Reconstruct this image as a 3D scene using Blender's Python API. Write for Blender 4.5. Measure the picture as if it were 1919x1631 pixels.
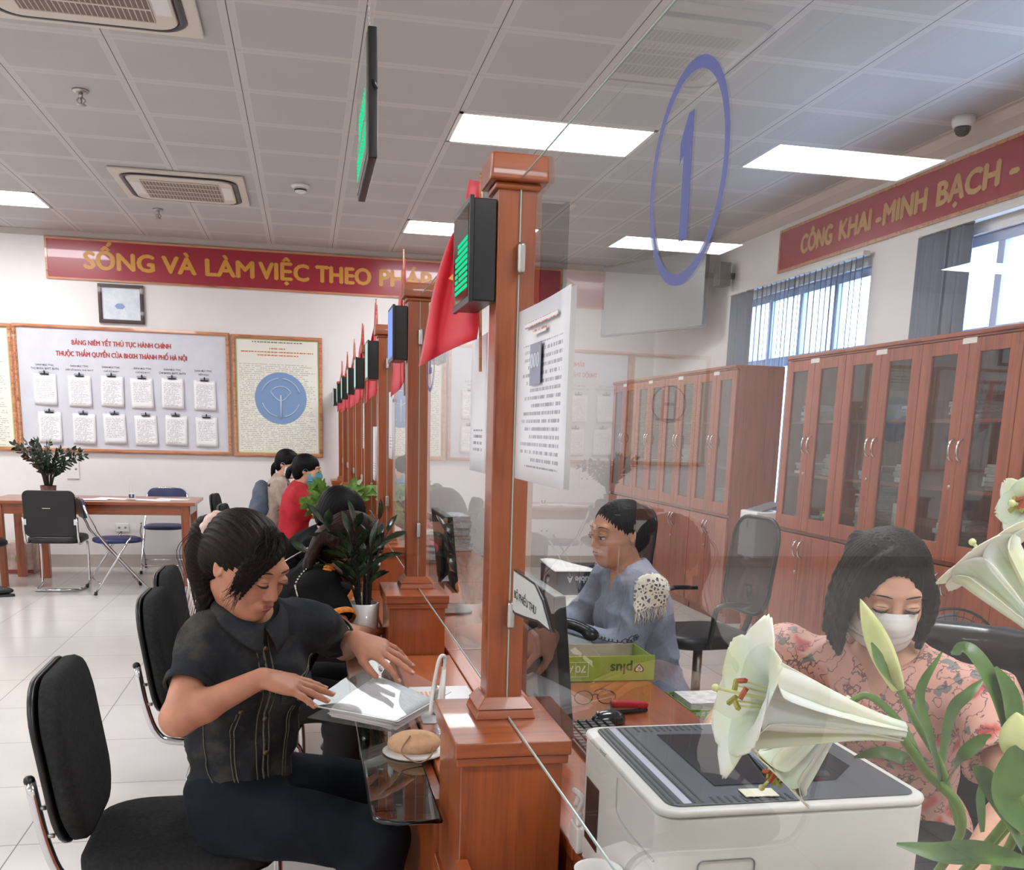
import bpy, bmesh, math, random
import numpy as np
from mathutils import Vector, Matrix, Euler

for _o in list(bpy.data.objects):
    bpy.data.objects.remove(_o, do_unlink=True)
SC = bpy.context.scene
COL = SC.collection
PI = math.pi
H = 3.275            # ceiling height
XG = 1.287           # plane of the counter glass

# ------------------------------------------------------------------ camera
FW, FH, FPX, PCX, PCY = 1919, 1631, 1818.9, 955.5, 1179.3
CAMP = Vector((0.91874631, -5.36349026, 1.48284026))
CAMR = ((0.97914442, -0.20120045, 0.02818849),
        (-0.01284726, -0.19978654, -0.97975522),
        (0.20275887, 0.95895971, -0.19820475))
cam = bpy.data.cameras.new('camera')
cam.sensor_width = 36.0
cam.lens = FPX / FW * 36.0
cam.shift_x = (FW / 2 - PCX) / FW
cam.shift_y = (PCY - FH / 2) / FW
cam.clip_start = 0.05
camo = bpy.data.objects.new('camera', cam)
COL.objects.link(camo)
_r0, _r1, _r2 = [Vector(r) for r in CAMR]
camo.matrix_world = Matrix.Translation(CAMP) @ Matrix((_r0, -_r1, -_r2)).transposed().to_4x4()
SC.camera = camo

# ------------------------------------------------------------------ colour management, world, daylight
SC.view_settings.view_transform = 'Standard'
SC.view_settings.look = 'None'
SC.view_settings.exposure = 0.5
SC.view_settings.gamma = 1.0
SC.view_settings.use_curve_mapping = False
SC.cycles.use_denoising = True
SC.cycles.max_bounces = 7
SC.cycles.diffuse_bounces = 3
SC.cycles.glossy_bounces = 4
SC.cycles.transparent_max_bounces = 18
SC.cycles.transmission_bounces = 6
SC.cycles.sample_clamp_indirect = 4.0
SC.cycles.use_adaptive_sampling = True
SC.cycles.adaptive_threshold = 0.02
SC.cycles.caustics_reflective = False
SC.cycles.caustics_refractive = False

world = bpy.data.worlds.new('world')
SC.world = world
world.use_nodes = True
_bg = world.node_tree.nodes['Background']
_bg.inputs[0].default_value = (0.50, 0.69, 1.0, 1)
_bg.inputs[1].default_value = 8.0
LAMP_E = 19.0       # strength of the ceiling light diffusers

# ------------------------------------------------------------------ helpers
def lin(c):
    if isinstance(c, str):
        c = [int(c[i:i + 2], 16) / 255 for i in (0, 2, 4)]
    return tuple(x / 12.92 if x <= 0.04045 else ((x + 0.055) / 1.055) ** 2.4 for x in c) + (1.0,)

class NT:
    def __init__(s, m):
        s.t = m.node_tree; s.n = s.t.nodes; s.b = s.n.get('Principled BSDF'); s.out = s.n.get('Material Output')
    def new(s, t, **k):
        n = s.n.new(t)
        for a, v in k.items():
            if hasattr(n, a) and not a.startswith('i_'): setattr(n, a, v)
            else: n.inputs[a[2:] if a.startswith('i_') else a].default_value = v
        return n
    def link(s, a, b): s.t.links.new(a, b)
    def math(s, op, a, b=0.0, c=None):
        n = s.n.new('ShaderNodeMath'); n.operation = op
        for i, v in enumerate((a, b) if c is None else (a, b, c)):
            if isinstance(v, (int, float)): n.inputs[i].default_value = v
            else: s.link(v, n.inputs[i])
        return n.outputs[0]
    def mix(s, f, a, b):
        n = s.n.new('ShaderNodeMix'); n.data_type = 'RGBA'
        for i, v in ((0, f), (6, a), (7, b)):
            if isinstance(v, (int, float, tuple)): n.inputs[i].default_value = v
            else: s.link(v, n.inputs[i])
        return n.outputs[2]
    def ramp(s, f, stops):
        n = s.n.new('ShaderNodeValToRGB'); s.link(f, n.inputs[0])
        e = n.color_ramp.elements
        while len(e) < len(stops): e.new(0.5)
        for x, (p, c) in zip(e, stops): x.position = p; x.color = c
        return n.outputs[0]
    def coord(s, kind='Object', scale=(1, 1, 1), rot=(0, 0, 0)):
        tc = s.n.new('ShaderNodeTexCoord'); mp = s.n.new('ShaderNodeMapping')
        mp.inputs['Scale'].default_value = scale; mp.inputs['Rotation'].default_value = rot
        s.link(tc.outputs[kind], mp.inputs[0]); return mp.outputs[0]
    def noise(s, vec, scale, detail=4, rough=0.5, dist=0.0):
        n = s.new('ShaderNodeTexNoise'); n.inputs['Scale'].default_value = scale; n.inputs['Detail'].default_value = detail
        n.inputs['Roughness'].default_value = rough; n.inputs['Distortion'].default_value = dist
        s.link(vec, n.inputs['Vector']); return n.outputs['Fac']
    def bump(s, h, strength=0.2, dist=0.002):
        n = s.new('ShaderNodeBump'); n.inputs['Strength'].default_value = strength; n.inputs['Distance'].default_value = dist
        s.link(h, n.inputs['Height']); s.link(n.outputs[0], s.b.inputs['Normal']); return n

MATS = {}
def mat(name, col=None, rough=0.5, metal=0.0, spec=0.5, coat=0.0, emit=None, es=0.0, alpha=1.0, sss=0.0, sheen=0.0, trans=0.0):
    if name in MATS: return MATS[name]
    m = bpy.data.materials.new(name); m.use_nodes = True; MATS[name] = m
    b = m.node_tree.nodes['Principled BSDF']
    if col is not None: b.inputs['Base Color'].default_value = lin(col)
    b.inputs['Roughness'].default_value = rough; b.inputs['Metallic'].default_value = metal
    b.inputs['Specular IOR Level'].default_value = spec; b.inputs['Coat Weight'].default_value = coat
    b.inputs['Alpha'].default_value = alpha
    if sss: b.inputs['Subsurface Weight'].default_value = sss; b.inputs['Subsurface Radius'].default_value = (0.012, 0.005, 0.003); b.inputs['Subsurface Scale'].default_value = 1.0
    if sheen: b.inputs['Sheen Weight'].default_value = sheen
    if trans: b.inputs['Transmission Weight'].default_value = trans
    if emit: b.inputs['Emission Color'].default_value = lin(emit); b.inputs['Emission Strength'].default_value = es
    return m

def noisy(name, c1, c2, scale=20, rough=0.5, bump=0.0, bscale=None, coord=(1, 1, 1), detail=4, **k):
    """a two-tone mottled material"""
    if name in MATS: return MATS[name]
    m = mat(name, c1, rough, **k); t = NT(m)
    v = t.coord('Object', coord)
    f = t.noise(v, scale, detail, 0.6)
    t.link(t.ramp(f, [(0.35, lin(c1)), (0.65, lin(c2))]), t.b.inputs['Base Color'])
    if bump: t.bump(t.noise(v, bscale or scale * 4, 3), bump, 0.002)
    return m

def wood(name, c1, c2, axis='z', rough=0.28, coat=0.3, scale=1.0):
    if name in MATS: return MATS[name]
    m = mat(name, c1, rough, coat=coat); t = NT(m)
    s = {'z': (22, 22, 1.4), 'x': (1.4, 22, 22), 'y': (22, 1.4, 22)}[axis]
    v = t.coord('Object', tuple(a * scale for a in s))
    f = t.noise(v, 1.6, 6, 0.62, 0.6); g = t.noise(v, 9.0, 3, 0.5, 0.2)
    h = t.math('ADD', t.math('MULTIPLY', f, 0.75), t.math('MULTIPLY', g, 0.25))
    t.link(t.ramp(h, [(0.34, lin(c2)), (0.5, lin(c1)), (0.68, tuple(min(1, x * 1.22) for x in lin(c1)[:3]) + (1,))]), t.b.inputs['Base Color'])
    t.bump(g, 0.06, 0.001)
    return m

def glassy(name, tint=(0.93, 0.97, 0.95), f0=0.04, boost=1.0, haze=0.0, rough=0.0):
    """thin clear sheet: see-through with the mirror reflection growing towards grazing angles"""
    if name in MATS: return MATS[name]
    m = bpy.data.materials.new(name); m.use_nodes = True; MATS[name] = m
    t = NT(m); t.n.remove(t.b); t.b = None
    geo = t.new('ShaderNodeNewGeometry')
    d = t.new('ShaderNodeVectorMath'); d.operation = 'DOT_PRODUCT'
    t.link(geo.outputs['Normal'], d.inputs[0]); t.link(geo.outputs['Incoming'], d.inputs[1])
    c = t.math('ABSOLUTE', d.outputs['Value'])
    s = t.math('POWER', t.math('SUBTRACT', 1.0, c), 5.0)
    fr = t.math('MINIMUM', t.math('MULTIPLY', t.math('ADD', t.math('MULTIPLY', s, 1 - f0), f0), boost), 1.0)
    tr = t.new('ShaderNodeBsdfTransparent'); tr.inputs[0].default_value = tuple(tint) + (1,)
    gl = t.new('ShaderNodeBsdfGlossy'); gl.inputs['Roughness'].default_value = rough; gl.inputs['Color'].default_value = (1, 1, 1, 1)
    mx = t.new('ShaderNodeMixShader')
    t.link(fr, mx.inputs[0]); t.link(tr.outputs[0], mx.inputs[1]); t.link(gl.outputs[0], mx.inputs[2])
    o = mx.outputs[0]
    if haze:
        df = t.new('ShaderNodeBsdfDiffuse'); df.inputs[0].default_value = (0.8, 0.82, 0.82, 1)
        m2 = t.new('ShaderNodeMixShader'); m2.inputs[0].default_value = haze
        t.link(o, m2.inputs[1]); t.link(df.outputs[0], m2.inputs[2]); o = m2.outputs[0]
    t.link(o, t.out.inputs['Surface'])
    return m

def emitter(name, col, s):
    if name in MATS: return MATS[name]
    m = bpy.data.materials.new(name); m.use_nodes = True; MATS[name] = m
    t = NT(m); t.n.remove(t.b)
    e = t.new('ShaderNodeEmission'); e.inputs[0].default_value = lin(col); e.inputs[1].default_value = s
    t.link(e.outputs[0], t.out.inputs['Surface']); return m

# ------------------------------------------------------------------ mesh builder
def V3(p): return np.array(p, float)

class MB:
    """collects shapes; .build() links them as one mesh object"""
    def __init__(s): s.v = []; s.f = []; s.mi = []; s.sm = []; s.n = 0; s.cur = 0
    def add(s, vs, fs, smooth=False, mi=None):
        vs = np.asarray(vs, float).reshape(-1, 3); s.v.append(vs)
        for f in fs:
            s.f.append(tuple(int(i) + s.n for i in f)); s.sm.append(smooth); s.mi.append(s.cur if mi is None else mi)
        s.n += len(vs); return s
    def box(s, lo, hi, **k):
        (a, b, c), (d, e, f) = lo, hi
        v = [(x, y, z) for x in (a, d) for y in (b, e) for z in (c, f)]
        return s.add(v, [(0, 1, 3, 2), (4, 6, 7, 5), (0, 4, 5, 1), (2, 3, 7, 6), (0, 2, 6, 4), (1, 5, 7, 3)], **k)
    def cbox(s, c, sz, rot=None, **k):
        h = V3(sz) / 2; v = np.array([(x, y, z) for x in (-1, 1) for y in (-1, 1) for z in (-1, 1)]) * h
        if rot is not None: v = v @ np.array(Euler(rot).to_matrix()).T
        return s.add(v + V3(c), [(0, 1, 3, 2), (4, 6, 7, 5), (0, 4, 5, 1), (2, 3, 7, 6), (0, 2, 6, 4), (1, 5, 7, 3)], **k)
    def hexa(s, pts, **k):
        """8 corners: bottom ring of four, then top ring of four"""
        return s.add(pts, [(3, 2, 1, 0), (4, 5, 6, 7), (0, 1, 5, 4), (1, 2, 6, 5), (2, 3, 7, 6), (3, 0, 4, 7)], **k)
    def tube(s, path, r, n=10, caps=True, closed=False, flat=1.0, **k):
        P = np.array(path, float); m = len(P)
        R = np.broadcast_to(np.asarray(r, float), (m,)) if np.ndim(r) < 2 else np.asarray(r)
        T = np.roll(P, -1, 0) - np.roll(P, 1, 0) if closed else np.gradient(P, axis=0)
        T /= np.linalg.norm(T, axis=1)[:, None] + 1e-12
        u = np.cross(T[0], (0, 0, 1.0)); 
        if np.linalg.norm(u) < 0.1: u = np.cross(T[0], (0, 1.0, 0))
        u /= np.linalg.norm(u); vs = []
        for i in range(m):
            u = u - T[i] * (u @ T[i]); u /= np.linalg.norm(u) + 1e-12; w = np.cross(T[i], u)
            for j in range(n):
                a = 2 * PI * j / n; vs.append(P[i] + R[i] * (math.cos(a) * u + flat * math.sin(a) * w))
        fs = []
        for i in range(m if closed else m - 1):
            for j in range(n):
                a, b = i * n + j, i * n + (j + 1) % n; i2 = (i + 1) % m; fs.append((a, b, i2 * n + (j + 1) % n, i2 * n + j))
        if caps and not closed: fs += [tuple(range(n))[::-1], tuple(range((m - 1) * n, m * n))]
        return s.add(vs, fs, smooth=k.pop('smooth', True), **k)
    def lathe(s, prof, c=(0, 0, 0), n=24, axis=(0, 0, 1), caps=True, **k):
        ax = V3(axis) / np.linalg.norm(axis); u = np.cross(ax, (1, 0, 0) if abs(ax[0]) < .9 else (0, 1, 0)); u /= np.linalg.norm(u); w = np.cross(ax, u)
        vs = [V3(c) + ax * z + r * (math.cos(2 * PI * j / n) * u + math.sin(2 * PI * j / n) * w) for r, z in prof for j in range(n)]
        m = len(prof); fs = [(i * n + j, i * n + (j + 1) % n, (i + 1) * n + (j + 1) % n, (i + 1) * n + j) for i in range(m - 1) for j in range(n)]
        if caps: fs += [tuple(range(n))[::-1], tuple(range((m - 1) * n, m * n))]
        return s.add(vs, fs, smooth=k.pop('smooth', True), **k)
    def cyl(s, a, b, r, n=16, r2=None, **k):
        a, b = V3(a), V3(b); L = np.linalg.norm(b - a)
        return s.lathe([(r, 0), (r if r2 is None else r2, L)], a, n, (b - a) / L, **k)
    def ball(s, c, r, n=12, **k):
        r = np.broadcast_to(np.asarray(r, float), (3,)); m = n // 2 + 1
        vs = [V3(c) + r * (math.sin(PI * i / m) * math.cos(2 * PI * j / n), math.sin(PI * i / m) * math.sin(2 * PI * j / n), math.cos(PI * i / m)) for i in range(1, m) for j in range(n)]
        vs += [V3(c) + (0, 0, r[2]), V3(c) - (0, 0, r[2])]; q = (m - 1) * n
        fs = [(i * n + j, (i + 1) * n + j, (i + 1) * n + (j + 1) % n, i * n + (j + 1) % n) for i in range(m - 2) for j in range(n)]
        fs += [(q, j, (j + 1) % n) for j in range(n)] + [(q + 1, (m - 2) * n + (j + 1) % n, (m - 2) * n + j) for j in range(n)]
        return s.add(vs, fs, smooth=k.pop('smooth', True), **k)
    def prism(s, outl, o, u, w, d, **k):
        """outline (2D) in plane o+u*a+w*b, thickened along vector d"""
        o, u, w, d = V3(o), V3(u), V3(w), V3(d); n = len(outl)
        v = [o + u * a + w * b for a, b in outl]; v += [p + d for p in v]
        return s.add(v, [tuple(range(n))[::-1], tuple(range(n, 2 * n))] + [(i, (i + 1) % n, n + (i + 1) % n, n + i) for i in range(n)], **k)
    def grid(s, fn, nu, nv, thick=0.0, **k):
        """surface fn(a,b), a,b in 0..1; thick gives it a second side"""
        P = np.array([[fn(i / (nu - 1), j / (nv - 1)) for j in range(nv)] for i in range(nu)], float)
        q = [(i * nv + j, (i + 1) * nv + j, (i + 1) * nv + j + 1, i * nv + j + 1) for i in range(nu - 1) for j in range(nv - 1)]
        sm = k.pop('smooth', True)
        if not thick: return s.add(P.reshape(-1, 3), q, smooth=sm, **k)
        N = np.cross(np.gradient(P, axis=0), np.gradient(P, axis=1)); N /= np.linalg.norm(N, axis=2)[..., None] + 1e-12
        m = nu * nv; f2 = [tuple(a + m for a in f[::-1]) for f in q]
        rim = [i * nv for i in range(nu)] + [(nu - 1) * nv + j for j in range(1, nv)] + [i * nv + nv - 1 for i in range(nu - 2, -1, -1)] + [j for j in range(nv - 2, 0, -1)]
        e = [(rim[i], rim[(i + 1) % len(rim)], rim[(i + 1) % len(rim)] + m, rim[i] + m)[::-1] for i in range(len(rim))]
        return s.add(np.concatenate([P.reshape(-1, 3), (P - N * thick).reshape(-1, 3)]), q + f2 + e, smooth=sm, **k)
    def build(s, name, mats, parent=None, bevel=0.0, seg=2, world=True, auto=True):
        vs = np.concatenate(s.v) if s.v else np.zeros((0, 3))
        if parent is not None and world:
            M = np.array(TM(parent).inverted()); vs = vs @ M[:3, :3].T + M[:3, 3]
        me = bpy.data.meshes.new(name); me.from_pydata(vs.tolist(), [], s.f)
        for m in (mats if isinstance(mats, (list, tuple)) else [mats]): me.materials.append(m)
        me.polygons.foreach_set('use_smooth', s.sm); me.polygons.foreach_set('material_index', s.mi)
        me.update()
        o = bpy.data.objects.new(name, me); COL.objects.link(o)
        if parent is not None: o.parent = parent
        if bevel:
            b = o.modifiers.new('bevel', 'BEVEL'); b.width = bevel; b.segments = seg; b.limit_method = 'ANGLE'; b.angle_limit = 0.7
            me.polygons.foreach_set('use_smooth', [True] * len(s.f))
            w = o.modifiers.new('wn', 'WEIGHTED_NORMAL'); w.keep_sharp = True
        return o

def TM(o):
    """world matrix from location and rotation (no scale used)"""
    m = Matrix.Translation(o.location) @ o.rotation_euler.to_matrix().to_4x4()
    return TM(o.parent) @ m if o.parent else m

def props(o, label=None, cat=None, group=None, kind=None):
    for k, v in (('label', label), ('category', cat), ('group', group), ('kind', kind)):
        if v: o[k] = v
    return o
def thing(name, label, cat, loc=(0, 0, 0), rz=0.0, group=None):
    o = bpy.data.objects.new(name, None); COL.objects.link(o); o.empty_display_size = 0.1
    o.location = loc; o.rotation_euler = (0, 0, rz); return props(o, label, cat, group)
def struct(o): o['kind'] = 'structure'; return o
def dup(root, loc, rz=None, label=None, group=None):
    kids = {}
    for x in bpy.data.objects:
        if x.parent: kids.setdefault(x.parent.name, []).append(x)
    def cp(o, par):
        c = o.copy(); COL.objects.link(c)
        if par is not None: c.parent = par
        for ch in kids.get(o.name, []): cp(ch, c)
        return c
    r = cp(root, None); r.location = loc
    if rz is not None: r.rotation_euler = (0, 0, rz)
    if label: r['label'] = label
    if group: r['group'] = group
    return r

def text(name, body, size, m, o, u, w, parent=None, width=None, off=0.0, ext=0.0006, align='LEFT', height=None, bold=0.0):
    """flat lettering: o origin of the baseline, u reading direction, w up"""
    c = bpy.data.curves.new(name, 'FONT'); c.body = body; c.size = size; c.offset = 0.0 if bold else off * size; c.align_x = align; c.resolution_u = 3
    ob = bpy.data.objects.new('tmp', c); COL.objects.link(ob)
    me = bpy.data.meshes.new_from_object(ob.evaluated_get(bpy.context.evaluated_depsgraph_get()))
    bpy.data.objects.remove(ob); 
    n = len(me.vertices); co = np.zeros(n * 3); me.vertices.foreach_get('co', co); co = co.reshape(-1, 3)
    if n == 0: return None
    w_, x0, x1 = 1.0, co[:, 0].min(), co[:, 0].max()
    if width: co[:, 0] *= width / (x1 - x0)
    if height: co[:, 1] *= height / (co[:, 1].max() - co[:, 1].min())
    u, w, o = V3(u), V3(w), V3(o); u = u / np.linalg.norm(u); w = w / np.linalg.norm(w); nn = np.cross(u, w)
    P = o + co[:, :1] * u + co[:, 1:2] * w + nn * ext
    if parent is not None:
        M = np.array(TM(parent).inverted()); P = P @ M[:3, :3].T + M[:3, 3]
    if bold:
        fs = [tuple(q.vertices) for q in me.polygons]; offs = [(0, 0), (bold, 0), (-bold, 0), (0, bold * .7), (0, -bold * .7)]
        P = np.concatenate([P + u * a + w * b + nn * .0007 * k for k, (a, b) in enumerate(offs)]); me = bpy.data.meshes.new(name); me.from_pydata(P.tolist(), [], [tuple(i + k * n for i in f) for k in range(5) for f in fs])
    me.vertices.foreach_set('co', P.ravel()); me.materials.clear(); me.materials.append(m); me.update()
    ob = bpy.data.objects.new(name, me); COL.objects.link(ob)
    if parent is not None: ob.parent = parent
    return ob

def rrect(w, h, r, n=5):
    """rounded rectangle outline centred at 0"""
    o = []
    for cx, cy, a0 in ((w / 2 - r, h / 2 - r, 0), (-w / 2 + r, h / 2 - r, PI / 2), (-w / 2 + r, -h / 2 + r, PI), (w / 2 - r, -h / 2 + r, 1.5 * PI)):
        o += [(cx + r * math.cos(a0 + PI / 2 * i / n), cy + r * math.sin(a0 + PI / 2 * i / n)) for i in range(n + 1)]
    return o
def spline(pts, n=8, closed=False):
    P = [V3(p) for p in pts]; out = []; m = len(P)
    for i in range(m if closed else m - 1):
        p0, p1, p2, p3 = (P[(i - 1) % m] if closed or i > 0 else 2 * P[0] - P[1]), P[i], P[(i + 1) % m], (P[(i + 2) % m] if closed or i + 2 < m else 2 * P[-1] - P[-2])
        for k in range(n):
            t = k / n; out.append(0.5 * ((2 * p1) + (-p0 + p2) * t + (2 * p0 - 5 * p1 + 4 * p2 - p3) * t * t + (-p0 + 3 * p1 - 3 * p2 + p3) * t ** 3))
    if not closed: out.append(P[-1])
    return np.array(out)
def px(x, y, dep):
    """point seen at pixel x,y at camera depth dep (used to lay out measured positions)"""
    R = np.array(CAMR); return np.array(CAMP) + (R.T @ np.array([(x - PCX) / FPX, (y - PCY) / FPX, 1.0])) * dep
# ------------------------------------------------------------------ the room
RWX, FWY, LWX, BWY = 4.72, 5.28, -7.0, -9.5
M_wall = noisy('wall_paint', 'ece8e6', 'e8e4e1', 3, 0.6)
M_white = mat('white_plastic', 'e8e6e2', 0.35)
M_trimw = mat('trim_white', 'dcd8d2', 0.4)
M_black = mat('black_plastic', '121214', 0.35)
M_wood = wood('orange_wood', '964c24', '773619', 'z')
M_woodx = wood('orange_wood_x', '9a4f28', '7c3a1c', 'x')
M_woody = wood('orange_wood_y', '9a4f28', '7c3a1c', 'y')
M_chrome = mat('chrome', 'd8d8da', 0.12, 1.0)
M_steel = mat('brushed_steel', 'b4b2ac', 0.3, 1.0)

def ceiling_mat():
    m = mat('ceiling_tiles', 'b0aaa5', 0.55); t = NT(m)
    g = t.new('ShaderNodeNewGeometry'); sp = t.new('ShaderNodeSeparateXYZ'); t.link(g.outputs['Position'], sp.inputs[0])
    def dist(out):   # distance to the nearest grid line
        a = t.math('DIVIDE', out, 0.6); f = t.math('FRACT', t.math('ADD', a, 100.5)); return t.math('MULTIPLY', t.math('ABSOLUTE', t.math('SUBTRACT', f, 0.5)), 0.6)
    dx, dy = dist(sp.outputs[0]), dist(sp.outputs[1])
    rim = t.math('MAXIMUM', t.math('LESS_THAN', dx, 0.036), t.math('LESS_THAN', dy, 0.036))
    edge = t.math('MAXIMUM', t.math('MULTIPLY', t.math('LESS_THAN', t.math('ABSOLUTE', t.math('SUBTRACT', dx, 0.036)), 0.003), 1.0), t.math('LESS_THAN', t.math('ABSOLUTE', t.math('SUBTRACT', dy, 0.036)), 0.003))
    jx = t.math('LESS_THAN', dx, 0.0024); jy = t.math('LESS_THAN', dy, 0.0016)
    nz = t.noise(t.coord('Object'), 1.3, 2)
    base = t.ramp(nz, [(0.3, lin('b8b6b4')), (0.7, lin('bfbdbb'))])
    c = t.mix(rim, base, lin('cac7c4')); c = t.mix(t.math('MULTIPLY', edge, 0.35), c, lin('d8d5d1'))
    c = t.mix(t.math('MULTIPLY', jy, 0.45), c, lin('85807c')); c = t.mix(jx, c, lin('4c4844'))
    t.link(c, t.b.inputs['Base Color']); return m
def floor_mat():
    m = mat('floor_tiles', 'e9e4dc', 0.16, spec=0.5); t = NT(m)
    g = t.new('ShaderNodeNewGeometry'); sp = t.new('ShaderNodeSeparateXYZ'); t.link(g.outputs['Position'], sp.inputs[0])
    def dist(out, o):
        f = t.math('FRACT', t.math('ADD', t.math('DIVIDE', t.math('SUBTRACT', out, o), 0.6), 100.5)); return t.math('MULTIPLY', t.math('ABSOLUTE', t.math('SUBTRACT', f, 0.5)), 0.6)
    dx, dy = dist(sp.outputs[0], -0.105), dist(sp.outputs[1], -1.863)
    j = t.math('LESS_THAN', t.math('MINIMUM', dx, dy), 0.0022)
    nz = t.noise(t.coord('Object'), 2.2, 4)
    c = t.mix(j, t.ramp(nz, [(0.3, lin('cdc9c4')), (0.7, lin('d5d1cc'))]), lin('6a645c'))
    t.link(c, t.b.inputs['Base Color']); t.link(t.math('ADD', t.math('MULTIPLY', j, 0.4), 0.14), t.b.inputs['Roughness']); return m

struct(MB().box((LWX, BWY, -0.1), (RWX + .2, FWY + .2, 0)).build('floor', floor_mat()))
struct(MB().box((LWX, BWY, H), (4.62, FWY, H + 0.1)).build('ceiling', ceiling_mat()))
struct(MB().box((LWX, FWY, 0), (RWX + .2, FWY + .2, H + 0.1)).build('wall_far', M_wall))
struct(MB().box((LWX - .2, BWY, 0), (LWX, FWY + .2, H + 0.1)).build('wall_left', M_wall))
struct(MB().box((LWX, BWY - .2, 0), (RWX + .2, BWY, H + 0.1)).build('wall_back', M_wall))
# right wall with two window openings (y0,y1), z 0.35..2.68
WIN = ((-1.95, 0.32), (1.0, 3.1))
WZ0, WZ1 = 0.9, 2.68
w = MB()
ys = [BWY] + [v for p in WIN for v in p] + [FWY + .2]
for i in range(0, len(ys), 2): w.box((RWX, ys[i], 0), (RWX + .2, ys[i + 1], H + .1))
for a, b in WIN: w.box((RWX, a, 0), (RWX + .2, b, WZ0)); w.box((RWX, a, WZ1), (RWX + .2, b, H + .1))
struct(w.build('wall_right', M_wall))
# cornice along the right wall and shallow one on the far wall
struct(MB().prism([(4.60, H + .02), (4.60, H - 0.006), (4.63, H - 0.006), (4.66, H - 0.05), (RWX, H - 0.09), (RWX, H + .02)], (0, BWY, 0), (1, 0, 0), (0, 0, 1), (0, FWY - BWY, 0)).build('trim_1', mat('cornice', 'cfc4ba', 0.5)))
struct(MB().prism([(FWY - .055, H + .02), (FWY - .055, H - 0.01), (FWY - .03, H - 0.03), (FWY, H - 0.055), (FWY, H + .02)], (LWX, 0, 0), (0, 1, 0), (0, 0, 1), (4.7 - LWX, 0, 0)).build('trim_2', mat('cornice_grey', 'b9b2ac', 0.5)))
bb = mat('baseboard_tile', 'b9aea6', 0.3)
struct(MB().box((LWX, FWY - .012, 0), (RWX, FWY, 0.13)).box((LWX, FWY - .016, 0), (RWX, FWY, .02)).build('baseboard_far', bb))
struct(MB().box((LWX, BWY, 0), (LWX + .012, FWY, 0.13)).build('baseboard_left', bb))
struct(MB().box((RWX - .012, BWY, 0), (RWX, FWY, 0.13)).build('baseboard_right', bb))

# windows: white aluminium frames with sashes and panes
M_frame = mat('window_frame', 'bcc9e6', 0.35)
M_pane = glassy('window_pane', (0.95, 0.98, 1.0))
for k, (a, b) in enumerate(WIN):
    x0, x1 = RWX + .04, RWX + .10
    fr = MB(); t_ = 0.06
    fr.box((x0, a, WZ0), (x1, a + t_, WZ1)).box((x0, b - t_, WZ0), (x1, b, WZ1)).box((x0, a, WZ0), (x1, b, WZ0 + t_)).box((x0, a, WZ1 - t_), (x1, b, WZ1))
    zt = 2.12
    fr.box((x0, a, zt - .04), (x1, b, zt + .04))
    n = 4
    for i in range(1, n):
        y = a + (b - a) * i / n; fr.box((x0 + .005, y - .03, WZ0), (x1 - .005, y + .03, WZ1))
    o = struct(fr.build('window_%d' % (k + 1), M_frame, bevel=.004))
    p = MB().box((x0 + .025, a + .03, WZ0 + .03), (x0 + .029, b - .03, WZ1 - .03)).build('pane', M_pane, o)

# ------------------------------------------------------------------ ceiling lights (recessed panels), a grid through the whole room
M_diff = emitter('light_diffuser', 'fdfcff', LAMP_E)
def ceiling_light(x0, y0, label):
    t = thing('ceiling_light', label, 'ceiling light', (x0 + .6, y0 + .3, H - 0.012), group='ceiling light panels')
    f = MB(); X0, X1, Y0, Y1 = x0 + .003, x0 + 1.197, y0 + .003, y0 + .597; z0, z1 = H - .006, H + .0
    for lo, hi in (((X0, Y0), (X1, Y0 + .022)), ((X0, Y1 - .022), (X1, Y1)), ((X0, Y0), (X0 + .022, Y1)), ((X1 - .022, Y0), (X1, Y1))): f.box(lo + (z0,), hi + (z1,))
    f.build('frame', M_white, t)
    MB().box((X0 + .022, Y0 + .022, H - .004), (X1 - .022, Y1 - .022, H - .001)).build('diffuser', M_diff, t)
    return t
LB = {(1.8, .6): 'ceiling light panel above and behind the nearest counter post', (1.8, 3.6): 'small looking ceiling light panel behind the big red flag, near the slogan banner',
      (-2.4, 3.6): 'ceiling light panel at the picture edge, beyond the air conditioner'}
for x in (-6.0, -2.4, 1.8):
    for y in (-8.4, -5.4, -2.4, .6, 3.6):
        ceiling_light(x, y, LB.get((x, y), 'white ceiling light panel away from the counter'))
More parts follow.
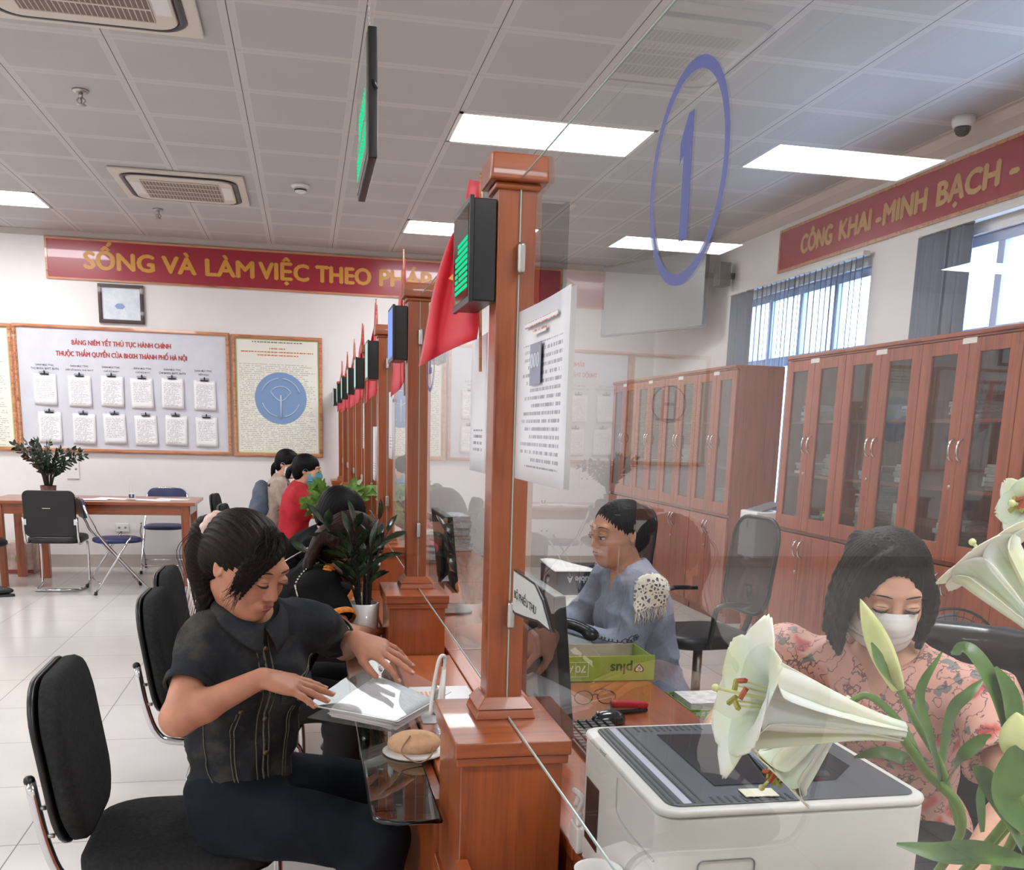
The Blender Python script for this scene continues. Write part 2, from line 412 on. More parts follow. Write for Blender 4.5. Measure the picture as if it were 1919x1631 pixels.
# ------------------------------------------------------------------ counter posts, pedestals, glass
PY = [-3.575, -2.03, -0.69, 0.44, 1.48, 2.66, 3.87, 5.09]
M_glass = glassy('counter_glass', (0.90, 0.935, 0.92), 0.045, 1.05, haze=0.006)
M_edge = mat('glass_edge', 'a3b4ae', 0.2, emit=None)
OPOST = ['nearest wooden counter post with a square cap', 'second wooden counter post, behind the big red flag', 'third wooden counter post from the near end', 'fourth wooden counter post from the near end',
         'fifth wooden counter post from the near end', 'sixth wooden counter post from the near end', 'seventh wooden counter post, before the wall', 'last wooden counter post, against the far wall']
XP = XG - .005
def post(y, label):
    t = thing('counter_post', label, 'post', (XP, y, 0.95), group='wooden counter posts')
    h = .034
    MB().box((XP - h, y - h, .985), (XP + h, y + h, 1.895)).build('shaft', M_wood, t, bevel=.003)
    MB().box((XP - .041, y - .041, 1.893), (XP + .041, y + .041, 1.905)).hexa([(XP - .052, y - .052, 1.905), (XP + .052, y - .052, 1.905), (XP + .052, y + .052, 1.905), (XP - .052, y + .052, 1.905),
            (XP - .05, y - .05, 1.95), (XP + .05, y - .05, 1.95), (XP + .05, y + .05, 1.95), (XP - .05, y + .05, 1.95)]).build('cap', M_woodx, t, bevel=.005)
    MB().hexa([(XP - .058, y - .058, .95), (XP + .058, y - .058, .95), (XP + .058, y + .058, .95), (XP - .058, y + .058, .95), (XP - .052, y - .052, .968), (XP + .052, y - .052, .968), (XP + .052, y + .052, .968), (XP - .052, y + .052, .968)]).hexa(
            [(XP - .055, y - .055, .968), (XP + .055, y - .055, .968), (XP + .055, y + .055, .968), (XP - .055, y + .055, .968), (XP - .038, y - .038, .99), (XP + .038, y - .038, .99), (XP + .038, y + .038, .99), (XP - .038, y + .038, .99)]).build('base_moulding', M_woodx, t, bevel=.002)
    return t
def pedestal(y0, y1, label):
    x0, x1 = 1.165, 1.375
    t = thing('counter_pedestal', label, 'pedestal', ((x0 + x1) / 2, (y0 + y1) / 2, 0), group='wooden pedestals under the posts')
    MB().box((x0 + .012, y0 + .012, 0.1), (x1 - .012, y1 - .012, .912)).build('body', M_wood, t, bevel=.003)
    MB().box((x0, y0, .922), (x1, y1, .95)).box((x0 + .004, y0 + .004, .905), (x1 - .004, y1 - .004, .922)).build('top', M_woodx, t, bevel=.003)
    MB().box((x0, y0, 0), (x1, y1, .1)).build('plinth', M_woodx, t, bevel=.004)
    MB().box((x0 + .003, y0 + .003, .595), (x1 - .003, y1 - .003, .618)).build('rail', M_woodx, t, bevel=.004)
    return t
for i, (y, lb) in enumerate(zip(PY, OPOST)):
    post(y, lb)
    pedestal(y - .195, y + .1 if i < 7 else FWY - .014, lb.replace('counter post', 'pedestal carrying a post').replace(' with a square cap', ', at the near end'))
# glass panels between the posts, and the near one that runs towards the camera
clipm = M_steel
def panel(y0, y1, label):
    t = thing('glass_screen', label, 'glass screen', (XG, (y0 + y1) / 2, .952), group='glass screens of the counter')
    z0, z1 = .953, 1.913
    MB().add([(XG, y0, z0), (XG, y1, z0), (XG, y1, z1), (XG, y0, z1)], [(0, 1, 2, 3)]).build('pane', M_glass, t)
    e = MB(); h = .0011
    e.box((XG - h, y0, z0 - .001), (XG + h, y1, z0 + .003)).box((XG - h, y0, z1 - .0015), (XG + h, y1, z1 + .0005)).box((XG - h, y1 - .003, z0), (XG + h, y1 + .001, z1)).build('edge', M_edge, t)
    for z in (1.15, 1.78):
        for yy in (y0, y1):
            if yy < -5: continue
            s = 1 if yy == y0 else -1
            MB().box((XG - .007, min(yy + s * .001, yy + s * .024), z - .026), (XG + .007, max(yy + s * .001, yy + s * .024), z + .026)).build('clip', clipm, t, bevel=.006, seg=3)
    return t
GL = ['clear glass panel with the blue number 1, nearest', 'clear glass panel between the first and second post', 'clear glass panel between the second and third post', 'clear glass panel between the third and fourth post', 'clear glass panel between the fourth and fifth post',
      'clear glass panel between the fifth and sixth post', 'clear glass panel between the sixth and seventh post', 'clear glass panel between the last two posts']
panel(-5.25, PY[0] - .035, GL[0])
for i in range(7): panel(PY[i] + .035, PY[i + 1] - .035, GL[i + 1])
# counter front wall under the gap, with the customer side glass shelves
for k, (a, b) in enumerate([(-5.25, PY[0] - .195)] + [(PY[i] + .1, PY[i + 1] - .195) for i in range(7)]):
    o = MB().box((1.168, a, 0), (1.19, b, .735)).build('wooden_partition', M_wood)
    props(o, ['wooden counter front at the very near end', 'wooden counter front under the shelf with the folder', 'wooden counter front beside the potted plant', 'wooden counter front beyond the third pedestal', 'wooden counter front beyond the fourth pedestal',
              'wooden counter front beyond the fifth pedestal', 'wooden counter front beyond the sixth pedestal', 'wooden counter front next to the far wall'][k], 'partition', 'wooden counter fronts')
# customer shelves: dark-backed glass with rounded corners
M_shelf = glassy('shelf_glass', (0.55, 0.6, 0.58), 0.06, 1.3)
M_smoke = mat('shelf_edge', '15181a', 0.15)
def shelf(y0, y1, label):
    xs0, xs1 = 1.035, 1.162; cx, cy = (xs0 + xs1) / 2, (y0 + y1) / 2
    ol = [(-.0635, -.5*(y1-y0)+.06), (-.0605, -.5*(y1-y0)+.035), (-.047, -.5*(y1-y0)+.013), (-.02, -.5*(y1-y0)), (.0635, -.5*(y1-y0)), (.0635, .5*(y1-y0)), (-.02, .5*(y1-y0)), (-.047, .5*(y1-y0)-.013), (-.0605, .5*(y1-y0)-.035), (-.0635, .5*(y1-y0)-.06)]
    t = thing('glass_shelf', label, 'glass shelf', (cx, cy, .742), group='customer glass shelves')
    MB().prism(ol, (cx, cy, .742), (1, 0, 0), (0, 1, 0), (0, 0, .01)).build('plate', M_shelf, t)
    e = MB(); e.tube([(cx + a, cy + b, .747) for a, b in ol], .0052, 6, closed=True); e.build('edge', M_smoke, t)
    for yy in (y0 + .15, y1 - .15):
        MB().box((1.07, yy - .012, .705), (1.164, yy + .012, .742)).build('bracket', M_black, t, bevel=.003)
shelf(-3.62, -1.96, 'glass writing shelf holding the document folder and hat')
shelf(-1.90, -.62, 'glass writing shelf beside the white pot plant')
shelf(-.56, .5, 'glass writing shelf behind the second seated customer')
# ------------------------------------------------------------------ things on the far wall
def textmat(name, base, ink, pitch, gw, hw, hh, rows=(0, 1), strong=0.85, ragged=0.35, center=False, fill=0.55):
    """sheet covered with rows of unreadable small print; object x/z coordinates, half sizes hw, hh"""
    if name in MATS: return MATS[name]
    m = mat(name, base, 0.55); t = NT(m)
    tc = t.new('ShaderNodeTexCoord'); sp = t.new('ShaderNodeSeparateXYZ'); t.link(tc.outputs['Object'], sp.inputs[0])
    x, z = sp.outputs[0], sp.outputs[2]
    r = t.math('DIVIDE', t.math('ADD', z, 10.0), pitch); rid = t.math('FLOOR', r); fr = t.math('FRACT', r)
    row = t.math('MULTIPLY', t.math('GREATER_THAN', fr, 0.3), t.math('LESS_THAN', fr, 0.3 + fill * 0.8))
    cv = t.new('ShaderNodeCombineXYZ'); t.link(t.math('DIVIDE', x, gw), cv.inputs[0]); t.link(t.math('MULTIPLY', rid, 7.31), cv.inputs[1])
    nz = t.new('ShaderNodeTexNoise'); nz.inputs['Scale'].default_value = 1.0; nz.inputs['Detail'].default_value = 2; t.link(cv.outputs[0], nz.inputs['Vector'])
    gl = t.math('GREATER_THAN', nz.outputs['Fac'], 0.46)
    wn = t.new('ShaderNodeTexWhiteNoise'); wn.noise_dimensions = '1D'; t.link(rid, wn.inputs['W'])
    end = t.math('SUBTRACT', hw, t.math('MULTIPLY', t.math('POWER', wn.outputs['Value'], 3.0), hw * ragged * 2))
    inx = t.math('MULTIPLY', t.math('GREATER_THAN', x, t.math('MULTIPLY', end, -1.0) if center else -hw), t.math('LESS_THAN', x, end))
    inz = t.math('MULTIPLY', t.math('GREATER_THAN', z, -hh + 2 * hh * rows[0]), t.math('LESS_THAN', z, -hh + 2 * hh * rows[1]))
    f = t.math('MULTIPLY', t.math('MULTIPLY', row, gl), t.math('MULTIPLY', inx, inz))
    t.link(t.mix(t.math('MULTIPLY', f, strong), lin(base), lin(ink)), t.b.inputs['Base Color']); return m

M_red = mat('banner_red', '9e1b2e', 0.25, coat=0.4)
M_gold = mat('banner_letter_gold', 'd99a3c', 0.35)
M_goldtrim = wood('picture_frame', 'c98a63', '8a4a2e', 'x', 0.25, 0.5)
M_darkframe = mat('dark_frame', '3a1c14', 0.3, coat=0.3)
def framed(o_xyz, w, h, fw, fm, name, parent, facing=(0, -1, 0), depth=.02, profile=True):
    """four mitred mouldings; o is the centre on the wall, facing -Y or -X"""
    cx, cy, cz = o_xyz; f = V3(facing); u = np.cross(f, (0, 0, 1.)); u = -u
    b = MB()
    P = lambda a, c, d: V3((cx, cy, cz)) + u * a + V3((0, 0, 1)) * c + f * d
    for (a0, c0, a1, c1) in ((-1, 1, 1, 1), (1, 1, 1, -1), (1, -1, -1, -1), (-1, -1, -1, 1)):
        for (i0, i1, d) in ((0, 1, depth), (.25, .75, depth * 1.35)) if profile else ((0, 1, depth),):
            A = [(a0 * (w / 2 - fw * i), c0 * (h / 2 - fw * i)) for i in (i0, i1)]; B = [(a1 * (w / 2 - fw * i), c1 * (h / 2 - fw * i)) for i in (i0, i1)]
            q = [A[0], B[0], B[1], A[1]]
            b.hexa([P(a, c, 0.001) for a, c in q] + [P(a, c, d) for a, c in q])
    return b.build(name, fm, parent)

def banner(name, label, c, w, h, facing, words, lh, mtext):
    t = thing(name, label, 'banner', c); f = V3(facing); u = -np.cross(f, (0, 0, 1.)); Z = V3((0, 0, 1))
    a = V3(c); q = [a - u * w / 2 - Z * h / 2, a + u * w / 2 - Z * h / 2, a + u * w / 2 + Z * h / 2, a - u * w / 2 + Z * h / 2]
    MB().hexa([p + f * .002 for p in q] + [p + f * .012 for p in q]).build('board', M_red, t)
    framed(c, w + .02, h + .02, .02, M_goldtrim, 'frame', t, facing, .018, False)
    for s, x, wd in words:
        text('lettering', s, lh, mtext, a + u * (x) - Z * lh * .36 + f * .0135, u, (0, 0, 1), t, width=wd, off=.0, bold=.010)
    return t
# letters x positions measured on the wall
BX0, BX1 = -1.525, 3.62; bc = ((BX0 + BX1) / 2, FWY, 3.022)
words = [(s, x0 - bc[0], x1 - x0) for s, x0, x1 in (('SỐNG', -1.19, -.546), ('VÀ', -.455, -.14), ('LÀM', -.06, .40), ('VIỆC', .475, .96), ('THEO', 1.035, 1.585), ('PHÁP', 1.67, 2.2), ('LUẬT', 2.3, 2.9))]
banner('slogan_banner', 'long red slogan banner with gold lettering on the far wall', bc, BX1 - BX0, .37, (0, -1, 0), words, .225, M_gold)

def tab(cx, z0, cap1, cap2): pass
# notice board
T = thing('notice_board', 'large grey notice board with red title and twelve clipped papers', 'notice board', (-.857, FWY, 1.78))
MB().box((-1.84, FWY - .022, 1.2), (.15, FWY - .004, 2.37)).build('board', noisy('board_grey', 'cfd1da', 'd6d8e0', 6, 0.4), T)
framed((-.857, FWY, 1.783), 2.04, 1.225, .035, M_goldtrim, 'frame', T, depth=.032)
M_redink = mat('red_lettering', 'c0392b', 0.5); M_navy = mat('navy_lettering', '2a2f55', 0.5)
yb = FWY - .0235
text('title', 'BẢNG NIÊM YẾT THỦ TỤC HÀNH CHÍNH', .1, M_redink, (-1.34, yb, 2.215), (1, 0, 0), (0, 0, 1), T, width=.93, height=.085, bold=.0018)
text('title', 'THUỘC THẨM QUYỀN CỦA BHXH THÀNH PHỐ HÀ NỘI', .1, M_redink, (-1.49, yb, 2.105), (1, 0, 0), (0, 0, 1), T, width=1.235, height=.085, bold=.0018)
cxs = [-1.60, -1.28, -.985, -.685, -.40, -.10]
caps = [('DANH MỤC TTHC', 'THU BHXH, BHYT, BHTN'), ('DANH MỤC TTHC', 'CẤP SỔ BHXH, THẺ BHYT'), ('DANH MỤC TTHC', 'CHẾ ĐỘ BHXH'), ('DANH MỤC TTHC', 'CHẾ ĐỘ BHYT'), ('DANH MỤC TTHC', 'CHI BHXH, BHYT, BHTN'), ('DANH MỤC TTHC', 'TIẾP DÂN')]
for x, (a, b) in zip(cxs, caps):
    for k, s in enumerate((a, b)):
        ww = min(.26, .0128 * len(s)); text('caption', s, .025, M_navy, (x - ww / 2, yb, 2.002 - k * .036), (1, 0, 0), (0, 0, 1), T, width=ww, off=.01, height=.024)
M_print = textmat('printed_sheet', 'f2f2f4', '6a6a74', .0125, .012, .085, .125, (0, .93), .6, .4)
M_print2 = textmat('printed_sheet_sparse', 'f0f0f2', '7a7a84', .017, .012, .085, .12, (.15, .95), .5, .5)
ordn = ['first', 'second', 'third', 'fourth', 'fifth', 'sixth']
rnd = random.Random(3)
def clip_paper(x, z, label, m):
    t = thing('clipped_paper', label, 'clipped paper', (x, yb - .001, z), group='papers clipped to the notice board')
    an = rnd.uniform(-.03, .03); c, s = math.cos(an), math.sin(an)
    sh = MB().grid(lambda a, b: ((a - .5) * .215 * c - (b * .30) * s, -.004 - .014 * (1 - b) ** 2 * (a) - .002, (a - .5) * .215 * s + (b * .30 - .15) * c), 8, 8, .003)
    sh.build('sheet', m, t, world=False)
    k = MB(); k.cbox((0, -.012, .148), (.075, .008, .012)); k.tube([(-.04, -.016, .143), (-.045, -.017, .165), (.045, -.017, .165), (.04, -.016, .143)], .0025, 6); k.cyl((0, -.014, .155), (0, -.014, .182), .006, 8)
    k.build('clip', mat('black_clip', '1c1c20', 0.3, 0.6), t, world=False)
for r, z in enumerate((1.775, 1.408)):
    for i, x in enumerate(cxs):
        clip_paper(x + rnd.uniform(-.01, .01) + r * .012, z - .008 * (i % 2), '%s clipped paper of the %s row on the notice board' % (ordn[i], ('upper', 'lower')[r]), M_print if (i + r) % 3 else M_print2)
# posters either side
def poster(name, label, cx, w, zc, h, base, logo):
    t = thing(name, label, 'poster', (cx, FWY, zc))
    pm = textmat(name + '_print', base, '7d8274', .0195, .02, w / 2 - .07, h / 2 - .05, (.0, .80), .5, .16)
    MB().box((cx - w / 2 + .03, FWY - .02, zc - h / 2 + .03), (cx + w / 2 - .03, FWY - .004, zc + h / 2 - .03)).build('sheet', pm, t)
    framed((cx, FWY, zc), w, h, .036, M_goldtrim, 'frame', t, depth=.03)
    framed((cx, FWY - .0185, zc), w - .07, h - .07, .012, mat('lime_edge', 'b9c486', 0.5), 'edge_strip', t, depth=.003, profile=False)
    return t
T = poster('framed_poster', 'framed cream poster with a large round blue emblem', .637, .905, 1.777, 1.222, 'eceade', True)
yq = FWY - .0215
ring = lambda r, n=48: [(r * math.cos(2 * PI * i / n), r * math.sin(2 * PI * i / n)) for i in range(n)]
e = MB().prism(ring(.262), (.665, yq, 1.765), (1, 0, 0), (0, 0, 1), (0, -.0008, 0)); e.build('emblem', mat('emblem_blue', '8fb2e0', 0.5, alpha=.62), T)
e = MB()
for a0, a1, r in ((.3, 1.5, .2), (1.65, 2.85, .2), (3.4, 4.5, .19), (4.9, 6.0, .19), (.5, 2.6, .12)):
    e.tube([(.665 + r * math.cos(a0 + (a1 - a0) * i / 12), yq - .002, 1.765 + r * math.sin(a0 + (a1 - a0) * i / 12)) for i in range(13)], .007, 5)
e.tube([(.665, yq - .002, 1.56), (.665, yq - .002, 1.8)], .012, 5); e.tube(spline([(.56, yq - .002, 1.83), (.62, yq - .002, 1.76), (.665, yq - .002, 1.74), (.71, yq - .002, 1.76), (.77, yq - .002, 1.83)]), .008, 5)
e.build('emblem_mark', mat('emblem_light', 'c3d7ee', 0.5, alpha=.8), T)
for z, wd, mm, nm in ((2.325, .5, '5a5f6e', 'a'), (2.262, .16, 'c0503c', 'b'), (2.228, .72, 'c0503c', 'c'), (2.196, .42, 'c0503c', 'd')):
    h_ = MB().box((.637 - wd / 2, FWY - .0222, z - .013), (.637 + wd / 2, FWY - .0202, z + .013)); o = h_.build('heading', textmat('poster_heading_' + nm, 'ece9d4', mm, .026, .014, wd / 2, .013, (0, 1), .9, 0), T); 
    # local coordinates centred on the heading
    for v in o.data.vertices: v.co -= Vector((0, 0, z - 1.777))
    o.location = (0, 0, z - 1.777)
T = poster('framed_poster', 'framed cream poster cut off beside the grey notice board', -2.345, .93, 1.777, 1.222, 'efedd9', False)
e = MB()
e.tube([(-2.345 + .2 * math.cos(a / 16 * PI), yq - .002, 1.85 + .2 * math.sin(a / 16 * PI)) for a in range(33)], .009, 5, closed=False)
for s in (-1, 1): e.tube([(-2.345 + s * .075, yq - .002, 1.68), (-2.345 + s * .075, yq - .002, 2.0)], .016, 5)
e.tube([(-2.42, yq - .002, 1.85), (-2.27, yq - .002, 1.85)], .016, 5); e.tube([(-2.495, yq - .002, 1.68), (-2.195, yq - .002, 1.68)], .012, 5)
e.build('emblem', mat('emblem_grey', '6f7f92', 0.5), T)
# certificate
T = thing('framed_certificate', 'small dark framed certificate above the notice board', 'certificate', (-.857, FWY, 2.622))
MB().box((-1.05, FWY - .02, 2.45), (-.66, FWY - .004, 2.79)).build('sheet', noisy('certificate_sheet', 'dfe3e8', 'c6cfdb', 9, 0.25), T)
framed((-.857, FWY, 2.622), .425, .37, .035, M_darkframe, 'frame', T, depth=.03)
MB().prism([(.05 * math.cos(a / 3 * PI), .03 * math.sin(a / 3 * PI)) for a in range(6)], (-.87, FWY - .0205, 2.6), (1, 0, 0), (0, 0, 1), (0, -.001, 0)).build('seal', mat('seal_blue', '8aa0c8', .5), T)
# wall plates
for (x, z, w, h, lb) in ((-1.40, 1.0, .12, .2, 'tall blank wall plate above the plant table'), (-.955, .41, .13, .085, 'low wall socket plate under the long table')):
    T = thing('wall_plate', lb, 'wall plate', (x, FWY, z))
    MB().box((x - w / 2, FWY - .012, z - h / 2), (x + w / 2, FWY - .001, z + h / 2)).build('plate', M_white, T, bevel=.003)
    s_ = MB()
    for q in (-.03, .03): s_.cyl((x + q, FWY - .0135, z), (x + q, FWY - .011, z), .012, 10)
    s_.build('socket', mat('socket_grey', '9a958f', .4), T)

# ------------------------------------------------------------------ right wall banner, blinds
c = (RWX, -.2, 2.982)
words = [(s, -(x0 + .2), abs(x1 - x0)) for s, x0, x1 in (('CÔNG', 2.02, 1.56), ('KHAI', 1.46, 1.06), ('-', .98, .93), ('MINH', .90, .44), ('BẠCH', .33, -.22), ('-', -.32, -.38), ('HIỆU', -.5, -.98), ('QUẢ', -1.1, -1.5))]
M_red2 = M_red
T = banner('slogan_banner', 'red slogan banner high on the window wall, over the cabinets', c, 5.15, .31, (-1, 0, 0), words, .19, mat('banner_letter_dull', 'c99b62', .4))

M_blind = mat('blind_fabric', '737887', 0.7)
def blinds(y0, y1, n, z0, spread, label, seed):
    """vertical slats hanging from a rail; y0..y1 where the slats hang, spread = rail length"""
    r = random.Random(seed)
    t = thing('vertical_blind', label, 'vertical blind', (RWX - .06, (spread[0] + spread[1]) / 2, 2.74), group='vertical blinds at the windows')
    MB().box((RWX - .085, spread[0], 2.735), (RWX - .03, spread[1], 2.765)).build('rail', M_trimw, t, bevel=.003)
    for i in range(n):
        y = y0 + (y1 - y0) * (i / (n - 1)) ** 1.0 + r.uniform(-.012, .012); a = r.uniform(-.9, -.3) if (i > n - 6 or (n < 15 and i % 3)) else r.uniform(.58, .86); w = .089 / 2
        dx, dy = w * math.sin(a) * .6, w * math.cos(a); sw = r.uniform(-.03, .03)
        b = MB(); b.grid(lambda p, q: (RWX - .057 + (p - .5) * 2 * dx + .006 * math.cos((p - .5) * PI), y + (p - .5) * 2 * dy + sw * (1 - q) ** 2, z0 + (2.735 - z0) * q), 5, 4, .0008)
        b.build('slat', M_blind, t)
    return t
blinds(1.02, 3.12, 27, .95, (.98, 3.18), 'grey vertical blind spread over the window by the corner', 5)
blinds(-.12, .33, 13, .95, (-1.95, .36), 'grey vertical blind bunched at the side of the bright window', 8)
# cream house across the street, seen through the windows
T = thing('house', 'pale yellow house facade across the street, behind the window', 'house', (12.5, 3, 0))
MB().box((12.5, -8, -3), (16, 14, 9)).build('wall', noisy('house_plaster', 'e6dcb8', 'f0e8cc', 2, .8), T)
for y in (-4, -1, 2, 5, 8):
    for z in (1.2, 4.4):
        wf = MB().box((12.44, y, z), (12.52, y + 1.3, z + 1.6)).build('window', mat('house_window_trim', 'f4f4f2', .5), T)
        MB().box((12.43, y + .12, z + .12), (12.45, y + .62, z + 1.48)).build('shutter', mat('house_shutter', '8fa6c4', .4), wf)
        MB().box((12.43, y + .7, z + .12), (12.45, y + 1.18, z + 1.48)).build('shutter', mat('house_shutter', '8fa6c4', .4), wf)
MB().box((12.3, -8, 3.4), (12.55, 14, 3.7)).build('ledge', mat('house_ledge', '9fb4da', .6), T)

# ------------------------------------------------------------------ ceiling things
M_acw = mat('ac_white', 'd8d0c4', 0.4); M_acg = mat('ac_grille', '7d6d64', 0.6)
def cassette(cx, cy, label):
    t = thing('air_conditioner', label, 'air conditioner', (cx, cy, H - .045), group='ceiling cassette air conditioners')
    z = H; hw = .475
    o1 = rrect(2 * hw, 2 * hw, .012, 2)
    MB().prism(o1, (cx, cy, z - .022), (1, 0, 0), (0, 1, 0), (0, 0, .021)).build('panel', M_acw, t, bevel=.006)
    ol = rrect(.80, .80, .12, 7)
    b = MB(); b.tube([(cx + a, cy + c, z - .026) for a, c in ol], .019, 6, closed=True, flat=.35); b.build('air_slot', M_black, t)
    b = MB().prism(rrect(.755, .755, .105, 7), (cx, cy, z - .036), (1, 0, 0), (0, 1, 0), (0, 0, .014)).build('deck', M_acw, t, bevel=.006)
    b = MB().box((cx - .28, cy - .28, z - .040), (cx + .28, cy + .28, z - .034)).build('grille', M_acg, t)
    s_ = MB()
    for k in range(5): s_.box((cx - .28, cy - .28 + k * .14 - .005, z - .044), (cx + .28, cy - .28 + k * .14 + .005, z - .038))
    for k in range(24): s_.box((cx - .28 + .0115 + k * .0238, cy - .28, z - .0415), (cx - .28 + .015 + k * .0238, cy + .28, z - .039))
    s_.build('grille_bars', M_acw, t)
    for sx in (-1, 1): MB().box((cx + sx * .33 - .035, cy - .2, z - .0375), (cx + sx * .33 + .035, cy + .2, z - .034)).build('louvre', M_white, t)
cassette(0.0, -.62, 'ceiling air conditioner cut off at the top edge of the picture')
cassette(0.015, 3.0, 'ceiling air conditioner over the middle of the waiting area')
def sprinkler(x, y, label):
    t = thing('sprinkler', label, 'sprinkler', (x, y, H - .07), group='ceiling sprinklers')
    MB().lathe([(.045, 0), (.04, -.012), (.022, -.016)], (x, y, H - .0005), 20).build('rose', M_steel, t)
    b = MB(); b.cyl((x, y, H - .015), (x, y, H - .04), .012, 10)
    for s in (-1, 1): b.tube(spline([(x + s * .01, y, H - .04), (x + s * .022, y, H - .055), (x + s * .006, y, H - .075)], 4), .004, 6)
    b.cyl((x, y, H - .04), (x, y, H - .072), .006, 8); b.lathe([(.002, 0), (.026, -.002), (.026, -.005), (.002, -.006)], (x, y, H - .074), 16)
    b.build('head', M_steel, t)
sprinkler(-.28, .86, 'ceiling sprinkler nearer to the hanging sign'); sprinkler(-.3, 3.93, 'ceiling sprinkler between air conditioner and slogan banner')
T = thing('smoke_detector', 'round white smoke detector on the ceiling tiles', 'smoke detector', (.9, 2.67, H - .05))
MB().lathe([(.07, 0), (.07, -.014), (.05, -.022)], (.9, 2.67, H - .0005), 28).build('base', M_white, T)
MB().lathe([(.045, -.02), (.042, -.05), (.03, -.056), (.001, -.057)], (.9, 2.67, H), 28).build('sensor', M_white, T)
MB().lathe([(.0465, -.032), (.0465, -.042)], (.9, 2.67, H), 28).build('slot_ring', M_black, T)
def dome(x, y, z, label, s=1.0, cat='security camera'):
    t = thing('dome_camera', label, cat, (x, y, z))
    MB().lathe([(.062 * s, 0), (.062 * s, -.03 * s), (.055 * s, -.05 * s), (.045 * s, -.055 * s)], (x, y, z - .0005), 28).build('housing', M_white, t)
    MB().lathe([(.045 * s, -.052 * s), (.043 * s, -.072 * s), (.033 * s, -.09 * s), (.018 * s, -.1 * s), (.001, -.102 * s)], (x, y, z), 24).build('dome', mat('smoked_dome', '101012', 0.05), t)
dome(4.52, -.13, H, 'white dome security camera above the window wall banner', 1.0)
dome(4.5, 4.55, H, 'small white dome security camera in the far corner', .9)
# wall screen in the far corner, a speaker beside it
T = thing('wall_screen', 'large grey screen hung in the corner by the windows', 'screen', (4.1, 4.3, 2.85))
pa, pb = V3((3.93, 4.75, 0)), V3((4.50, 3.42, 0)); dn = np.cross((pb - pa) / np.linalg.norm(pb - pa), (0, 0, 1.)); 
z0, z1 = 2.50, 3.17; q = [pa + (0, 0, z0), pb + (0, 0, z0), pb + (0, 0, z1), pa + (0, 0, z1)]
MB().hexa(q + [p + dn * -.04 for p in q]).build('display', noisy('screen_grey', '86898a', '8d8f8f', 2, .25), T, bevel=.004)
MB().hexa([p * 1.0 + V3((0, 0, -.012 if i < 2 else .012)) - dn * .006 for i, p in enumerate(q)] + [p + V3((0, 0, -.012 if i < 2 else .012)) - dn * .05 for i, p in enumerate(q)]).build('bezel', mat('bezel_grey', '6f7172', .4), T)
mm = (pa + pb) / 2 - dn * .05
MB().box((mm[0] - .02, mm[1] - .02, 2.9), (mm[0] + .02, mm[1] + .02, H)).build('bracket', M_white, T)
T = thing('wall_speaker', 'small dark speaker on the wall beside the grey corner screen', 'speaker', (4.62, 2.95, 2.9))
MB().box((4.55, 3.2, 2.83), (4.66, 3.34, 3.03)).build('cabinet', mat('speaker_grey', '5b5754', .5), T, bevel=.008)
MB().box((4.66, 3.25, 2.9), (4.722, 3.29, 2.95)).build('bracket', M_black, T)

# hanging and post mounted number displays
M_led = emitter('led_green', '1fd493', .85)
M_screen = mat('display_face', '8e9490', 0.12, coat=0.5)
M_dface = mat('display_dark_face', '2a2422', 0.1, coat=.5)
def leds(t, x, y0, y1, z0, z1, rows, cols, pattern):
    b = MB(); py, pz = (y1 - y0) / cols, (z1 - z0) / rows
    for r in range(rows):
        for c_ in range(cols):
            if pattern(r, c_): b.box((x - .001, y0 + c_ * py + py * .2, z0 + r * pz + pz * .22), (x, y0 + (c_ + 1) * py - py * .2, z0 + (r + 1) * pz - pz * .22))
    b.build('lit_digits', M_led, t)['kind'] = 'stuff'
# hanging sign over the aisle
T = thing('hanging_display', 'black display with green lit text hung from the ceiling', 'display', (1.12, -2.35, 2.37))
MB().box((1.092, -2.5, 2.205), (1.118, -1.96, 2.532)).build('case', M_black, T, bevel=.004)
MB().box((1.0895, -2.485, 2.22), (1.093, -1.975, 2.52)).build('face', M_screen, T)
def pat(r, c_):
    if r in (0, 1, 9, 10, 19, 20, 21): return False
    k = (c_ * 7 + (r // 11) * 13) % 29
    return (c_ % 6 != 5) and ((r % 11 in (2, 5, 8) and (k % 5 != 0)) or c_ % 6 in (0, 3) or k % 7 == 0) and (c_ > 3) and not (r > 11 and c_ > 32)
leds(T, 1.0895, -2.47, -1.99, 2.235, 2.44, 22, 40, pat)
ch = MB()
for k in range(60):
    z = 2.535 + k * .0125
    if z > H: break
    ch.tube([(1.105 + .003 * math.cos(a) * (k % 2), -2.33 + .003 * math.cos(a) * ((k + 1) % 2), z + .0075 * math.sin(a)) for a in [i * PI / 3 for i in range(6)]], .0009, 4, closed=True)
ch.build('chain', M_steel, T)
MB().tube([(1.105, -2.502, 2.40), (1.11, -2.51, 2.39), (1.116, -2.512, 2.375)], .003, 6).build('latch', M_black, T)

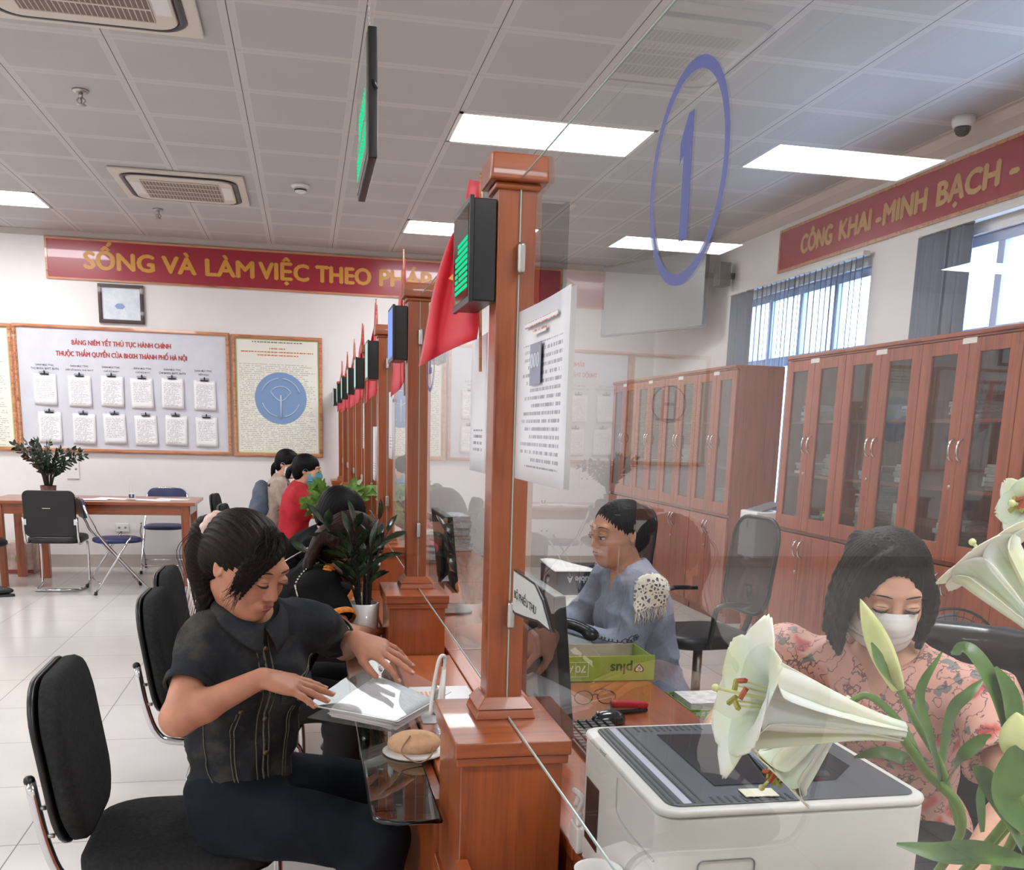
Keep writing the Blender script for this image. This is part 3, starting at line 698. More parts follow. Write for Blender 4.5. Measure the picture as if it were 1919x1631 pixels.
def post_display(i, y, label, lit='g'):
    x0, x1 = 1.205, 1.2475
    t = thing('queue_display', label, 'display', (x0, y + .05, 1.8), group='queue number displays on the posts')
    MB().box((x0, y - .03, 1.708), (x1, y + .155, 1.878)).build('case', M_black, t, bevel=.003)
    MB().box((x0 - .006, y - .034, 1.705), (x0 + .001, y + .159, 1.881)).box((x0 - .007, y - .024, 1.716), (x0 - .005, y + .148, 1.870), mi=1).build('face', [M_black, M_dface], t)
    if lit == 'g': leds(t, x0 - .0072, y - .022, y + .12, 1.73, 1.82, 9, 10, lambda r, c_: not (r in (2, 3) and c_ == 7) and not (c_ > 7 and r > 6))
    else: MB().box((x0 - .0082, y - .03, 1.72), (x0 - .0072, y + .14, 1.87)).build('lit_face', emitter('display_blue' if lit == 'b' else 'display_pale', '8fa8f0' if lit == 'b' else 'b8d8cc', .8), t)
for i, y in enumerate(PY):
    post_display(i, y, ('queue display with green dots on the nearest post', 'queue display with a pale blue face on the second post', 'queue display on the third post from the near end', 'queue display on the fourth post from the near end', 'queue display on the fifth post', 'queue display on the sixth post', 'queue display on the seventh post', 'queue display on the last post by the wall')[i], 'g' if i == 0 else ('b' if i == 1 else 'p'))
# flags: cloth hanging from a short slanted staff fixed to each post
M_flag = mat('flag_red', 'd3142c', 0.6, sheen=.3); M_star = mat('flag_star', 'f5a54a', 0.6)
def flag(i, y, label, s=1.0, seed=0):
    r = random.Random(seed); x = XG - .036; r0 = r.uniform(-1, 1)
    t = thing('red_flag', label, 'flag', (x, y + .04, 1.75), group='small red flags on the posts')
    tip = V3((1.250, y + .165, 2.0 + (-.035 if i == 0 else .085))); foot = V3((1.258, y + .17, 1.60))
    MB().tube([foot, tip], .003, 6).build('staff', M_goldtrim, t)
    Lf = spline([(1.236, 0, 2.0), (1.226, 0, 1.92), (1.207, 0, 1.885), (1.185, 0, 1.80), (1.166, 0, 1.70), (1.150, 0, 1.615)], 4)
    Rt = spline([(1.250, 0, 1.985), (1.256, 0, 1.90), (1.254, 0, 1.76), (1.246, 0, 1.645)], 7)
    up_ = -.035 if i == 0 else .085
    def f(a, b):
        q0 = Rt[int(a * 20.99)]; q1 = Lf[int(a * (len(Lf) - 1))]; q = q0 + (q1 - q0) * b
        yy = y + .165 + .17 * b * (.3 + .7 * a) + .018 * math.sin(9 * b + 2.2 * a + seed) * min(1, a * 2.5)
        xx = 1.262 + (q[0] - 1.262) * s + .004 * math.sin(8 * a + 5 * b + seed) * a
        zz = q[2] + up_ * (1 - a) + (.03 * r0 if i else 0)
        return V3((xx, yy, zz))
    MB().grid(f, 20, 22, .0012).build('cloth', M_flag, t)
    st = []
    c_ = f(.6, .5)
    du = (f(.7, .5) - c_); dv = (f(.6, .62) - c_); nn = np.cross(du, dv); nn /= np.linalg.norm(nn)
    du /= np.linalg.norm(du); dv = np.cross(nn, du)
    for k in range(10): st.append(((.03 if k % 2 == 0 else .012) * math.cos(k * PI / 5), (.03 if k % 2 == 0 else .012) * math.sin(k * PI / 5)))
    MB().prism(st, c_ + nn * .004, du, dv, nn * -.012).build('star', M_star, t)
for i in range(7):
    flag(i, PY[i], ('big red flag hanging behind the nearest post', 'red flag with a yellow star edge on the second post', 'narrow red flag on the third post', 'red flag on the fourth post from the near end', 'red flag on the fifth post', 'red flag on the sixth post', 'red flag on the seventh post')[i], 1.0 if i == 0 else (.3 if i == 1 else .5), i * 3 + 1)
# ------------------------------------------------------------------ blended surfaces (for bodies, hair, clothes, soft things)
from mathutils import noise as mnoise
def frame(f, up=(0, 0, 1)):
    f = V3(f) / np.linalg.norm(f); l = np.cross(up, f); l /= np.linalg.norm(l); return np.array([f, l, np.cross(f, l)])   # rows: forward, left, up

class Blob:
    """smooth union of round cones and ellipsoids, meshed on a rectilinear grid"""
    def __init__(s): s.p = []; s.cuts = []
    def cone(s, a, b, ra, rb=None, k=.012, flat=None, sub=False, cap0=False):
        s.p.append(('c', V3(a), V3(b), ra, ra if rb is None else rb, k, flat, sub, cap0)); return s
    def chain(s, pts, rs, k=.012):
        for i in range(len(pts) - 1): s.cone(pts[i], pts[i + 1], rs[i], rs[i + 1], k)
        return s
    def ell(s, c, r, R=None, k=.012, sub=False):
        s.p.append(('e', V3(c), np.eye(3) if R is None else R, V3(r), k, sub)); return s
    def cut(s, p, n): s.cuts.append((V3(p), V3(n) / np.linalg.norm(n))); return s
    def local(s, F, c, sc=1.0):
        """adder in a local frame"""
        def P(v): return V3(c) + (V3(v) * sc) @ F
        class L: pass
        L.cone = lambda a, b, ra, rb=None, **k: s.cone(P(a), P(b), ra * sc, None if rb is None else rb * sc, **k)
        L.ell = lambda q, r, **k: s.ell(P(q), V3(r) * sc, F.T @ k.pop('R').T if 'R' in k else F.T, **k) if False else s.ell(P(q), V3(r) * sc, F.T, **k)
        L.P = P; return L
    def mesh(s, res, fine=None, grow=0.0, warp=None):
        lo = np.full(3, 1e9); hi = -lo
        for q in s.p:
            if q[-1] is True or (q[0] == 'c' and q[7]) or (q[0] == 'e' and q[5]): continue
            if q[0] == 'c':
                r = max(q[3], q[4]); a, b = np.minimum(q[1], q[2]) - r, np.maximum(q[1], q[2]) + r
            else: r = max(q[3]); a, b = q[1] - r, q[1] + r
            lo = np.minimum(lo, a); hi = np.maximum(hi, b)
        lo -= res * 2 + grow + .01; hi += res * 2 + grow + .01
        ax = []
        for i in range(3):
            t = [lo[i]]
            while t[-1] < hi[i]:
                st = res
                for (c, rad, rr) in (fine or []):
                    if abs(t[-1] - c[i]) < rad: st = min(st, rr)
                t.append(t[-1] + st)
            ax.append(np.array(t))
        F = np.full([len(a) for a in ax], .06, np.float32)
        for q in s.p:
            if q[0] == 'c':
                _, a, b, ra, rb, k, flat, sub, cap0 = q; m = max(ra, rb) + k + .03; l, h = np.minimum(a, b) - m, np.maximum(a, b) + m
            else:
                _, c, R, r, k, sub = q; m = max(r) + k + .03; l, h = c - m, c + m
            sl = tuple(slice(max(0, np.searchsorted(ax[i], l[i]) - 1), np.searchsorted(ax[i], h[i]) + 1) for i in range(3))
            X, Y, Z = ax[0][sl[0]][:, None, None], ax[1][sl[1]][None, :, None], ax[2][sl[2]][None, None, :]
            if X.size * Y.size * Z.size == 0: continue
            if q[0] == 'c':
                d = b - a; L2 = d @ d + 1e-12; px_, py_, pz_ = X - a[0], Y - a[1], Z - a[2]
                t0 = (px_ * d[0] + py_ * d[1] + pz_ * d[2]) / L2; t = np.clip(t0, 0, 1)
                D = np.sqrt((px_ - t * d[0]) ** 2 + (py_ - t * d[1]) ** 2 + (pz_ - t * d[2]) ** 2) - (ra + (rb - ra) * t)
                if flat is not None: D = np.maximum(D, (t0 - flat) * math.sqrt(L2))
                if cap0: D = np.maximum(D, (-t0) * math.sqrt(L2))
            else:
                x, y, z = X - c[0], Y - c[1], Z - c[2]
                u = [(x * R[0, j] + y * R[1, j] + z * R[2, j]) / r[j] for j in range(3)]
                n = np.sqrt(u[0] ** 2 + u[1] ** 2 + u[2] ** 2); g = np.sqrt((u[0] / r[0]) ** 2 + (u[1] / r[1]) ** 2 + (u[2] / r[2]) ** 2) + 1e-9
                D = n * (n - 1) / g
            f = F[sl]
            if sub:
                D = -D; hh = np.clip(.5 - .5 * (f - D) / k, 0, 1); F[sl] = f + (D - f) * hh + k * hh * (1 - hh)
            else:
                hh = np.clip(.5 + .5 * (f - D) / k, 0, 1); F[sl] = f + (D - f) * hh - k * hh * (1 - hh)
        F -= grow
        X, Y, Z = ax[0][:, None, None], ax[1][None, :, None], ax[2][None, None, :]
        for p, n in s.cuts: F = np.maximum(F, ((X - p[0]) * n[0] + (Y - p[1]) * n[1] + (Z - p[2]) * n[2]).astype(np.float32))
        return surface_net(F, ax)

def surface_net(F, ax):
    I = F < 0; nx, ny, nz = F.shape
    c = [I[i:nx - 1 + i, j:ny - 1 + j, k:nz - 1 + k] for i in (0, 1) for j in (0, 1) for k in (0, 1)]
    cnt = sum(a.astype(np.int8) for a in c); act = (cnt > 0) & (cnt < 8)
    ids = -np.ones(act.shape, np.int32); cells = np.argwhere(act); ids[act] = np.arange(len(cells))
    P = np.zeros((len(cells), 3)); W = np.zeros(len(cells)); ci, cj, ck = cells.T
    A = ax
    for d in range(3):
        o = [e for e in range(3) if e != d]
        for u in (0, 1):
            for v in (0, 1):
                off = [0, 0, 0]; off[o[0]] = u; off[o[1]] = v
                a = (ci + off[0], cj + off[1], ck + off[2]); off[d] = 1; b = (ci + off[0], cj + off[1], ck + off[2])
                fa, fb = F[a], F[b]; m = (fa < 0) != (fb < 0); t = np.where(m, fa / np.where(m, fa - fb, 1), 0)
                for e in range(3):
                    pa = A[e][a[e]]; pb = A[e][b[e]]; P[:, e] += np.where(m, pa + t * (pb - pa), 0)
                W += m
    P /= W[:, None]; faces = []
    for d in range(3):
        o = [(1, 2), (2, 0), (0, 1)][d]
        sl = [slice(None)] * 3; s0 = list(sl); s1 = list(sl); s0[d] = slice(0, -1); s1[d] = slice(1, None)
        ia, ib = I[tuple(s0)], I[tuple(s1)]; e = np.argwhere(ia != ib)
        e = e[(e[:, o[0]] > 0) & (e[:, o[1]] > 0) & (e[:, o[0]] < F.shape[o[0]] - 1) & (e[:, o[1]] < F.shape[o[1]] - 1)]
        fl = ia[tuple(e.T)]
        def g(u, v):
            q = e.copy(); q[:, o[0]] -= u; q[:, o[1]] -= v; return ids[tuple(q.T)]
        q = np.stack([g(1, 1), g(0, 1), g(0, 0), g(1, 0)], 1); q[~fl] = q[~fl][:, ::-1]; faces.append(q)
    return P, np.concatenate(faces)

def relax(P, Fc, n=1, lam=.5):
    """light smoothing, keeps vertex count"""
    E = np.concatenate([Fc[:, [0, 1]], Fc[:, [1, 2]], Fc[:, [2, 3]], Fc[:, [3, 0]]])
    for _ in range(n):
        S = np.zeros_like(P); C = np.zeros(len(P))
        for a, b in ((0, 1), (1, 0)):
            for e in range(3): S[:, e] += np.bincount(E[:, a], P[E[:, b], e], len(P))
            C += np.bincount(E[:, a], minlength=len(P))
        P = P + lam * (S / np.maximum(C, 1)[:, None] - P)
    return P
def normals(P, Fc):
    n = np.cross(P[Fc[:, 2]] - P[Fc[:, 0]], P[Fc[:, 3]] - P[Fc[:, 1]]); N = np.zeros_like(P)
    for j in range(4):
        for e in range(3): N[:, e] += np.bincount(Fc[:, j], n[:, e], len(P))
    return N / (np.linalg.norm(N, axis=1)[:, None] + 1e-12)
def blob_obj(name, B, res, m, parent, fine=None, grow=0.0, disp=None, smooth=1, keep=None):
    P, Fc = B.mesh(res, fine, grow)
    if keep is not None:
        k = keep(P); Fc = Fc[k[Fc].all(1)]
    if smooth: P = relax(P, Fc, smooth)
    if disp is not None: P = P + normals(P, Fc) * disp(P)[:, None]
    used = np.zeros(len(P), bool); used[Fc.ravel()] = True; mp = np.cumsum(used) - 1; P = P[used]; Fc = mp[Fc]
    if parent is not None:
        M = np.array(TM(parent).inverted()); P = P @ M[:3, :3].T + M[:3, 3]
    me = bpy.data.meshes.new(name); me.vertices.add(len(P)); me.vertices.foreach_set('co', P.ravel())
    me.loops.add(Fc.size); me.loops.foreach_set('vertex_index', Fc.ravel().astype(np.int32))
    me.polygons.add(len(Fc)); me.polygons.foreach_set('loop_start', np.arange(0, Fc.size, 4, dtype=np.int32)); me.polygons.foreach_set('loop_total', np.full(len(Fc), 4, np.int32))
    me.polygons.foreach_set('use_smooth', [True] * len(Fc)); me.update(calc_edges=True); me.validate()
    me.materials.append(m)
    o = bpy.data.objects.new(name, me); COL.objects.link(o)
    if parent is not None: o.parent = parent
    return o
def folds(amp, scale, stretch=(1, 1, 1), seed=0.0, sharp=1.4):
    def f(P):
        out = np.empty(len(P)); s = V3(stretch) * scale
        Q = P * s + seed
        for i, q in enumerate(Q.tolist()):
            a = mnoise.noise((q[0] + .6 * math.sin(q[2] * 1.3), q[1], q[2])); out[i] = 1 - abs(a) * 2.2
        return amp * (np.sign(out) * np.abs(out) ** sharp - .5)
    return f

# ------------------------------------------------------------------ people
def skin(name, c1, c2):
    if name in MATS: return MATS[name]
    m = noisy(name, c1, c2, 14, .5, bump=.05, bscale=600, sss=.12, spec=.35); return m
def hairmat(name, c1='070606', c2='1a110d'):
    if name in MATS: return MATS[name]
    m = mat(name, c1, .5, spec=.16); t = NT(m); v = t.coord('Object', (260, 260, 18)); f = t.noise(v, 1, 3, .6)
    t.link(t.ramp(f, [(.35, lin(c1)), (.75, lin(c2))]), t.b.inputs['Base Color']); t.bump(f, .5, .003); return m

def add_hand(B, wr, d, nrm, side, curl=.25, spread=.12, thumb=.6, s=1.0, k=.004, curls=None):
    """wr wrist, d towards the fingers, nrm out of the back of the hand, side: unit vector towards the thumb"""
    d = V3(d) / np.linalg.norm(d); nrm = V3(nrm) - d * (V3(nrm) @ d); nrm /= np.linalg.norm(nrm); sd = np.cross(nrm, d); 
    if sd @ V3(side) < 0: sd = -sd
    wr = V3(wr); tips = []
    L = [(.072, .038, .023, .019), (.078, .043, .026, .020), (.073, .039, .025, .019), (.064, .030, .019, .017)]
    for i, (pl, a, b, c) in enumerate(L):
        o = (1.5 - i) * .0185 * s
        kn = wr + d * pl * s + sd * o + nrm * (.004 - .002 * abs(i - 1.3)) * s
        B.cone(wr + sd * o * .55 + d * .008 * s, kn, .0125 * s, .0105 * s, k=.012)
        dd = d + sd * (1.5 - i) * spread * .5; dd /= np.linalg.norm(dd)
        cu = (curls[i] if curls else curl * (1 + .12 * i)); ang = 0; q = kn; r = .0092 * s
        for j, ln in enumerate((a, b, c)):
            ang += cu * (1.0, .9, .6)[j]; dir_ = dd * math.cos(ang) - nrm * math.sin(ang); e = q + dir_ * ln * s
            B.cone(q, e, r, r * .9, k=k); q = e; r *= .9
        tips.append((q, dir_, nrm * math.cos(ang) + dd * math.sin(ang), r))
    B.ell(wr + d * .04 * s - nrm * .004 * s, V3((.04, .034, .013)) * s, np.array([d, sd, nrm]).T, k=.014)
    t0 = wr + d * .018 * s + sd * .018 * s - nrm * .006 * s; t1 = t0 + (d * .7 + sd * thumb - nrm * .25) * .036 * s; t2 = t1 + (d * .9 + sd * thumb * .6 - nrm * .3) * .028 * s; t3 = t2 + (d * 1.0 + sd * thumb * .3 - nrm * .35) * .02 * s
    B.cone(t0, t1, .0145 * s, .0115 * s, k=.012); B.cone(t1, t2, .0105 * s, .0095 * s, k=.004); B.cone(t2, t3, .0092 * s, .0078 * s, k=.003)
    return tips
def nails(tips, parent, m):
    b = MB()
    for q, d, n, r in tips:
        d = d / np.linalg.norm(d); n = n - d * (n @ d); n /= np.linalg.norm(n); w = np.cross(n, d)
        b.grid(lambda u, v: q + d * (-.004 + .010 * u) * 1.0 + w * math.sin((v - .5) * 1.9) * r * .82 + n * (math.cos((v - .5) * 1.9) * r * .9 + .0012), 4, 5, .0006)
    return b.build('fingernails', m, parent)

def add_head(B, F, c, s=1.0, female=True):
    L = B.local(F, c, s)
    L.ell((-.012, 0, .032), (.096, .074, .082), k=.01)
    L.ell((.018, 0, -.022), (.070, .060, .082), k=.03)
    L.ell((.046, 0, -.082), (.034, .030, .024), k=.03)
    L.ell((.030, 0, -.06), (.045, .05, .035), k=.02)
    for y in (-1, 1):
        L.ell((.052, y * .036, -.022), (.027, .025, .028), k=.02)
        L.ell((-.012, y * .0735, .004), (.0145, .0065, .027), k=.005)
        L.ell((-.008, y * .080, .007), (.008, .0055, .017), k=.004, sub=True)
    L.cone((.075, -.036, .034), (.075, .036, .034), .012, k=.012)
    for y in (-1, 1): L.ell((.094, y * .031, .012), (.016, .019, .0115), k=.012, sub=True)
    L.cone((.084, 0, .016), (.099, 0, -.022), .0075, .0105, k=.01)
    for y in (-1, 1):
        L.ell((.092, y * .0125, -.026), (.0095, .0075, .007), k=.005); L.ell((.098, y * .006, -.0345), (.004, .0035, .0035), k=.003, sub=True)
    L.ell((.082, 0, -.052), (.014, .026, .012), k=.012)
    L.cone((.084, -.021, -.054), (.084, .021, -.054), .0012, k=.005, sub=True) if False else None
    for y in (-1, 1): L.ell((.081, y * .031, .011), (.0135, .0165, .0115), k=.004)   # closed/lowered lids
    return L
def face_parts(F, c, s, parent, lipcol='a04a4a', brow='1a1210', mask=None, down=True):
    P = lambda v: V3(c) + (V3(v) * s) @ F
    if mask is None:
        B = Blob(); L = B.local(F, c, s)
        L.cone((.0905, 0, -.0515), (.0835, -.0225, -.0490), .0042, .0018, k=.003); L.cone((.0905, 0, -.0515), (.0835, .0225, -.0490), .0042, .0018, k=.003); L.ell((.0895, 0, -.0590), (.0062, .0145, .0046), k=.0015)
        L.ell((.0945, -.008, -.048), (.004, .007, .0035), k=.003); L.ell((.0945, .008, -.048), (.004, .007, .0035), k=.003)
        blob_obj('lips', B, .0014 * s, mat('lips_' + lipcol, lipcol, .4, sss=.1), parent, smooth=1)
    w = MB(); ir = MB()
    for y in (-1, 1):
        b = MB(); e = MB()
        b.tube([P((.0895, y * .013, .0345)), P((.0900, y * .025, .0385)), P((.0845, y * .040, .0385)), P((.0735, y * .051, .033))], [.0014 * s, .0031 * s, .0028 * s, .0009 * s], 6, flat=.6)
        e.tube([P((.0875, y * .0165, .0085)), P((.0955, y * .0245, .0075)), P((.0965, y * .032, .0065)), P((.0925, y * .041, .0065)), P((.0845, y * .0475, .009))], [.0006 * s, (.0021 if down else .0013) * s, (.0026 if down else .0016) * s, (.0022 if down else .0015) * s, .0008 * s], 6)
        e.tube([P((.0925, y * .022, .0155)), P((.0945, y * .031, .0175)), P((.0885, y * .043, .0155))], [.0004 * s, .0008 * s, .0004 * s], 5)
        b.build('eyebrow', mat('brow_' + brow, brow, .7), parent); e.build('eyelash', mat('lash', '120c0a', .6), parent)
        w.ball(P((.0822, y * .0315, .0045)), .0112 * s, 14); ir.ball(P((.0885, y * .0315, .0015)), .0055 * s, 10)
    if not down: w.build('eyes', mat('eye_white', 'd9d2ca', .2), parent); ir.build('irises', mat('iris_dark', '140c08', .1), parent)

def torso(B, J, g=0.0, k=.04, bust=.5, arms=True):
    pe, ne = V3(J['pelvis']), V3(J['neck']); R, L = V3(J['shR']), V3(J['shL']); up = ne - pe; H_ = np.linalg.norm(up); up /= H_
    side = L - R; side -= up * (side @ up); side /= np.linalg.norm(side); fw = np.cross(side, up); w = J.get('width', 1.0)
    fr = np.array([fw, side, up]).T
    hp = V3(J['hipL']) - V3(J['hipR']); hp /= np.linalg.norm(hp); hf = np.cross(hp, (0, 0, 1.)); hf /= np.linalg.norm(hf); hfr = np.array([hf, np.cross((0, 0, 1.), hf), (0, 0, 1.)]).T
    B.ell(pe + V3((0, 0, .01)), V3((.115, .165, .115)) * w + g, hfr, k=k)
    B.ell(pe + up * H_ * .32, V3((.10, .135, .13)) * w + g, fr, k=k)
    B.ell(pe + up * H_ * .62, V3((.105, .15, .14)) * w + g, fr, k=k)
    B.ell(pe + up * H_ * .78 - fw * .005, V3((.09, .145, .10)) * w + g, fr, k=k)
    B.cone(R + side * .035 - up * .012, L - side * .035 - up * .012, .05 * w + g, k=k)
    B.cone(R + side * .05 + up * .0, ne - up * .02, .042 + g, .05 + g, k=.03); B.cone(L - side * .05, ne - up * .02, .042 + g, .05 + g, k=.03)
    if bust:
        for y in (-1, 1): B.ell(pe + up * H_ * .66 + fw * .075 * w + side * y * .068 * w, V3((.055, .06, .058)) * (.7 + .5 * bust) + g, fr, k=.035)
    return fr, H_
def arm(B, sh, el, wr, g=0.0, t=1.0, w=1.0, only=None):
    sh, el, wr = V3(sh), V3(el), V3(wr)
    B.cone(sh, el, .047 * w + g, .037 * w + g, k=.03); 
    m = el + (wr - el) * .3; B.cone(el, m, .036 * w + g, .036 * w + g, k=.02); B.cone(m, wr, .036 * w + g, .0235 * w + g, k=.015)
def leg(B, hp, kn, an, g=0.0, w=1.0):
    hp, kn, an = V3(hp), V3(kn), V3(an)
    B.cone(hp, kn, .088 * w + g, .058 * w + g, k=.03); m = kn + (an - kn) * .35
    B.cone(kn, m, .055 * w + g, .053 * w + g, k=.02); B.cone(m, an, .053 * w + g, .034 * w + g, k=.02)

def strands(parent, m, paths, name='loose_strands', r=.0009):
    b = MB()
    for p in paths:
        q = spline(p, 5); n = len(q); b.tube(q, [r * (1 - .75 * i / n) for i in range(n)], 4, caps=False)
    return b.build(name, m, parent)
# ------------------------------------------------------------------ woman in denim at the nearest counter place
def onp(x, y, ax, val):
    R = np.array(CAMR); d = R.T @ np.array([(x - PCX) / FPX, (y - PCY) / FPX, 1.0]); C0 = np.array(CAMP); return C0 + d * ((val - C0[ax]) / d[ax])
M_denim = mat('black_denim', '2b2f35', .85, spec=.15); _t = NT(M_denim); _v = _t.coord('Object')
_f = _t.noise(_v, 9, 5, .62); _w = _t.noise(_t.coord('Object', (1, 1, 1)), 420, 2, .7)
_c = _t.ramp(_f, [(.32, lin('101216')), (.50, lin('202327')), (.70, lin('47463e'))]); _d = _t.mix(_t.math('MULTIPLY', _w, .22), _c, lin('5f6062'))
_t.link(_d, _t.b.inputs['Base Color']); _t.bump(_w, .35, .0012)
M_jean = noisy('dark_jeans', '14181f', '1d232b', 7, .8, bump=.3, bscale=380, spec=.15)
M_stitch = noisy('denim_stitching', '6f6c5c', '54524a', 200, .8)
M_skin1 = skin('skin_tan', 'c58d72', 'b67c64')

J = dict(pelvis=(.745, -2.93, .575), neck=(.775, -3.02, 1.055), head=(.780, -3.085, 1.163), shR=(.684, -3.05, 1.0), shL=(.928, -2.92, 1.003),
         elR=(.636, -3.225, .850), wrR=(.815, -3.17, .925), elL=(1.015, -2.72, .895), wrL=(1.035, -2.95, .962),
         hipR=(.73, -3.03, .545), hipL=(.80, -2.84, .545), knR=(1.075, -3.16, .515), knL=(1.12, -2.80, .50), anR=(1.0, -3.13, .09), anL=(1.06, -2.80, .09), width=.93)
W1 = thing('person', 'woman in dark denim shirt, seated, both hands over a clear folder', 'person', (.76, -2.93, 0))
B = Blob(); torso(B, J, 0); F1 = frame((.66, -.60, -.40)); hc = V3(J['head'])
B.cone(V3(J['neck']) - V3((0, 0, .03)), hc + V3((-.03, 0, -.06)) @ F1 * 1 , .048, .045, k=.02)
arm(B, J['shR'], J['elR'], J['wrR'], w=.98); arm(B, J['shL'], J['elL'], J['wrL'], w=.98)
leg(B, J['hipR'], J['knR'], J['anR']); leg(B, J['hipL'], J['knL'], J['anL'])
add_head(B, F1, hc, 1.0)
tR = add_hand(B, J['wrR'], V3((.95, .12, -.30)), (.25, -.30, .9), (.2, .9, -.1), curls=(.10, .08, .12, .2), spread=.16, thumb=.9)
tL = add_hand(B, J['wrL'], V3((.85, -.38, -.32)), (.15, -.55, .8), (-.5, -.8, -.2), curls=(.25, .12, .18, .3), spread=.28, thumb=.7)
body = blob_obj('body', B, .0062, M_skin1, W1, fine=[(hc, .115, .0027), (V3(J['wrR']) + V3((.09, 0, -.03)), .10, .003), (V3(J['wrL']) + V3((.07, -.03, -.03)), .09, .003)], smooth=1)
nails(tR + tL, W1, mat('nail_pink', 'dba793', .3))
face_parts(F1, hc, 1.0, W1, 'a2504f')
# shirt
S = Blob(); fr, Ht = torso(S, J, .016); sd = fr[:, 1]; upv = fr[:, 2]; fwv = fr[:, 0]
for a, b in (('shR', 'elR'), ('shL', 'elL')):
    A_, E_ = V3(J[a]), V3(J[b]); S.cone(A_, E_, .056, .053, k=.035, flat=.60)
S.cut(V3(J['pelvis']) - upv * .055, -upv)
nk = V3(J['neck']); S.ell(nk + fwv * .03 + upv * .035, (.075, .062, .05), fr, k=.01, sub=True)
fo = folds(.008, 8.5, (1, 1, 1.5), 3.1)
shirt = blob_obj('denim_shirt', S, .006, M_denim, W1, disp=fo, smooth=2)
# collar, placket, yokes, pockets laid on the shirt surface
from mathutils.bvhtree import BVHTree
def bvh_of(o):
    M = TM(o.parent) if o.parent else Matrix(); return BVHTree.FromPolygons([M @ v.co for v in o.data.vertices], [tuple(p.vertices) for p in o.data.polygons])
bv = bvh_of(shirt)
def onsurf(p, lift=.002):
    r = bv.find_nearest(Vector(p)); return V3(r[0]) + V3(r[1]) * lift
O = V3(J['pelvis'])
def S3(a, b, out=.3, lift=.002):
    """a sideways (metres, + towards her left), b height share of the torso; point on the front of the shirt"""
    base = O + upv * Ht * b + sd * a; r = bv.ray_cast(Vector(base + fwv * out), Vector(-fwv)); 
    return V3(r[0]) + V3(r[1]) * lift if r[0] is not None else onsurf(base + fwv * .12, lift)
def seam(pts, r=.0018, n=5): return [S3(a, b) for a, b in spline([(p[0], p[1], 0) for p in pts], n)[:, :2]]
st = MB()
for off in (-.016, .016): st.tube(seam([(off, .92), (off, .6), (off, .25), (off, -.08)]), .0016, 5)
st.tube(seam([(0.0, .90), (.003, .6), (0.002, .3), (.0, -.09)]), .0028, 5)
for sg in (-1, 1):
    st.tube(seam([(sg * .02, .70), (sg * .075, .715), (sg * .125, .74), (sg * .15, .76)]), .0018, 5)
    st.tube(seam([(sg * .02, .685), (sg * .075, .70), (sg * .125, .725)]), .0012, 5)
    st.tube(seam([(sg * .07, .66), (sg * .066, .4), (sg * .06, .1), (sg * .055, -.06)]), .0016, 5); st.tube(seam([(sg * .078, .66), (sg * .074, .4), (sg * .068, .1), (sg * .063, -.06)]), .0012, 5)
    st.tube(seam([(sg * .125, .6), (sg * .12, .3), (sg * .105, .1)]), .0014, 5)
st.tube(seam([(-.13, .02), (-.06, -.06), (0, -.075), (.06, -.06), (.13, .02)]), .0018, 6)
st.build('stitching', M_stitch, W1)
for sg in (-1, 1):
    pk = MB()
    def pf(u, v, sg=sg):
        a = sg * (.03 + .085 * u); b = .70 - (.12 if True else 0) * v * (1 - .45 * abs(u - .5) * 1.0) ; return S3(a, b + .012 * u, lift=.0045)
    pk.grid(pf, 9, 6, .003); pk.build('pocket_flap', M_denim, W1)
M_btn = mat('dull_brass', '6b6250', .4, .8); n_ = fwv
for b in (.86, .68, .5, .32, .14): MB().lathe([(.0001, .004), (.0075, .0035), (.008, 0)], S3(.006, b, lift=.003), 14, tuple(n_), caps=False).build('button', M_btn, W1)
for sg in (-1, 1): MB().lathe([(.0001, .004), (.006, .0035), (.0065, 0)], S3(sg * .072, .615, lift=.006), 12, tuple(n_), caps=False).build('button', M_btn, W1)
# collar: a folded band from the nape round to two points
col = MB()
for sg in (-1, 1):
    def cf(u, v, sg=sg):
        ang = PI * (1 - u) ; c0 = nk + upv * .018 + fwv * .012
        rad = .072 + .006 * math.cos(ang)
        top = c0 + fwv * (-math.cos(PI - ang) * rad if False else math.cos(ang) * rad * 1.0) * 1.0 + sd * sg * math.sin(ang) * .07 + upv * (.018 - .045 * u ** 2)
        out = (fwv * math.cos(ang) + sd * sg * (math.sin(ang) + .35 * u)); out = out / (np.linalg.norm(out) + 1e-9)
        if u > .8: out = out * .6 + fwv * .5 + sd * sg * .35
        ln = .026 + .030 * max(0, u - .55) / .45
        return top + out * (ln * v * .62 + .006 * math.sin(v * PI)) - upv * ln * v * 1.0
    col.grid(cf, 18, 6, .0035)
col.build('collar', M_denim, W1)
for a, b in (('shR', 'elR'), ('shL', 'elL')):
    A_, E_ = V3(J[a]), V3(J[b]); c_ = A_ + (E_ - A_) * .585; ax_ = (E_ - A_) / np.linalg.norm(E_ - A_); MB().lathe([(.0545, 0), (.0562, .0), (.0562, .020), (.054, .022), (.049, .018)], c_ - ax_ * .004, 30, tuple(ax_), caps=False).build('sleeve_hem', M_denim, W1)
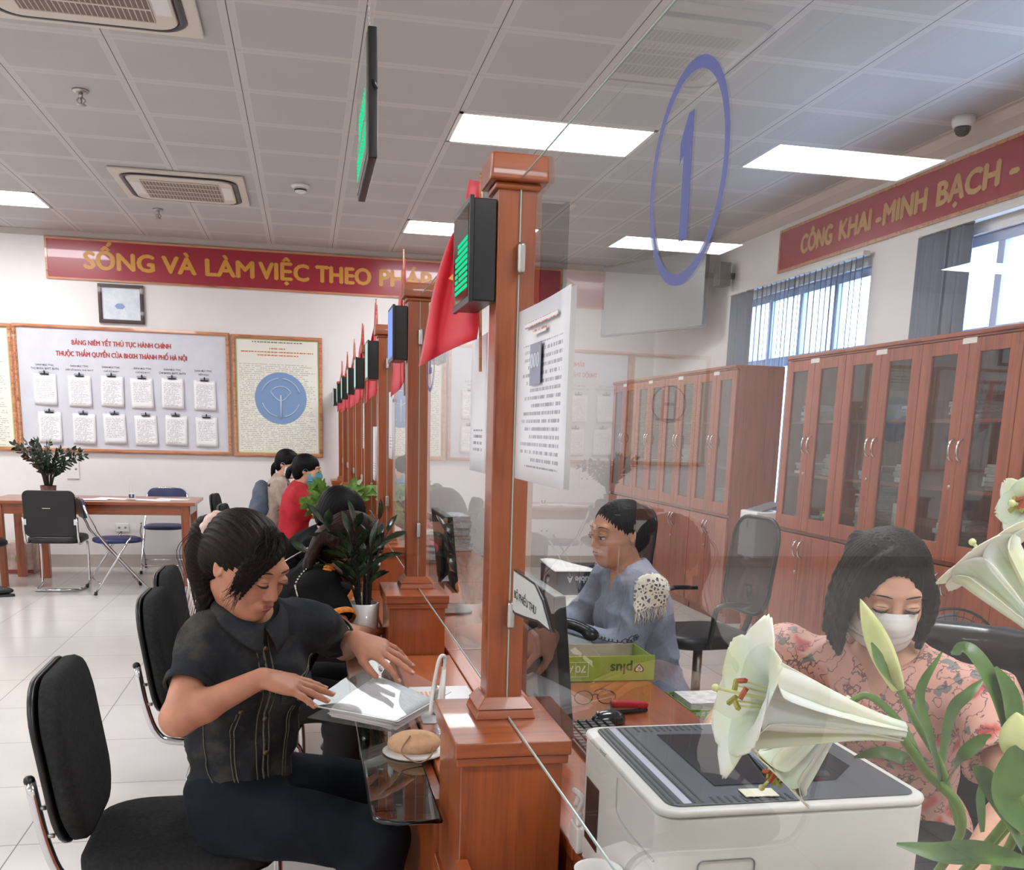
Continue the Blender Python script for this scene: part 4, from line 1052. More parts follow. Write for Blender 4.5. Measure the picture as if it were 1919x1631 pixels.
# jeans
Q = Blob(); pe = V3(J['pelvis']); hp = V3(J['hipL']) - V3(J['hipR']); hf = np.cross(hp, (0, 0, 1.)); hf /= np.linalg.norm(hf); hfr = np.array([hf, np.cross((0, 0, 1.), hf), (0, 0, 1.)]).T
Q.ell(pe, (.13, .175, .125), hfr, k=.04)
leg(Q, J['hipR'], J['knR'], J['anR'], .016); leg(Q, J['hipL'], J['knL'], J['anL'], .016)
Q.cone(V3(J['knR']), V3(J['anR']) + V3((0, 0, .02)), .075, .07, k=.02); Q.cone(V3(J['knL']), V3(J['anL']) + V3((0, 0, .02)), .075, .07, k=.02)
Q.cut(pe + V3((0, 0, .075)), (0, 0, 1)); Q.cut((0, 0, .06), (0, 0, -1))
jn = blob_obj('jeans', Q, .007, M_jean, W1, disp=folds(.005, 8, (1, 1, 1), 9.), smooth=2)
sh_ = Blob()
for a in ('anR', 'anL'):
    p = V3(J[a]); p[2] = 0; sh_.ell(p + V3((.05, -.01, .035)), (.125, .045, .033), k=.01); sh_.ell(p + V3((-.02, 0, .05)), (.05, .04, .045), k=.02)
sh_.cut((0, 0, .002), (0, 0, -1))
blob_obj('shoes', sh_, .007, mat('black_leather', '18181a', .4), W1)
# hair: cap, side-swept fringe, low ponytail with a scrunchie
M_hair1 = hairmat('hair_black_brown', '070505', '22130d')
HB = Blob(); L = HB.local(F1, hc, 1.0)
L.ell((-.022, 0, .042), (.100, .083, .086), k=.012); L.ell((-.062, 0, .0), (.06, .072, .07), k=.02)
L.ell((.085, .0, -.045), (.075, .062, .082), k=.008, sub=True); L.ell((.10, .012, .02), (.045, .048, .030), k=.01, sub=True)
for y in (-1, 1): L.ell((.010, y * .090, -.046), (.046, .036, .050), k=.008, sub=True)
for i in range(9):      # fringe locks sweeping from the parting over her right temple
    t_ = i / 8
    p0, p1, p2, p3 = (.066 - .03 * t_, .03 - .03 * t_, .098 + .012 * math.sin(t_ * 3)), (.088 - .03 * t_, -.015 - .03 * t_, .073), (.086 - .04 * t_, -.053 - .018 * t_, .034), (.077 - .035 * t_, -.068 - .006 * t_, -.008 - .022 * (i % 3) * .6)
    q = spline([p0, p1, p2, p3], 4)
    for j in range(len(q) - 1): L.cone(q[j], q[j + 1], .0075 * (1 - .7 * j / len(q)), .0075 * (1 - .7 * (j + 1) / len(q)), k=.005)
tie = L.P((-.100, -.018, .052)); 
tail = spline([tie, tie + V3((-.028, .02, -.012)), tie + V3((-.040, .02, -.09)), tie + V3((-.030, .02, -.17)), tie + V3((-.062, .0, -.25))], 5)
for j in range(len(tail) - 1):
    n_ = len(tail); w_ = lambda q: .018 + .016 * math.sin(PI * min(1, q * 1.25)) * (1 - q * .3) - .015 * max(0, q - .7) / .3
    HB.cone(tail[j], tail[j + 1], w_(j / n_), w_((j + 1) / n_), k=.01)
def gro(P):
    q = P - hc; ph = np.arctan2(q @ F1[1], q @ F1[2] + .02); return .0011 * np.sin(ph * 46 + np.sin(q @ F1[0] * 40) * 1.4) + .0008 * np.sin(ph * 97 + 1)
blob_obj('hair', HB, .0032, M_hair1, W1, disp=gro, smooth=1)
rr = random.Random(2); ps = []
for i in range(60):
    a = rr.uniform(-1, 1); ps.append([L.P((.07 - .05 * rr.random(), .02 * a, .12)), L.P((.10 - .05 * rr.random(), -.04 + .02 * a, .085)), L.P((.097 - .05 * rr.random(), -.068 + .008 * a, .035)), L.P((.075 - .05 * rr.random(), -.083, -.02 - .05 * rr.random()))])
for i in range(50):
    o_ = V3((rr.gauss(0, .014), rr.gauss(0, .014), 0)); ps.append([tail[4] + o_, tail[8] + o_ * 1.8, tail[13] + o_ * 1.5, tail[-1] + o_ * 1.6 + V3((0, 0, -.03 * rr.random()))])
strands(W1, M_hair1, ps)
sc_ = Blob()
for i in range(14):
    a = 2 * PI * i / 14; e1, e2 = F1[1], F1[2]; sc_.ell(tie + V3((-.004, .005, .004)) + (e1 * math.cos(a) + e2 * math.sin(a)) * .026, (.0125 + .004 * (i % 2), .012, .0135 - .003 * (i % 2)), k=.004)
blob_obj('scrunchie', sc_, .0035, noisy('scrunchie_fabric', 'e6cfc2', 'd9b3a4', 60, .8), W1)
# ------------------------------------------------------------------ waiting side: chairs, table, plants
M_fab = noisy('chair_fabric', '303131', '252626', 90, .95, bump=.5, bscale=500, spec=.15)
M_vinyl = noisy('black_vinyl', '0e0e10', '141416', 8, .45, bump=.1, bscale=200)
M_navy2 = noisy('navy_vinyl', '20284f', '283060', 8, .4, bump=.1, bscale=200)
def cushion(name, m, parent, c, sx, sy, sz, r=.06, R=None, bow=0.0, puff=.5):
    """rounded pad: sx, sy outline size, sz thickness along local z"""
    ol = rrect(sx, sy, r, 6); b = MB(); n = len(ol); R = np.eye(3) if R is None else np.array(R)
    lay = [(-.5, .94), (-.38, 1.0), (.05, 1.0), (.30, .97), (.44, .88), (.5, .70), (.52, .35)]
    vs = []
    for z, k in lay:
        for x, y in ol:
            vs.append(V3(c) + R @ V3((x * k, y * k, z * sz - bow * ((x / sx * 2) ** 2 * .5 + (y / sy * 2) ** 2 * .5) * (k ** 2))))
    vs.append(V3(c) + R @ V3((0, 0, .53 * sz)))
    fs = [tuple(range(n))[::-1]] + [(i * n + j, i * n + (j + 1) % n, (i + 1) * n + (j + 1) % n, (i + 1) * n + j) for i in range(len(lay) - 1) for j in range(n)] + [((len(lay) - 1) * n + j, (len(lay) - 1) * n + (j + 1) % n, len(lay) * n) for j in range(n)]
    b.add(vs, fs, smooth=True); return b.build(name, m, parent, world=False)
def fabric_chair(label, x, y, rz):
    t = thing('visitor_chair', label, 'chair', (x, y, 0), rz, 'grey padded visitor chairs along the counter')
    cushion('seat', M_fab, t, (0.0, 0, .445), .47, .45, .055, .11, bow=.008)
    MB().prism(rrect(.46, .44, .11, 5), (0, 0, .405), (1, 0, 0), (0, 1, 0), (0, 0, .014)).build('seat_shell', M_black, t, bevel=.004, world=False)
    a = math.radians(99); R = np.array([[0, math.cos(a), math.sin(a)], [1, 0, 0], [0, math.sin(a), -math.cos(a)]]) 
    R = np.array([[0, -math.sin(.14), math.cos(.14)], [1, 0, 0], [0, math.cos(.14), math.sin(.14)]])
    cushion('backrest', M_fab, t, (-.255, 0, .69), .44, .41, .05, .12, R, bow=-.012)
    ol = rrect(.445, .415, .12, 6); nv = R @ V3((0, 0, -1))
    b = MB(); o_ = V3((-.255, 0, .69)) + R @ V3((0, 0, -.022)); b.prism(ol, o_, R @ V3((1, 0, 0)), R @ V3((0, 1, 0)), nv * .016); b.build('back_shell', M_black, t, bevel=.006, world=False)
    f = MB(); ys = .195
    for s in (-1, 1):
        path = spline([(-.318, s * ys, .665), (-.295, s * ys, .52), (-.262, s * ys, .425), (-.20, s * ys, .392), (.0, s * ys, .388), (.14, s * ys, .388), (.20, s * ys, .37), (.225, s * ys, .31), (.225, s * ys, .1), (.215, s * ys, .035), (.17, s * ys, .0135), (-.0, s * ys, .0135), (-.16, s * ys, .0135)], 4)
        f.tube(path, .0125, 10)
    f.tube(spline([(-.16, -ys, .0135), (-.21, -ys + .03, .0135), (-.22, 0, .0135), (-.21, ys - .03, .0135), (-.16, ys, .0135)], 4), .0125, 10)
    f.build('frame', M_chrome, t, world=False)
    for s in (-1, 1): MB().ball((-.319, s * ys, .667), .0135, 10).build('end_cap', M_black, t, world=False)
    bo = MB()
    for s in (-1, 1):
        for z in (.60, .53): bo.cyl((-.325 + (.667 - z) * .25, s * ys, z), (-.30 + (.667 - z) * .2, s * ys, z), .006, 8)
    bo.build('bolts', M_steel, t, world=False); return t
c0 = fabric_chair('grey padded visitor chair nearest the camera, under the woman in denim', .60, -2.87, .02)
dup(c0, (.66, -1.76, 0), .0, 'grey padded visitor chair directly behind the nearest one')
dup(c0, (.63, -1.17, 0), .0, 'grey padded visitor chair third along the counter, mostly hidden')
dup(c0, (.60, .30, 0), .0, 'grey padded visitor chair of the person in black beside the leafy plant')
dup(c0, (.58, 2.30, 0), .0, 'grey padded visitor chair of the woman in red')
dup(c0, (.42, 3.45, 0), .0, 'grey padded visitor chair behind the person with the backpack')

# long table
T = thing('long_table', 'long brown wooden table against the far wall', 'table', (-.97, 4.32, 0))
MB().box((-1.86, 3.93, .745), (-.085, 4.70, .775)).build('tabletop', M_woodx, T, bevel=.004)
MB().box((-1.80, 3.98, .655), (-.14, 4.00, .745)).box((-1.80, 4.62, .655), (-.14, 4.64, .745)).box((-1.80, 3.98, .655), (-1.78, 4.64, .745)).box((-.16, 3.98, .655), (-.14, 4.64, .745)).build('apron', M_woodx, T)
for x in (-1.80, -.215):
    for y in (3.97, 4.585): MB().box((x, y, 0), (x + .075, y + .065, .745)).build('leg', M_wood, T, bevel=.003)
MB().box((-1.58, 4.50, 0), (-1.49, 4.57, .655)).build('leg', M_wood, T, bevel=.003)
# things on it
T = thing('stamp_holder', 'small white desk stamp with blue marks on the long table', 'stamp', (-.67, 4.2, .776))
MB().box((-.715, 4.18, .776), (-.625, 4.22, .79)).box((-.70, 4.185, .79), (-.64, 4.215, .835)).build('body', M_white, T, bevel=.003)
MB().box((-.693, 4.1835, .796), (-.677, 4.1855, .828)).box((-.663, 4.1835, .796), (-.647, 4.1855, .828)).box((-.693, 4.1835, .796), (-.647, 4.1855, .803)).build('mark', mat('mark_blue', '2f4f8f', .5), T)
MB().tube([(-.655, 4.2, .83), (-.66, 4.2, .97)], .002, 5).tube([(-.69, 4.2, .83), (-.685, 4.2, .96)], .002, 5).build('pens', M_trimw, T)
for i, (x, y, a) in enumerate(((-1.02, 4.15, .1), (-.86, 4.3, -.2), (-.48, 4.2, .05), (-.32, 4.35, -.1))):
    T = thing('paper_sheet', ('white form at the plant end of the long table', 'white form beside the stamp on the long table', 'white form before the blue chair on the long table', 'white form near the end of the long table')[i], 'paper', (x, y, .777), a, 'forms lying on the long table')
    MB().grid(lambda u, v: ((u - .5) * .30, (v - .5) * .21, .001 + .003 * math.sin(u * 3 + i)), 5, 4, .001).build('sheet', mat('plain_paper', 'eceaea', .6), T, world=False)
# potted plant behind the table chair
def leaf_pts(b, base, d, up, L, W, curl=.2, n=5):
    """pointed leaf: base, direction d, up normal"""
    d = V3(d) / np.linalg.norm(d); s = np.cross(d, up); s /= np.linalg.norm(s) + 1e-9; u_ = np.cross(s, d); rows = []
    for i in range(n + 1):
        t_ = i / n; w = W * math.sin(PI * min(.985, .03 + t_ * .955)) ** .75 * .5; c = V3(base) + d * L * t_ - u_ * curl * L * t_ * t_
        rows += [c - s * w + u_ * w * .25, c, c + s * w + u_ * w * .25]
    b.add(rows, [(3 * i + j, 3 * i + j + 1, 3 * i + j + 4, 3 * i + j + 3) for i in range(n) for j in (0, 1)], smooth=True)
def zz_plant(name, label, loc, nst, H_, spread, mleaf, mstem, pot, seed, lL=.07, lW=.026, dirs=None, group=None):
    r = random.Random(seed); T = thing(name, label, 'potted plant', loc); x0, y0, z0 = loc
    pr, ph, pm = pot
    MB().lathe([(pr * .78, 0), (pr * .86, .006), (pr, ph), (pr * .94, ph), (pr * .9, ph - .012)], (x0, y0, z0 + .0005), 32).build('pot', pm, T)
    MB().lathe([(pr * .91, ph - .02), (.001, ph - .012)], (x0, y0, z0), 20, caps=False).build('soil', noisy('soil', '2b1e16', '3a2a1f', 60, .95), T)
    for i in range(nst):
        a = r.uniform(0, 2 * PI) if dirs is None else dirs[i][0]; sp = spread * r.uniform(.35, 1) if dirs is None else dirs[i][1]; hh = H_ * r.uniform(.7, 1.05) if dirs is None else dirs[i][2]
        b0 = V3((x0 + pr * .35 * math.cos(a), y0 + pr * .35 * math.sin(a), z0 + ph - .015)); tip = b0 + V3((sp * math.cos(a), sp * math.sin(a), hh))
        q = spline([b0, b0 + V3((sp * .22 * math.cos(a), sp * .22 * math.sin(a), hh * .5)), tip], 9)
        MB().tube(q, [.0055 * (1 - .7 * k / len(q)) for k in range(len(q))], 6).build('stem', mstem, T)
        lf = MB(); nl = (2 + int(hh / .055)) if dirs else 6 + int(hh / .035)
        for k in range(nl):
            t_ = .38 + .62 * k / (nl - 1); idx = min(len(q) - 2, int(t_ * (len(q) - 1))); p = q[idx]; d = q[idx + 1] - q[idx]; d /= np.linalg.norm(d)
            sd_ = np.cross(d, (math.sin(a + i), math.cos(a), .3)); sd_ /= np.linalg.norm(sd_); sg = 1 if k % 2 else -1
            dr = sd_ * sg * .8 + d * .75 + V3((0, 0, r.uniform(-.15, .25)))
            if k == nl - 1: dr = d
            leaf_pts(lf, p, dr, np.cross(dr, sd_ + .1) + V3((0, 0, .8)), lL * r.uniform(.75, 1.15), lW * r.uniform(.85, 1.15), .18)
        lf.build('leaves', mleaf, T)
    return T
M_dleaf = noisy('leaf_dark', '18241a', '2f4029', 30, .2, spec=.6); M_dstem = mat('stem_dark', '1d1a18', .4)
M_gleaf = noisy('leaf_green', '4a7a2c', '8fae5a', 22, .35); M_gstem = mat('stem_green', '5f7d3a', .5)
zz_plant('potted_plant', 'dark leafy potted plant at the end of the long table', (-1.42, 4.35, .776), 26, .42, .36, M_dleaf, M_dstem, (.07, .11, mat('brown_pot', '5a3424', .4)), 12, .056, .028)
D = [(2.75, .20, .19), (2.9, .13, .30), (3.6, .04, .27), (2.3, .03, .30), (.6, .05, .31), (1.4, .04, .24), (4.0, .06, .20), (.2, .07, .27), (5.2, .03, .22)]
zz_plant('potted_plant', 'plant with long dark stems in a white cup pot on the shelf', (1.104, -2.05, .7525), 9, .3, .1, M_dleaf, M_dstem, (.054, .145, mat('glazed_white', 'dfe0df', .15, coat=.5)), 4, .088, .030, dirs=D)
T = zz_plant('potted_plant', 'bushy green leafy plant on the counter by the woman in red', (1.08, .35, .7525), 34, .30, .16, M_gleaf, M_gstem, (.06, .1, mat('dark_pot', '22262a', .4)), 21, .075, .05)
# office chair with black back at the table (seen from behind)
T = thing('office_chair', 'black chair with chrome sled base, back turned, at the long table', 'chair', (-1.24, 3.80, 0))
MB().prism(rrect(.42, .40, .05, 5), (-1.245, 3.60, .69), (1, 0, 0), (0, -.06, 1), (0, .028, 0)).build('backrest', M_vinyl, T, bevel=.008)
MB().box((-1.30, 3.597, .735), (-1.235, 3.6, .75)).build('tag', M_trimw, T)
MB().box((-1.345, 3.598, .725), (-1.15, 3.601, .76)).build('handle_slot', mat('slot_dark', '2a2a2e', .4), T)
cushion('seat', M_vinyl, T, (0.0, .05, .46), .44, .44, .06, .09)
f = MB()
for s in (-1, 1):
    f.tube(spline([(-1.245 + s * .215, 3.61, .66), (-1.245 + s * .215, 3.63, .47), (-1.245 + s * .21, 3.70, .425), (-1.245 + s * .2, 3.98, .425), (-1.245 + s * .2, 4.05, .36), (-1.245 + s * .2, 4.05, .08), (-1.245 + s * .2, 4.0, .013), (-1.245 + s * .18, 3.75, .013)], 4), .011, 8)
    f.cbox((-1.245 + s * .205, 3.612, .62), (.03, .02, .05))
f.tube([(-1.245 - .18, 3.70, .013), (-1.245 + .18, 3.70, .013)], .013, 8)
f.build('frame', M_chrome, T)
# folding chairs: local frame, facing +x
def folding_chair(label, x, y, rz):
    t = thing('folding_chair', label, 'chair', (x, y, 0), rz, 'blue folding chairs with chrome tubes')
    f = MB(); w = .21
    bow = spline([(.24, -w, .012), (-.13, -w, .47), (-.20, -w, .60), (-.255, -w + .01, .72), (-.275, -w + .06, .80), (-.28, 0, .825), (-.275, w - .06, .80), (-.255, w - .01, .72), (-.20, w, .60), (-.13, w, .47), (.24, w, .012)], 5)
    f.tube(bow, .0105, 8); f.build('front_leg_frame', M_chrome, t, world=False)
    g = MB()
    for s in (-1, 1): g.tube([(-.22, s * (w + .022), .012), (.03, s * (w + .022), .40), (.10, s * (w + .0), .50)], .0095, 8)
    g.tube([(-.17, -w - .02, .09), (-.17, w + .02, .09)], .006, 6); g.build('rear_leg_frame', M_chrome, t, world=False)
    MB().tube([(.19, -w, .075), (.19, w, .075)], .006, 6).build('crossbar', M_chrome, t, world=False)
    cushion('seat', M_navy2, t, (.02, 0, .455), .40, .38, .04, .14)
    a = .13; R = np.array([[0, -math.sin(a), math.cos(a)], [1, 0, 0], [0, math.cos(a), math.sin(a)]])
    cushion('backrest', M_navy2, t, (-.258, 0, .74), .39, .17, .028, .08, R)
    MB().prism(rrect(.39, .17, .08, 6), V3((-.272, 0, .74)), R @ V3((1, 0, 0)), R @ V3((0, 1, 0)), R @ V3((0, 0, -.006))).build('back_plate', M_vinyl, t, world=False)
    ft = MB()
    for s in (-1, 1): ft.cyl((.24, s * w, 0), (.235, s * w, .03), .014, 10); ft.cyl((-.22, s * (w + .022), 0), (-.215, s * (w + .022), .03), .014, 10)
    ft.build('foot_caps', M_black, t, world=False); return t
F0 = folding_chair('blue folding chair with bent chrome frame, standing angled beside the black chair', -.76, 3.78, .35)
dup(F0, (-.50, 5.0, 0), -PI / 2, 'blue folding chair behind the long table, facing the room')
# stool and boxes at the picture edge
T = thing('stool', 'low black round stool cut off beside the table leg', 'stool', (-1.83, 3.70, 0))
MB().lathe([(.19, .40), (.205, .415), (.205, .44), (.18, .458), (.001, .46)], (-1.83, 3.70, 0), 28).build('seat', M_vinyl, T)
f = MB()
for k in range(4): f.tube([(-1.83 + .13 * math.cos(k * PI / 2 + .8), 3.70 + .13 * math.sin(k * PI / 2 + .8), .40), (-1.83 + .14 * math.cos(k * PI / 2 + .8), 3.70 + .14 * math.sin(k * PI / 2 + .8), 0.0)], .011, 8)
f.build('leg_frame', M_chrome, T)
T = thing('cardboard_box', 'brown carton with green print under the long table', 'box', (-1.93, 4.7, 0))
MB().box((-2.4, 4.75, 0), (-1.70, 5.05, .30)).build('carton', noisy('carton_print', 'a58a7c', 'c8b8ac', 9, .7), T, bevel=.004)
for x in (-1.98, -1.81): MB().prism([(.05 * math.cos(k * PI / 8), .045 * math.sin(k * PI / 8)) for k in range(16)], (x, 4.749, .15), (1, 0, 0), (0, 0, 1), (0, -.002, 0)).build('print', mat('print_green', '6c8f52', .6), T)
MB().box((-2.4, 4.746, .01), (-1.70, 4.75, .045)).build('red_band', mat('band_red', '8d3b30', .6), T)
T = thing('shoe', 'black trainer shoe on the floor at the picture edge', 'shoe', (-1.66, 3.46, 0), .12)
sb = Blob(); sb.ell((-1.66, 3.46, .05), (.13, .045, .035), k=.02); sb.ell((-1.74, 3.46, .075), (.065, .042, .05), k=.02); sb.cut((0, 0, .018), (0, 0, -1))
blob_obj('upper', sb, .007, M_vinyl, T, smooth=2)
MB().prism([(.145 * math.cos(a / 12 * PI), .05 * math.sin(a / 12 * PI)) for a in range(24)], (-1.67, 3.46, .0005), (1, 0, 0), (0, 1, 0), (0, 0, .02)).build('sole', mat('sole_dark', '2b2b2d', .6), T)
lc = MB()
for k in range(4): lc.tube([(-1.64 + k * .022, 3.43, .082 - k * .004), (-1.64 + k * .022, 3.49, .082 - k * .004)], .003, 5)
lc.build('laces', mat('lace_grey', '46464a', .7), T)
# ------------------------------------------------------------------ staff side: cabinets, desks, office things
M_cab = wood('cabinet_veneer', '964f36', '743522', 'z', .32, .25, .8)
M_cabx = wood('cabinet_veneer_cross', '964f36', '743522', 'y', .32, .25, .8)
M_cabin = mat('cabinet_inside', '5b4034', .6)
M_cglass = glassy('cabinet_glass', (.86, .88, .88), .05, 1.2)
M_paper = noisy('paper_edges', 'e4e2e0', 'bdbab8', 40, .8, coord=(1, 1, 12))
ordw = ['first', 'second', 'third', 'fourth']
def cabinet(y0, y1, label, open_key=False):
    xf, xb, zt = 4.2, 4.6, 2.03; t = thing('file_cabinet', label, 'cabinet', (4.4, (y0 + y1) / 2, 0), group='glazed file cabinets by the windows')
    b = MB(); b.box((xf + .02, y0, .06), (xb, y0 + .016, zt)).box((xf + .02, y1 - .016, .06), (xb, y1, zt)).box((xb - .01, y0 + .016, .06), (xb, y1 - .016, zt)).box((xf + .02, y0 + .016, zt - .02), (xb - .01, y1 - .016, zt)).box((xf + .02, y0 + .016, .06), (xb - .01, y1 - .016, .08)).box((xf + .02, y0 + .016, .86), (xb - .01, y1 - .016, .88)).box((xf + .05, y0 + .01, 0), (xb, y1 - .01, .06))
    b.build('carcass', M_cab, t)
    MB().box((xf - .015, y0 - .0, zt), (xb, y1 + .0, zt + .022)).box((xf - .005, y0, zt - .012), (xf + .02, y1, zt)).build('cornice', M_cabx, t, bevel=.004)
    for z in (1.26, 1.62): MB().box((xf + .04, y0 + .017, z - .018), (xb - .012, y1 - .017, z)).build('shelf', M_cabx, t)
    ym = (y0 + y1) / 2
    for k, (a, c) in enumerate(((y0 + .003, ym - .0015), (ym + .0015, y1 - .003))):
        d = MB(); s, z0, z1 = .085, .885, zt - .015
        d.box((xf, a, z0), (xf + .018, a + s, z1)).box((xf, c - s, z0), (xf + .018, c, z1)).box((xf, a + s, z0), (xf + .018, c - s, z0 + .09)).box((xf, a + s, z1 - .07), (xf + .018, c - s, z1))
        o = d.build('glazed_door', M_cab, t, bevel=.003)
        MB().box((xf + .008, a + s - .005, z0 + .085), (xf + .012, c - s + .005, z1 - .065)).build('pane', M_cglass, o)
        yh = (c - .032) if k == 0 else (a + .032)
        def handle(z, par): MB().tube(spline([(xf, yh, z - .055), (xf - .022, yh, z - .04), (xf - .03, yh, z), (xf - .022, yh, z + .04), (xf, yh, z + .055)], 4), .006, 8).build('handle', M_chrome, par)
        handle(1.46, o)
        if k == 1: MB().lathe([(.011, 0), (.011, .004), (.004, .006)], (xf, yh, 1.27), 12, (-1, 0, 0)).build('lock', M_steel, o)
        o = MB().box((xf, a, .085), (xf + .018, c, .855)).build('lower_door', M_cab, t, bevel=.003); handle(.76, o)
        if k == 1: MB().lathe([(.011, 0), (.011, .004), (.004, .006)], (xf, yh, .60), 12, (-1, 0, 0)).build('lock', M_steel, o)
    MB().box((xf - .0012, ym - .055, zt - .04), (xf - .0, ym + .055, zt - .005)).build('name_sticker', M_trimw, t)
    return t
cabinet(.32, 1.08, 'glazed cabinet at the gap end, green box on its top shelf')
cabinet(-.46, .32, 'glazed cabinet with tall paper stacks, second from the gap')
cabinet(-1.24, -.46, 'glazed cabinet with greyish panes above the masked clerk')
cabinet(-2.02, -1.24, 'glazed cabinet cut off behind the upper lily')
for i, lb in enumerate(('glazed cabinet beyond the gap, nearest of the far group', 'second glazed cabinet beyond the gap', 'third glazed cabinet beyond the gap', 'last glazed cabinet in the far corner')):
    cabinet(1.90 + .79 * i, 2.69 + .79 * i, lb)
def stack(x, y, z, w, d, n, label, grp, seed, name='paper_stack', cat='papers', cols=('e6e4e2', 'cfcac6', 'dcdce4')):
    r = random.Random(seed); t = thing(name, label, cat, (x, y, z), group=grp); zz = z + .0008
    for k in range(n):
        h = r.uniform(.012, .032); a = r.uniform(-.12, .12); c, s = math.cos(a), math.sin(a); dx, dy = r.uniform(-.01, .01), r.uniform(-.012, .012)
        q = [(x + dx + u * c - v * s, y + dy + u * s + v * c) for u, v in ((-w / 2, -d / 2), (w / 2, -d / 2), (w / 2, d / 2), (-w / 2, d / 2))]
        MB().hexa([p + (zz,) for p in q] + [p + (zz + h,) for p in q]).build('bundle', noisy('bundle_' + cols[k % len(cols)], cols[k % len(cols)], 'b3b0ae', 30, .8, coord=(1, 1, 14)), t, bevel=.002)
        zz += h + .0006
    return t
G = 'paper stacks in the cabinets'
for (y, z, n, lb, sd) in ((.52, .88, 4, 'low paper stack behind the gap end cabinet door, bottom shelf', 1), (.90, .88, 3, 'low paper stack at the gap end of the bottom shelf', 2), (.55, 1.262, 6, 'paper stack on the middle shelf beside the green carton', 3),
        (.12, .88, 15, 'very tall white paper stack, second cabinet, bottom shelf', 4), (.10, 1.262, 3, 'flat paper stack on the middle shelf, second cabinet', 5), (-.27, 1.262, 5, 'bluish paper stack on the middle shelf, second cabinet', 6),
        (-.28, 1.622, 4, 'paper stack on the top shelf, second cabinet', 7), (.92, 1.262, 4, 'paper stack at the gap end of the middle shelf', 8), (.90, 1.622, 5, 'paper stack at the gap end of the top shelf', 9), (-.70, .88, 8, 'paper stack, bottom shelf, cabinet above the masked clerk', 10),
        (-1.05, 1.262, 6, 'paper stack, middle shelf, cabinet above the masked clerk', 11), (-.72, 1.622, 5, 'paper stack, top shelf, cabinet above the masked clerk', 12), (2.35, .88, 9, 'paper stack in the far cabinet group, bottom shelf', 13), (3.1, 1.262, 8, 'paper stack in the far cabinet group, middle shelf', 14)):
    stack(4.42, y, z, .24, .21, n, lb, G, sd)
def carton(x, y, z, w, d, h, label, col, name='carton', parts=None):
    t = thing(name, label, 'box', (x, y, z)); MB().box((x - w / 2, y - d / 2, z + .001), (x + w / 2, y + d / 2, z + h)).build('body', noisy('carton_' + col, col, col, 5, .6), t, bevel=.003)
    MB().box((x - w / 2 - .0012, y - d * .3, z + h * .3), (x - w / 2, y + d * .3, z + h * .7)).build('print', mat('carton_print_pale', 'e3e8c8', .6), t); return t
carton(4.36, .43, 1.621, .2, .09, .30, 'lime green upright box on the top shelf', 'a9c23c'); carton(4.36, .43, 1.261, .22, .13, .16, 'lime green low box on the middle shelf', 'b4cc50')
carton(4.38, .50, .98, .22, .19, .05, 'green flat box on the paper stack, bottom shelf', '7fa832')
carton(4.40, -.28, .881, .2, .2, .26, 'pale grey upright file box, second cabinet, bottom shelf', 'c2c4c6', 'file_box')
carton(4.40, -.05, 1.621, .2, .2, .09, 'white file box on the top shelf, second cabinet', 'dcdcd8', 'file_box'); carton(4.40, .12, 1.621, .2, .1, .18, 'white binder standing on the top shelf, second cabinet', 'd6d6d4', 'file_box')
# carved stool and white water purifier in the gap
T = thing('carved_stool', 'dark carved wooden stool under the white water dispenser', 'stool', (4.30, 1.38, 0))
MB().lathe([(.17, .56), (.18, .575), (.18, .595), (.16, .6), (.001, .6)], (4.30, 1.38, 0), 24).lathe([(.15, .56), (.13, .50), (.16, .46), (.14, .42)], (4.30, 1.38, 0), 24).build('top', M_cabx, T)
for k in range(4):
    a = k * PI / 2 + .78; MB().tube(spline([(4.30 + .13 * math.cos(a), 1.38 + .13 * math.sin(a), .5), (4.30 + .18 * math.cos(a), 1.38 + .18 * math.sin(a), .3), (4.30 + .13 * math.cos(a), 1.38 + .13 * math.sin(a), .12), (4.30 + .16 * math.cos(a), 1.38 + .16 * math.sin(a), 0)], 4), [.03 - .0008 * i for i in range(13)], 8).build('leg', M_cabx, T)
T = thing('water_dispenser', 'white countertop water dispenser with a grey lid tilted open', 'water dispenser', (4.26, 1.38, .6))
MB().box((4.13, 1.245, .63), (4.38, 1.515, .965)).build('body', M_white, T, bevel=.012, seg=3)
MB().box((4.127, 1.25, .625), (4.375, 1.51, .72)).build('lower_front', mat('plastic_light', 'dededc', .3), T, bevel=.008)
MB().cyl((4.15, 1.38, .601), (4.15, 1.38, .64), .025, 12).build('tap', M_white, T)
MB().box((4.124, 1.365, .84), (4.131, 1.385, .90)).build('switch', mat('switch_grey', '8a8a8e', .3), T, bevel=.002)
MB().cbox((4.27, 1.37, .995), (.20, .2, .014), (.0, -.28, .1)).build('lid', mat('lid_grey', '77797c', .25), T, bevel=.003)

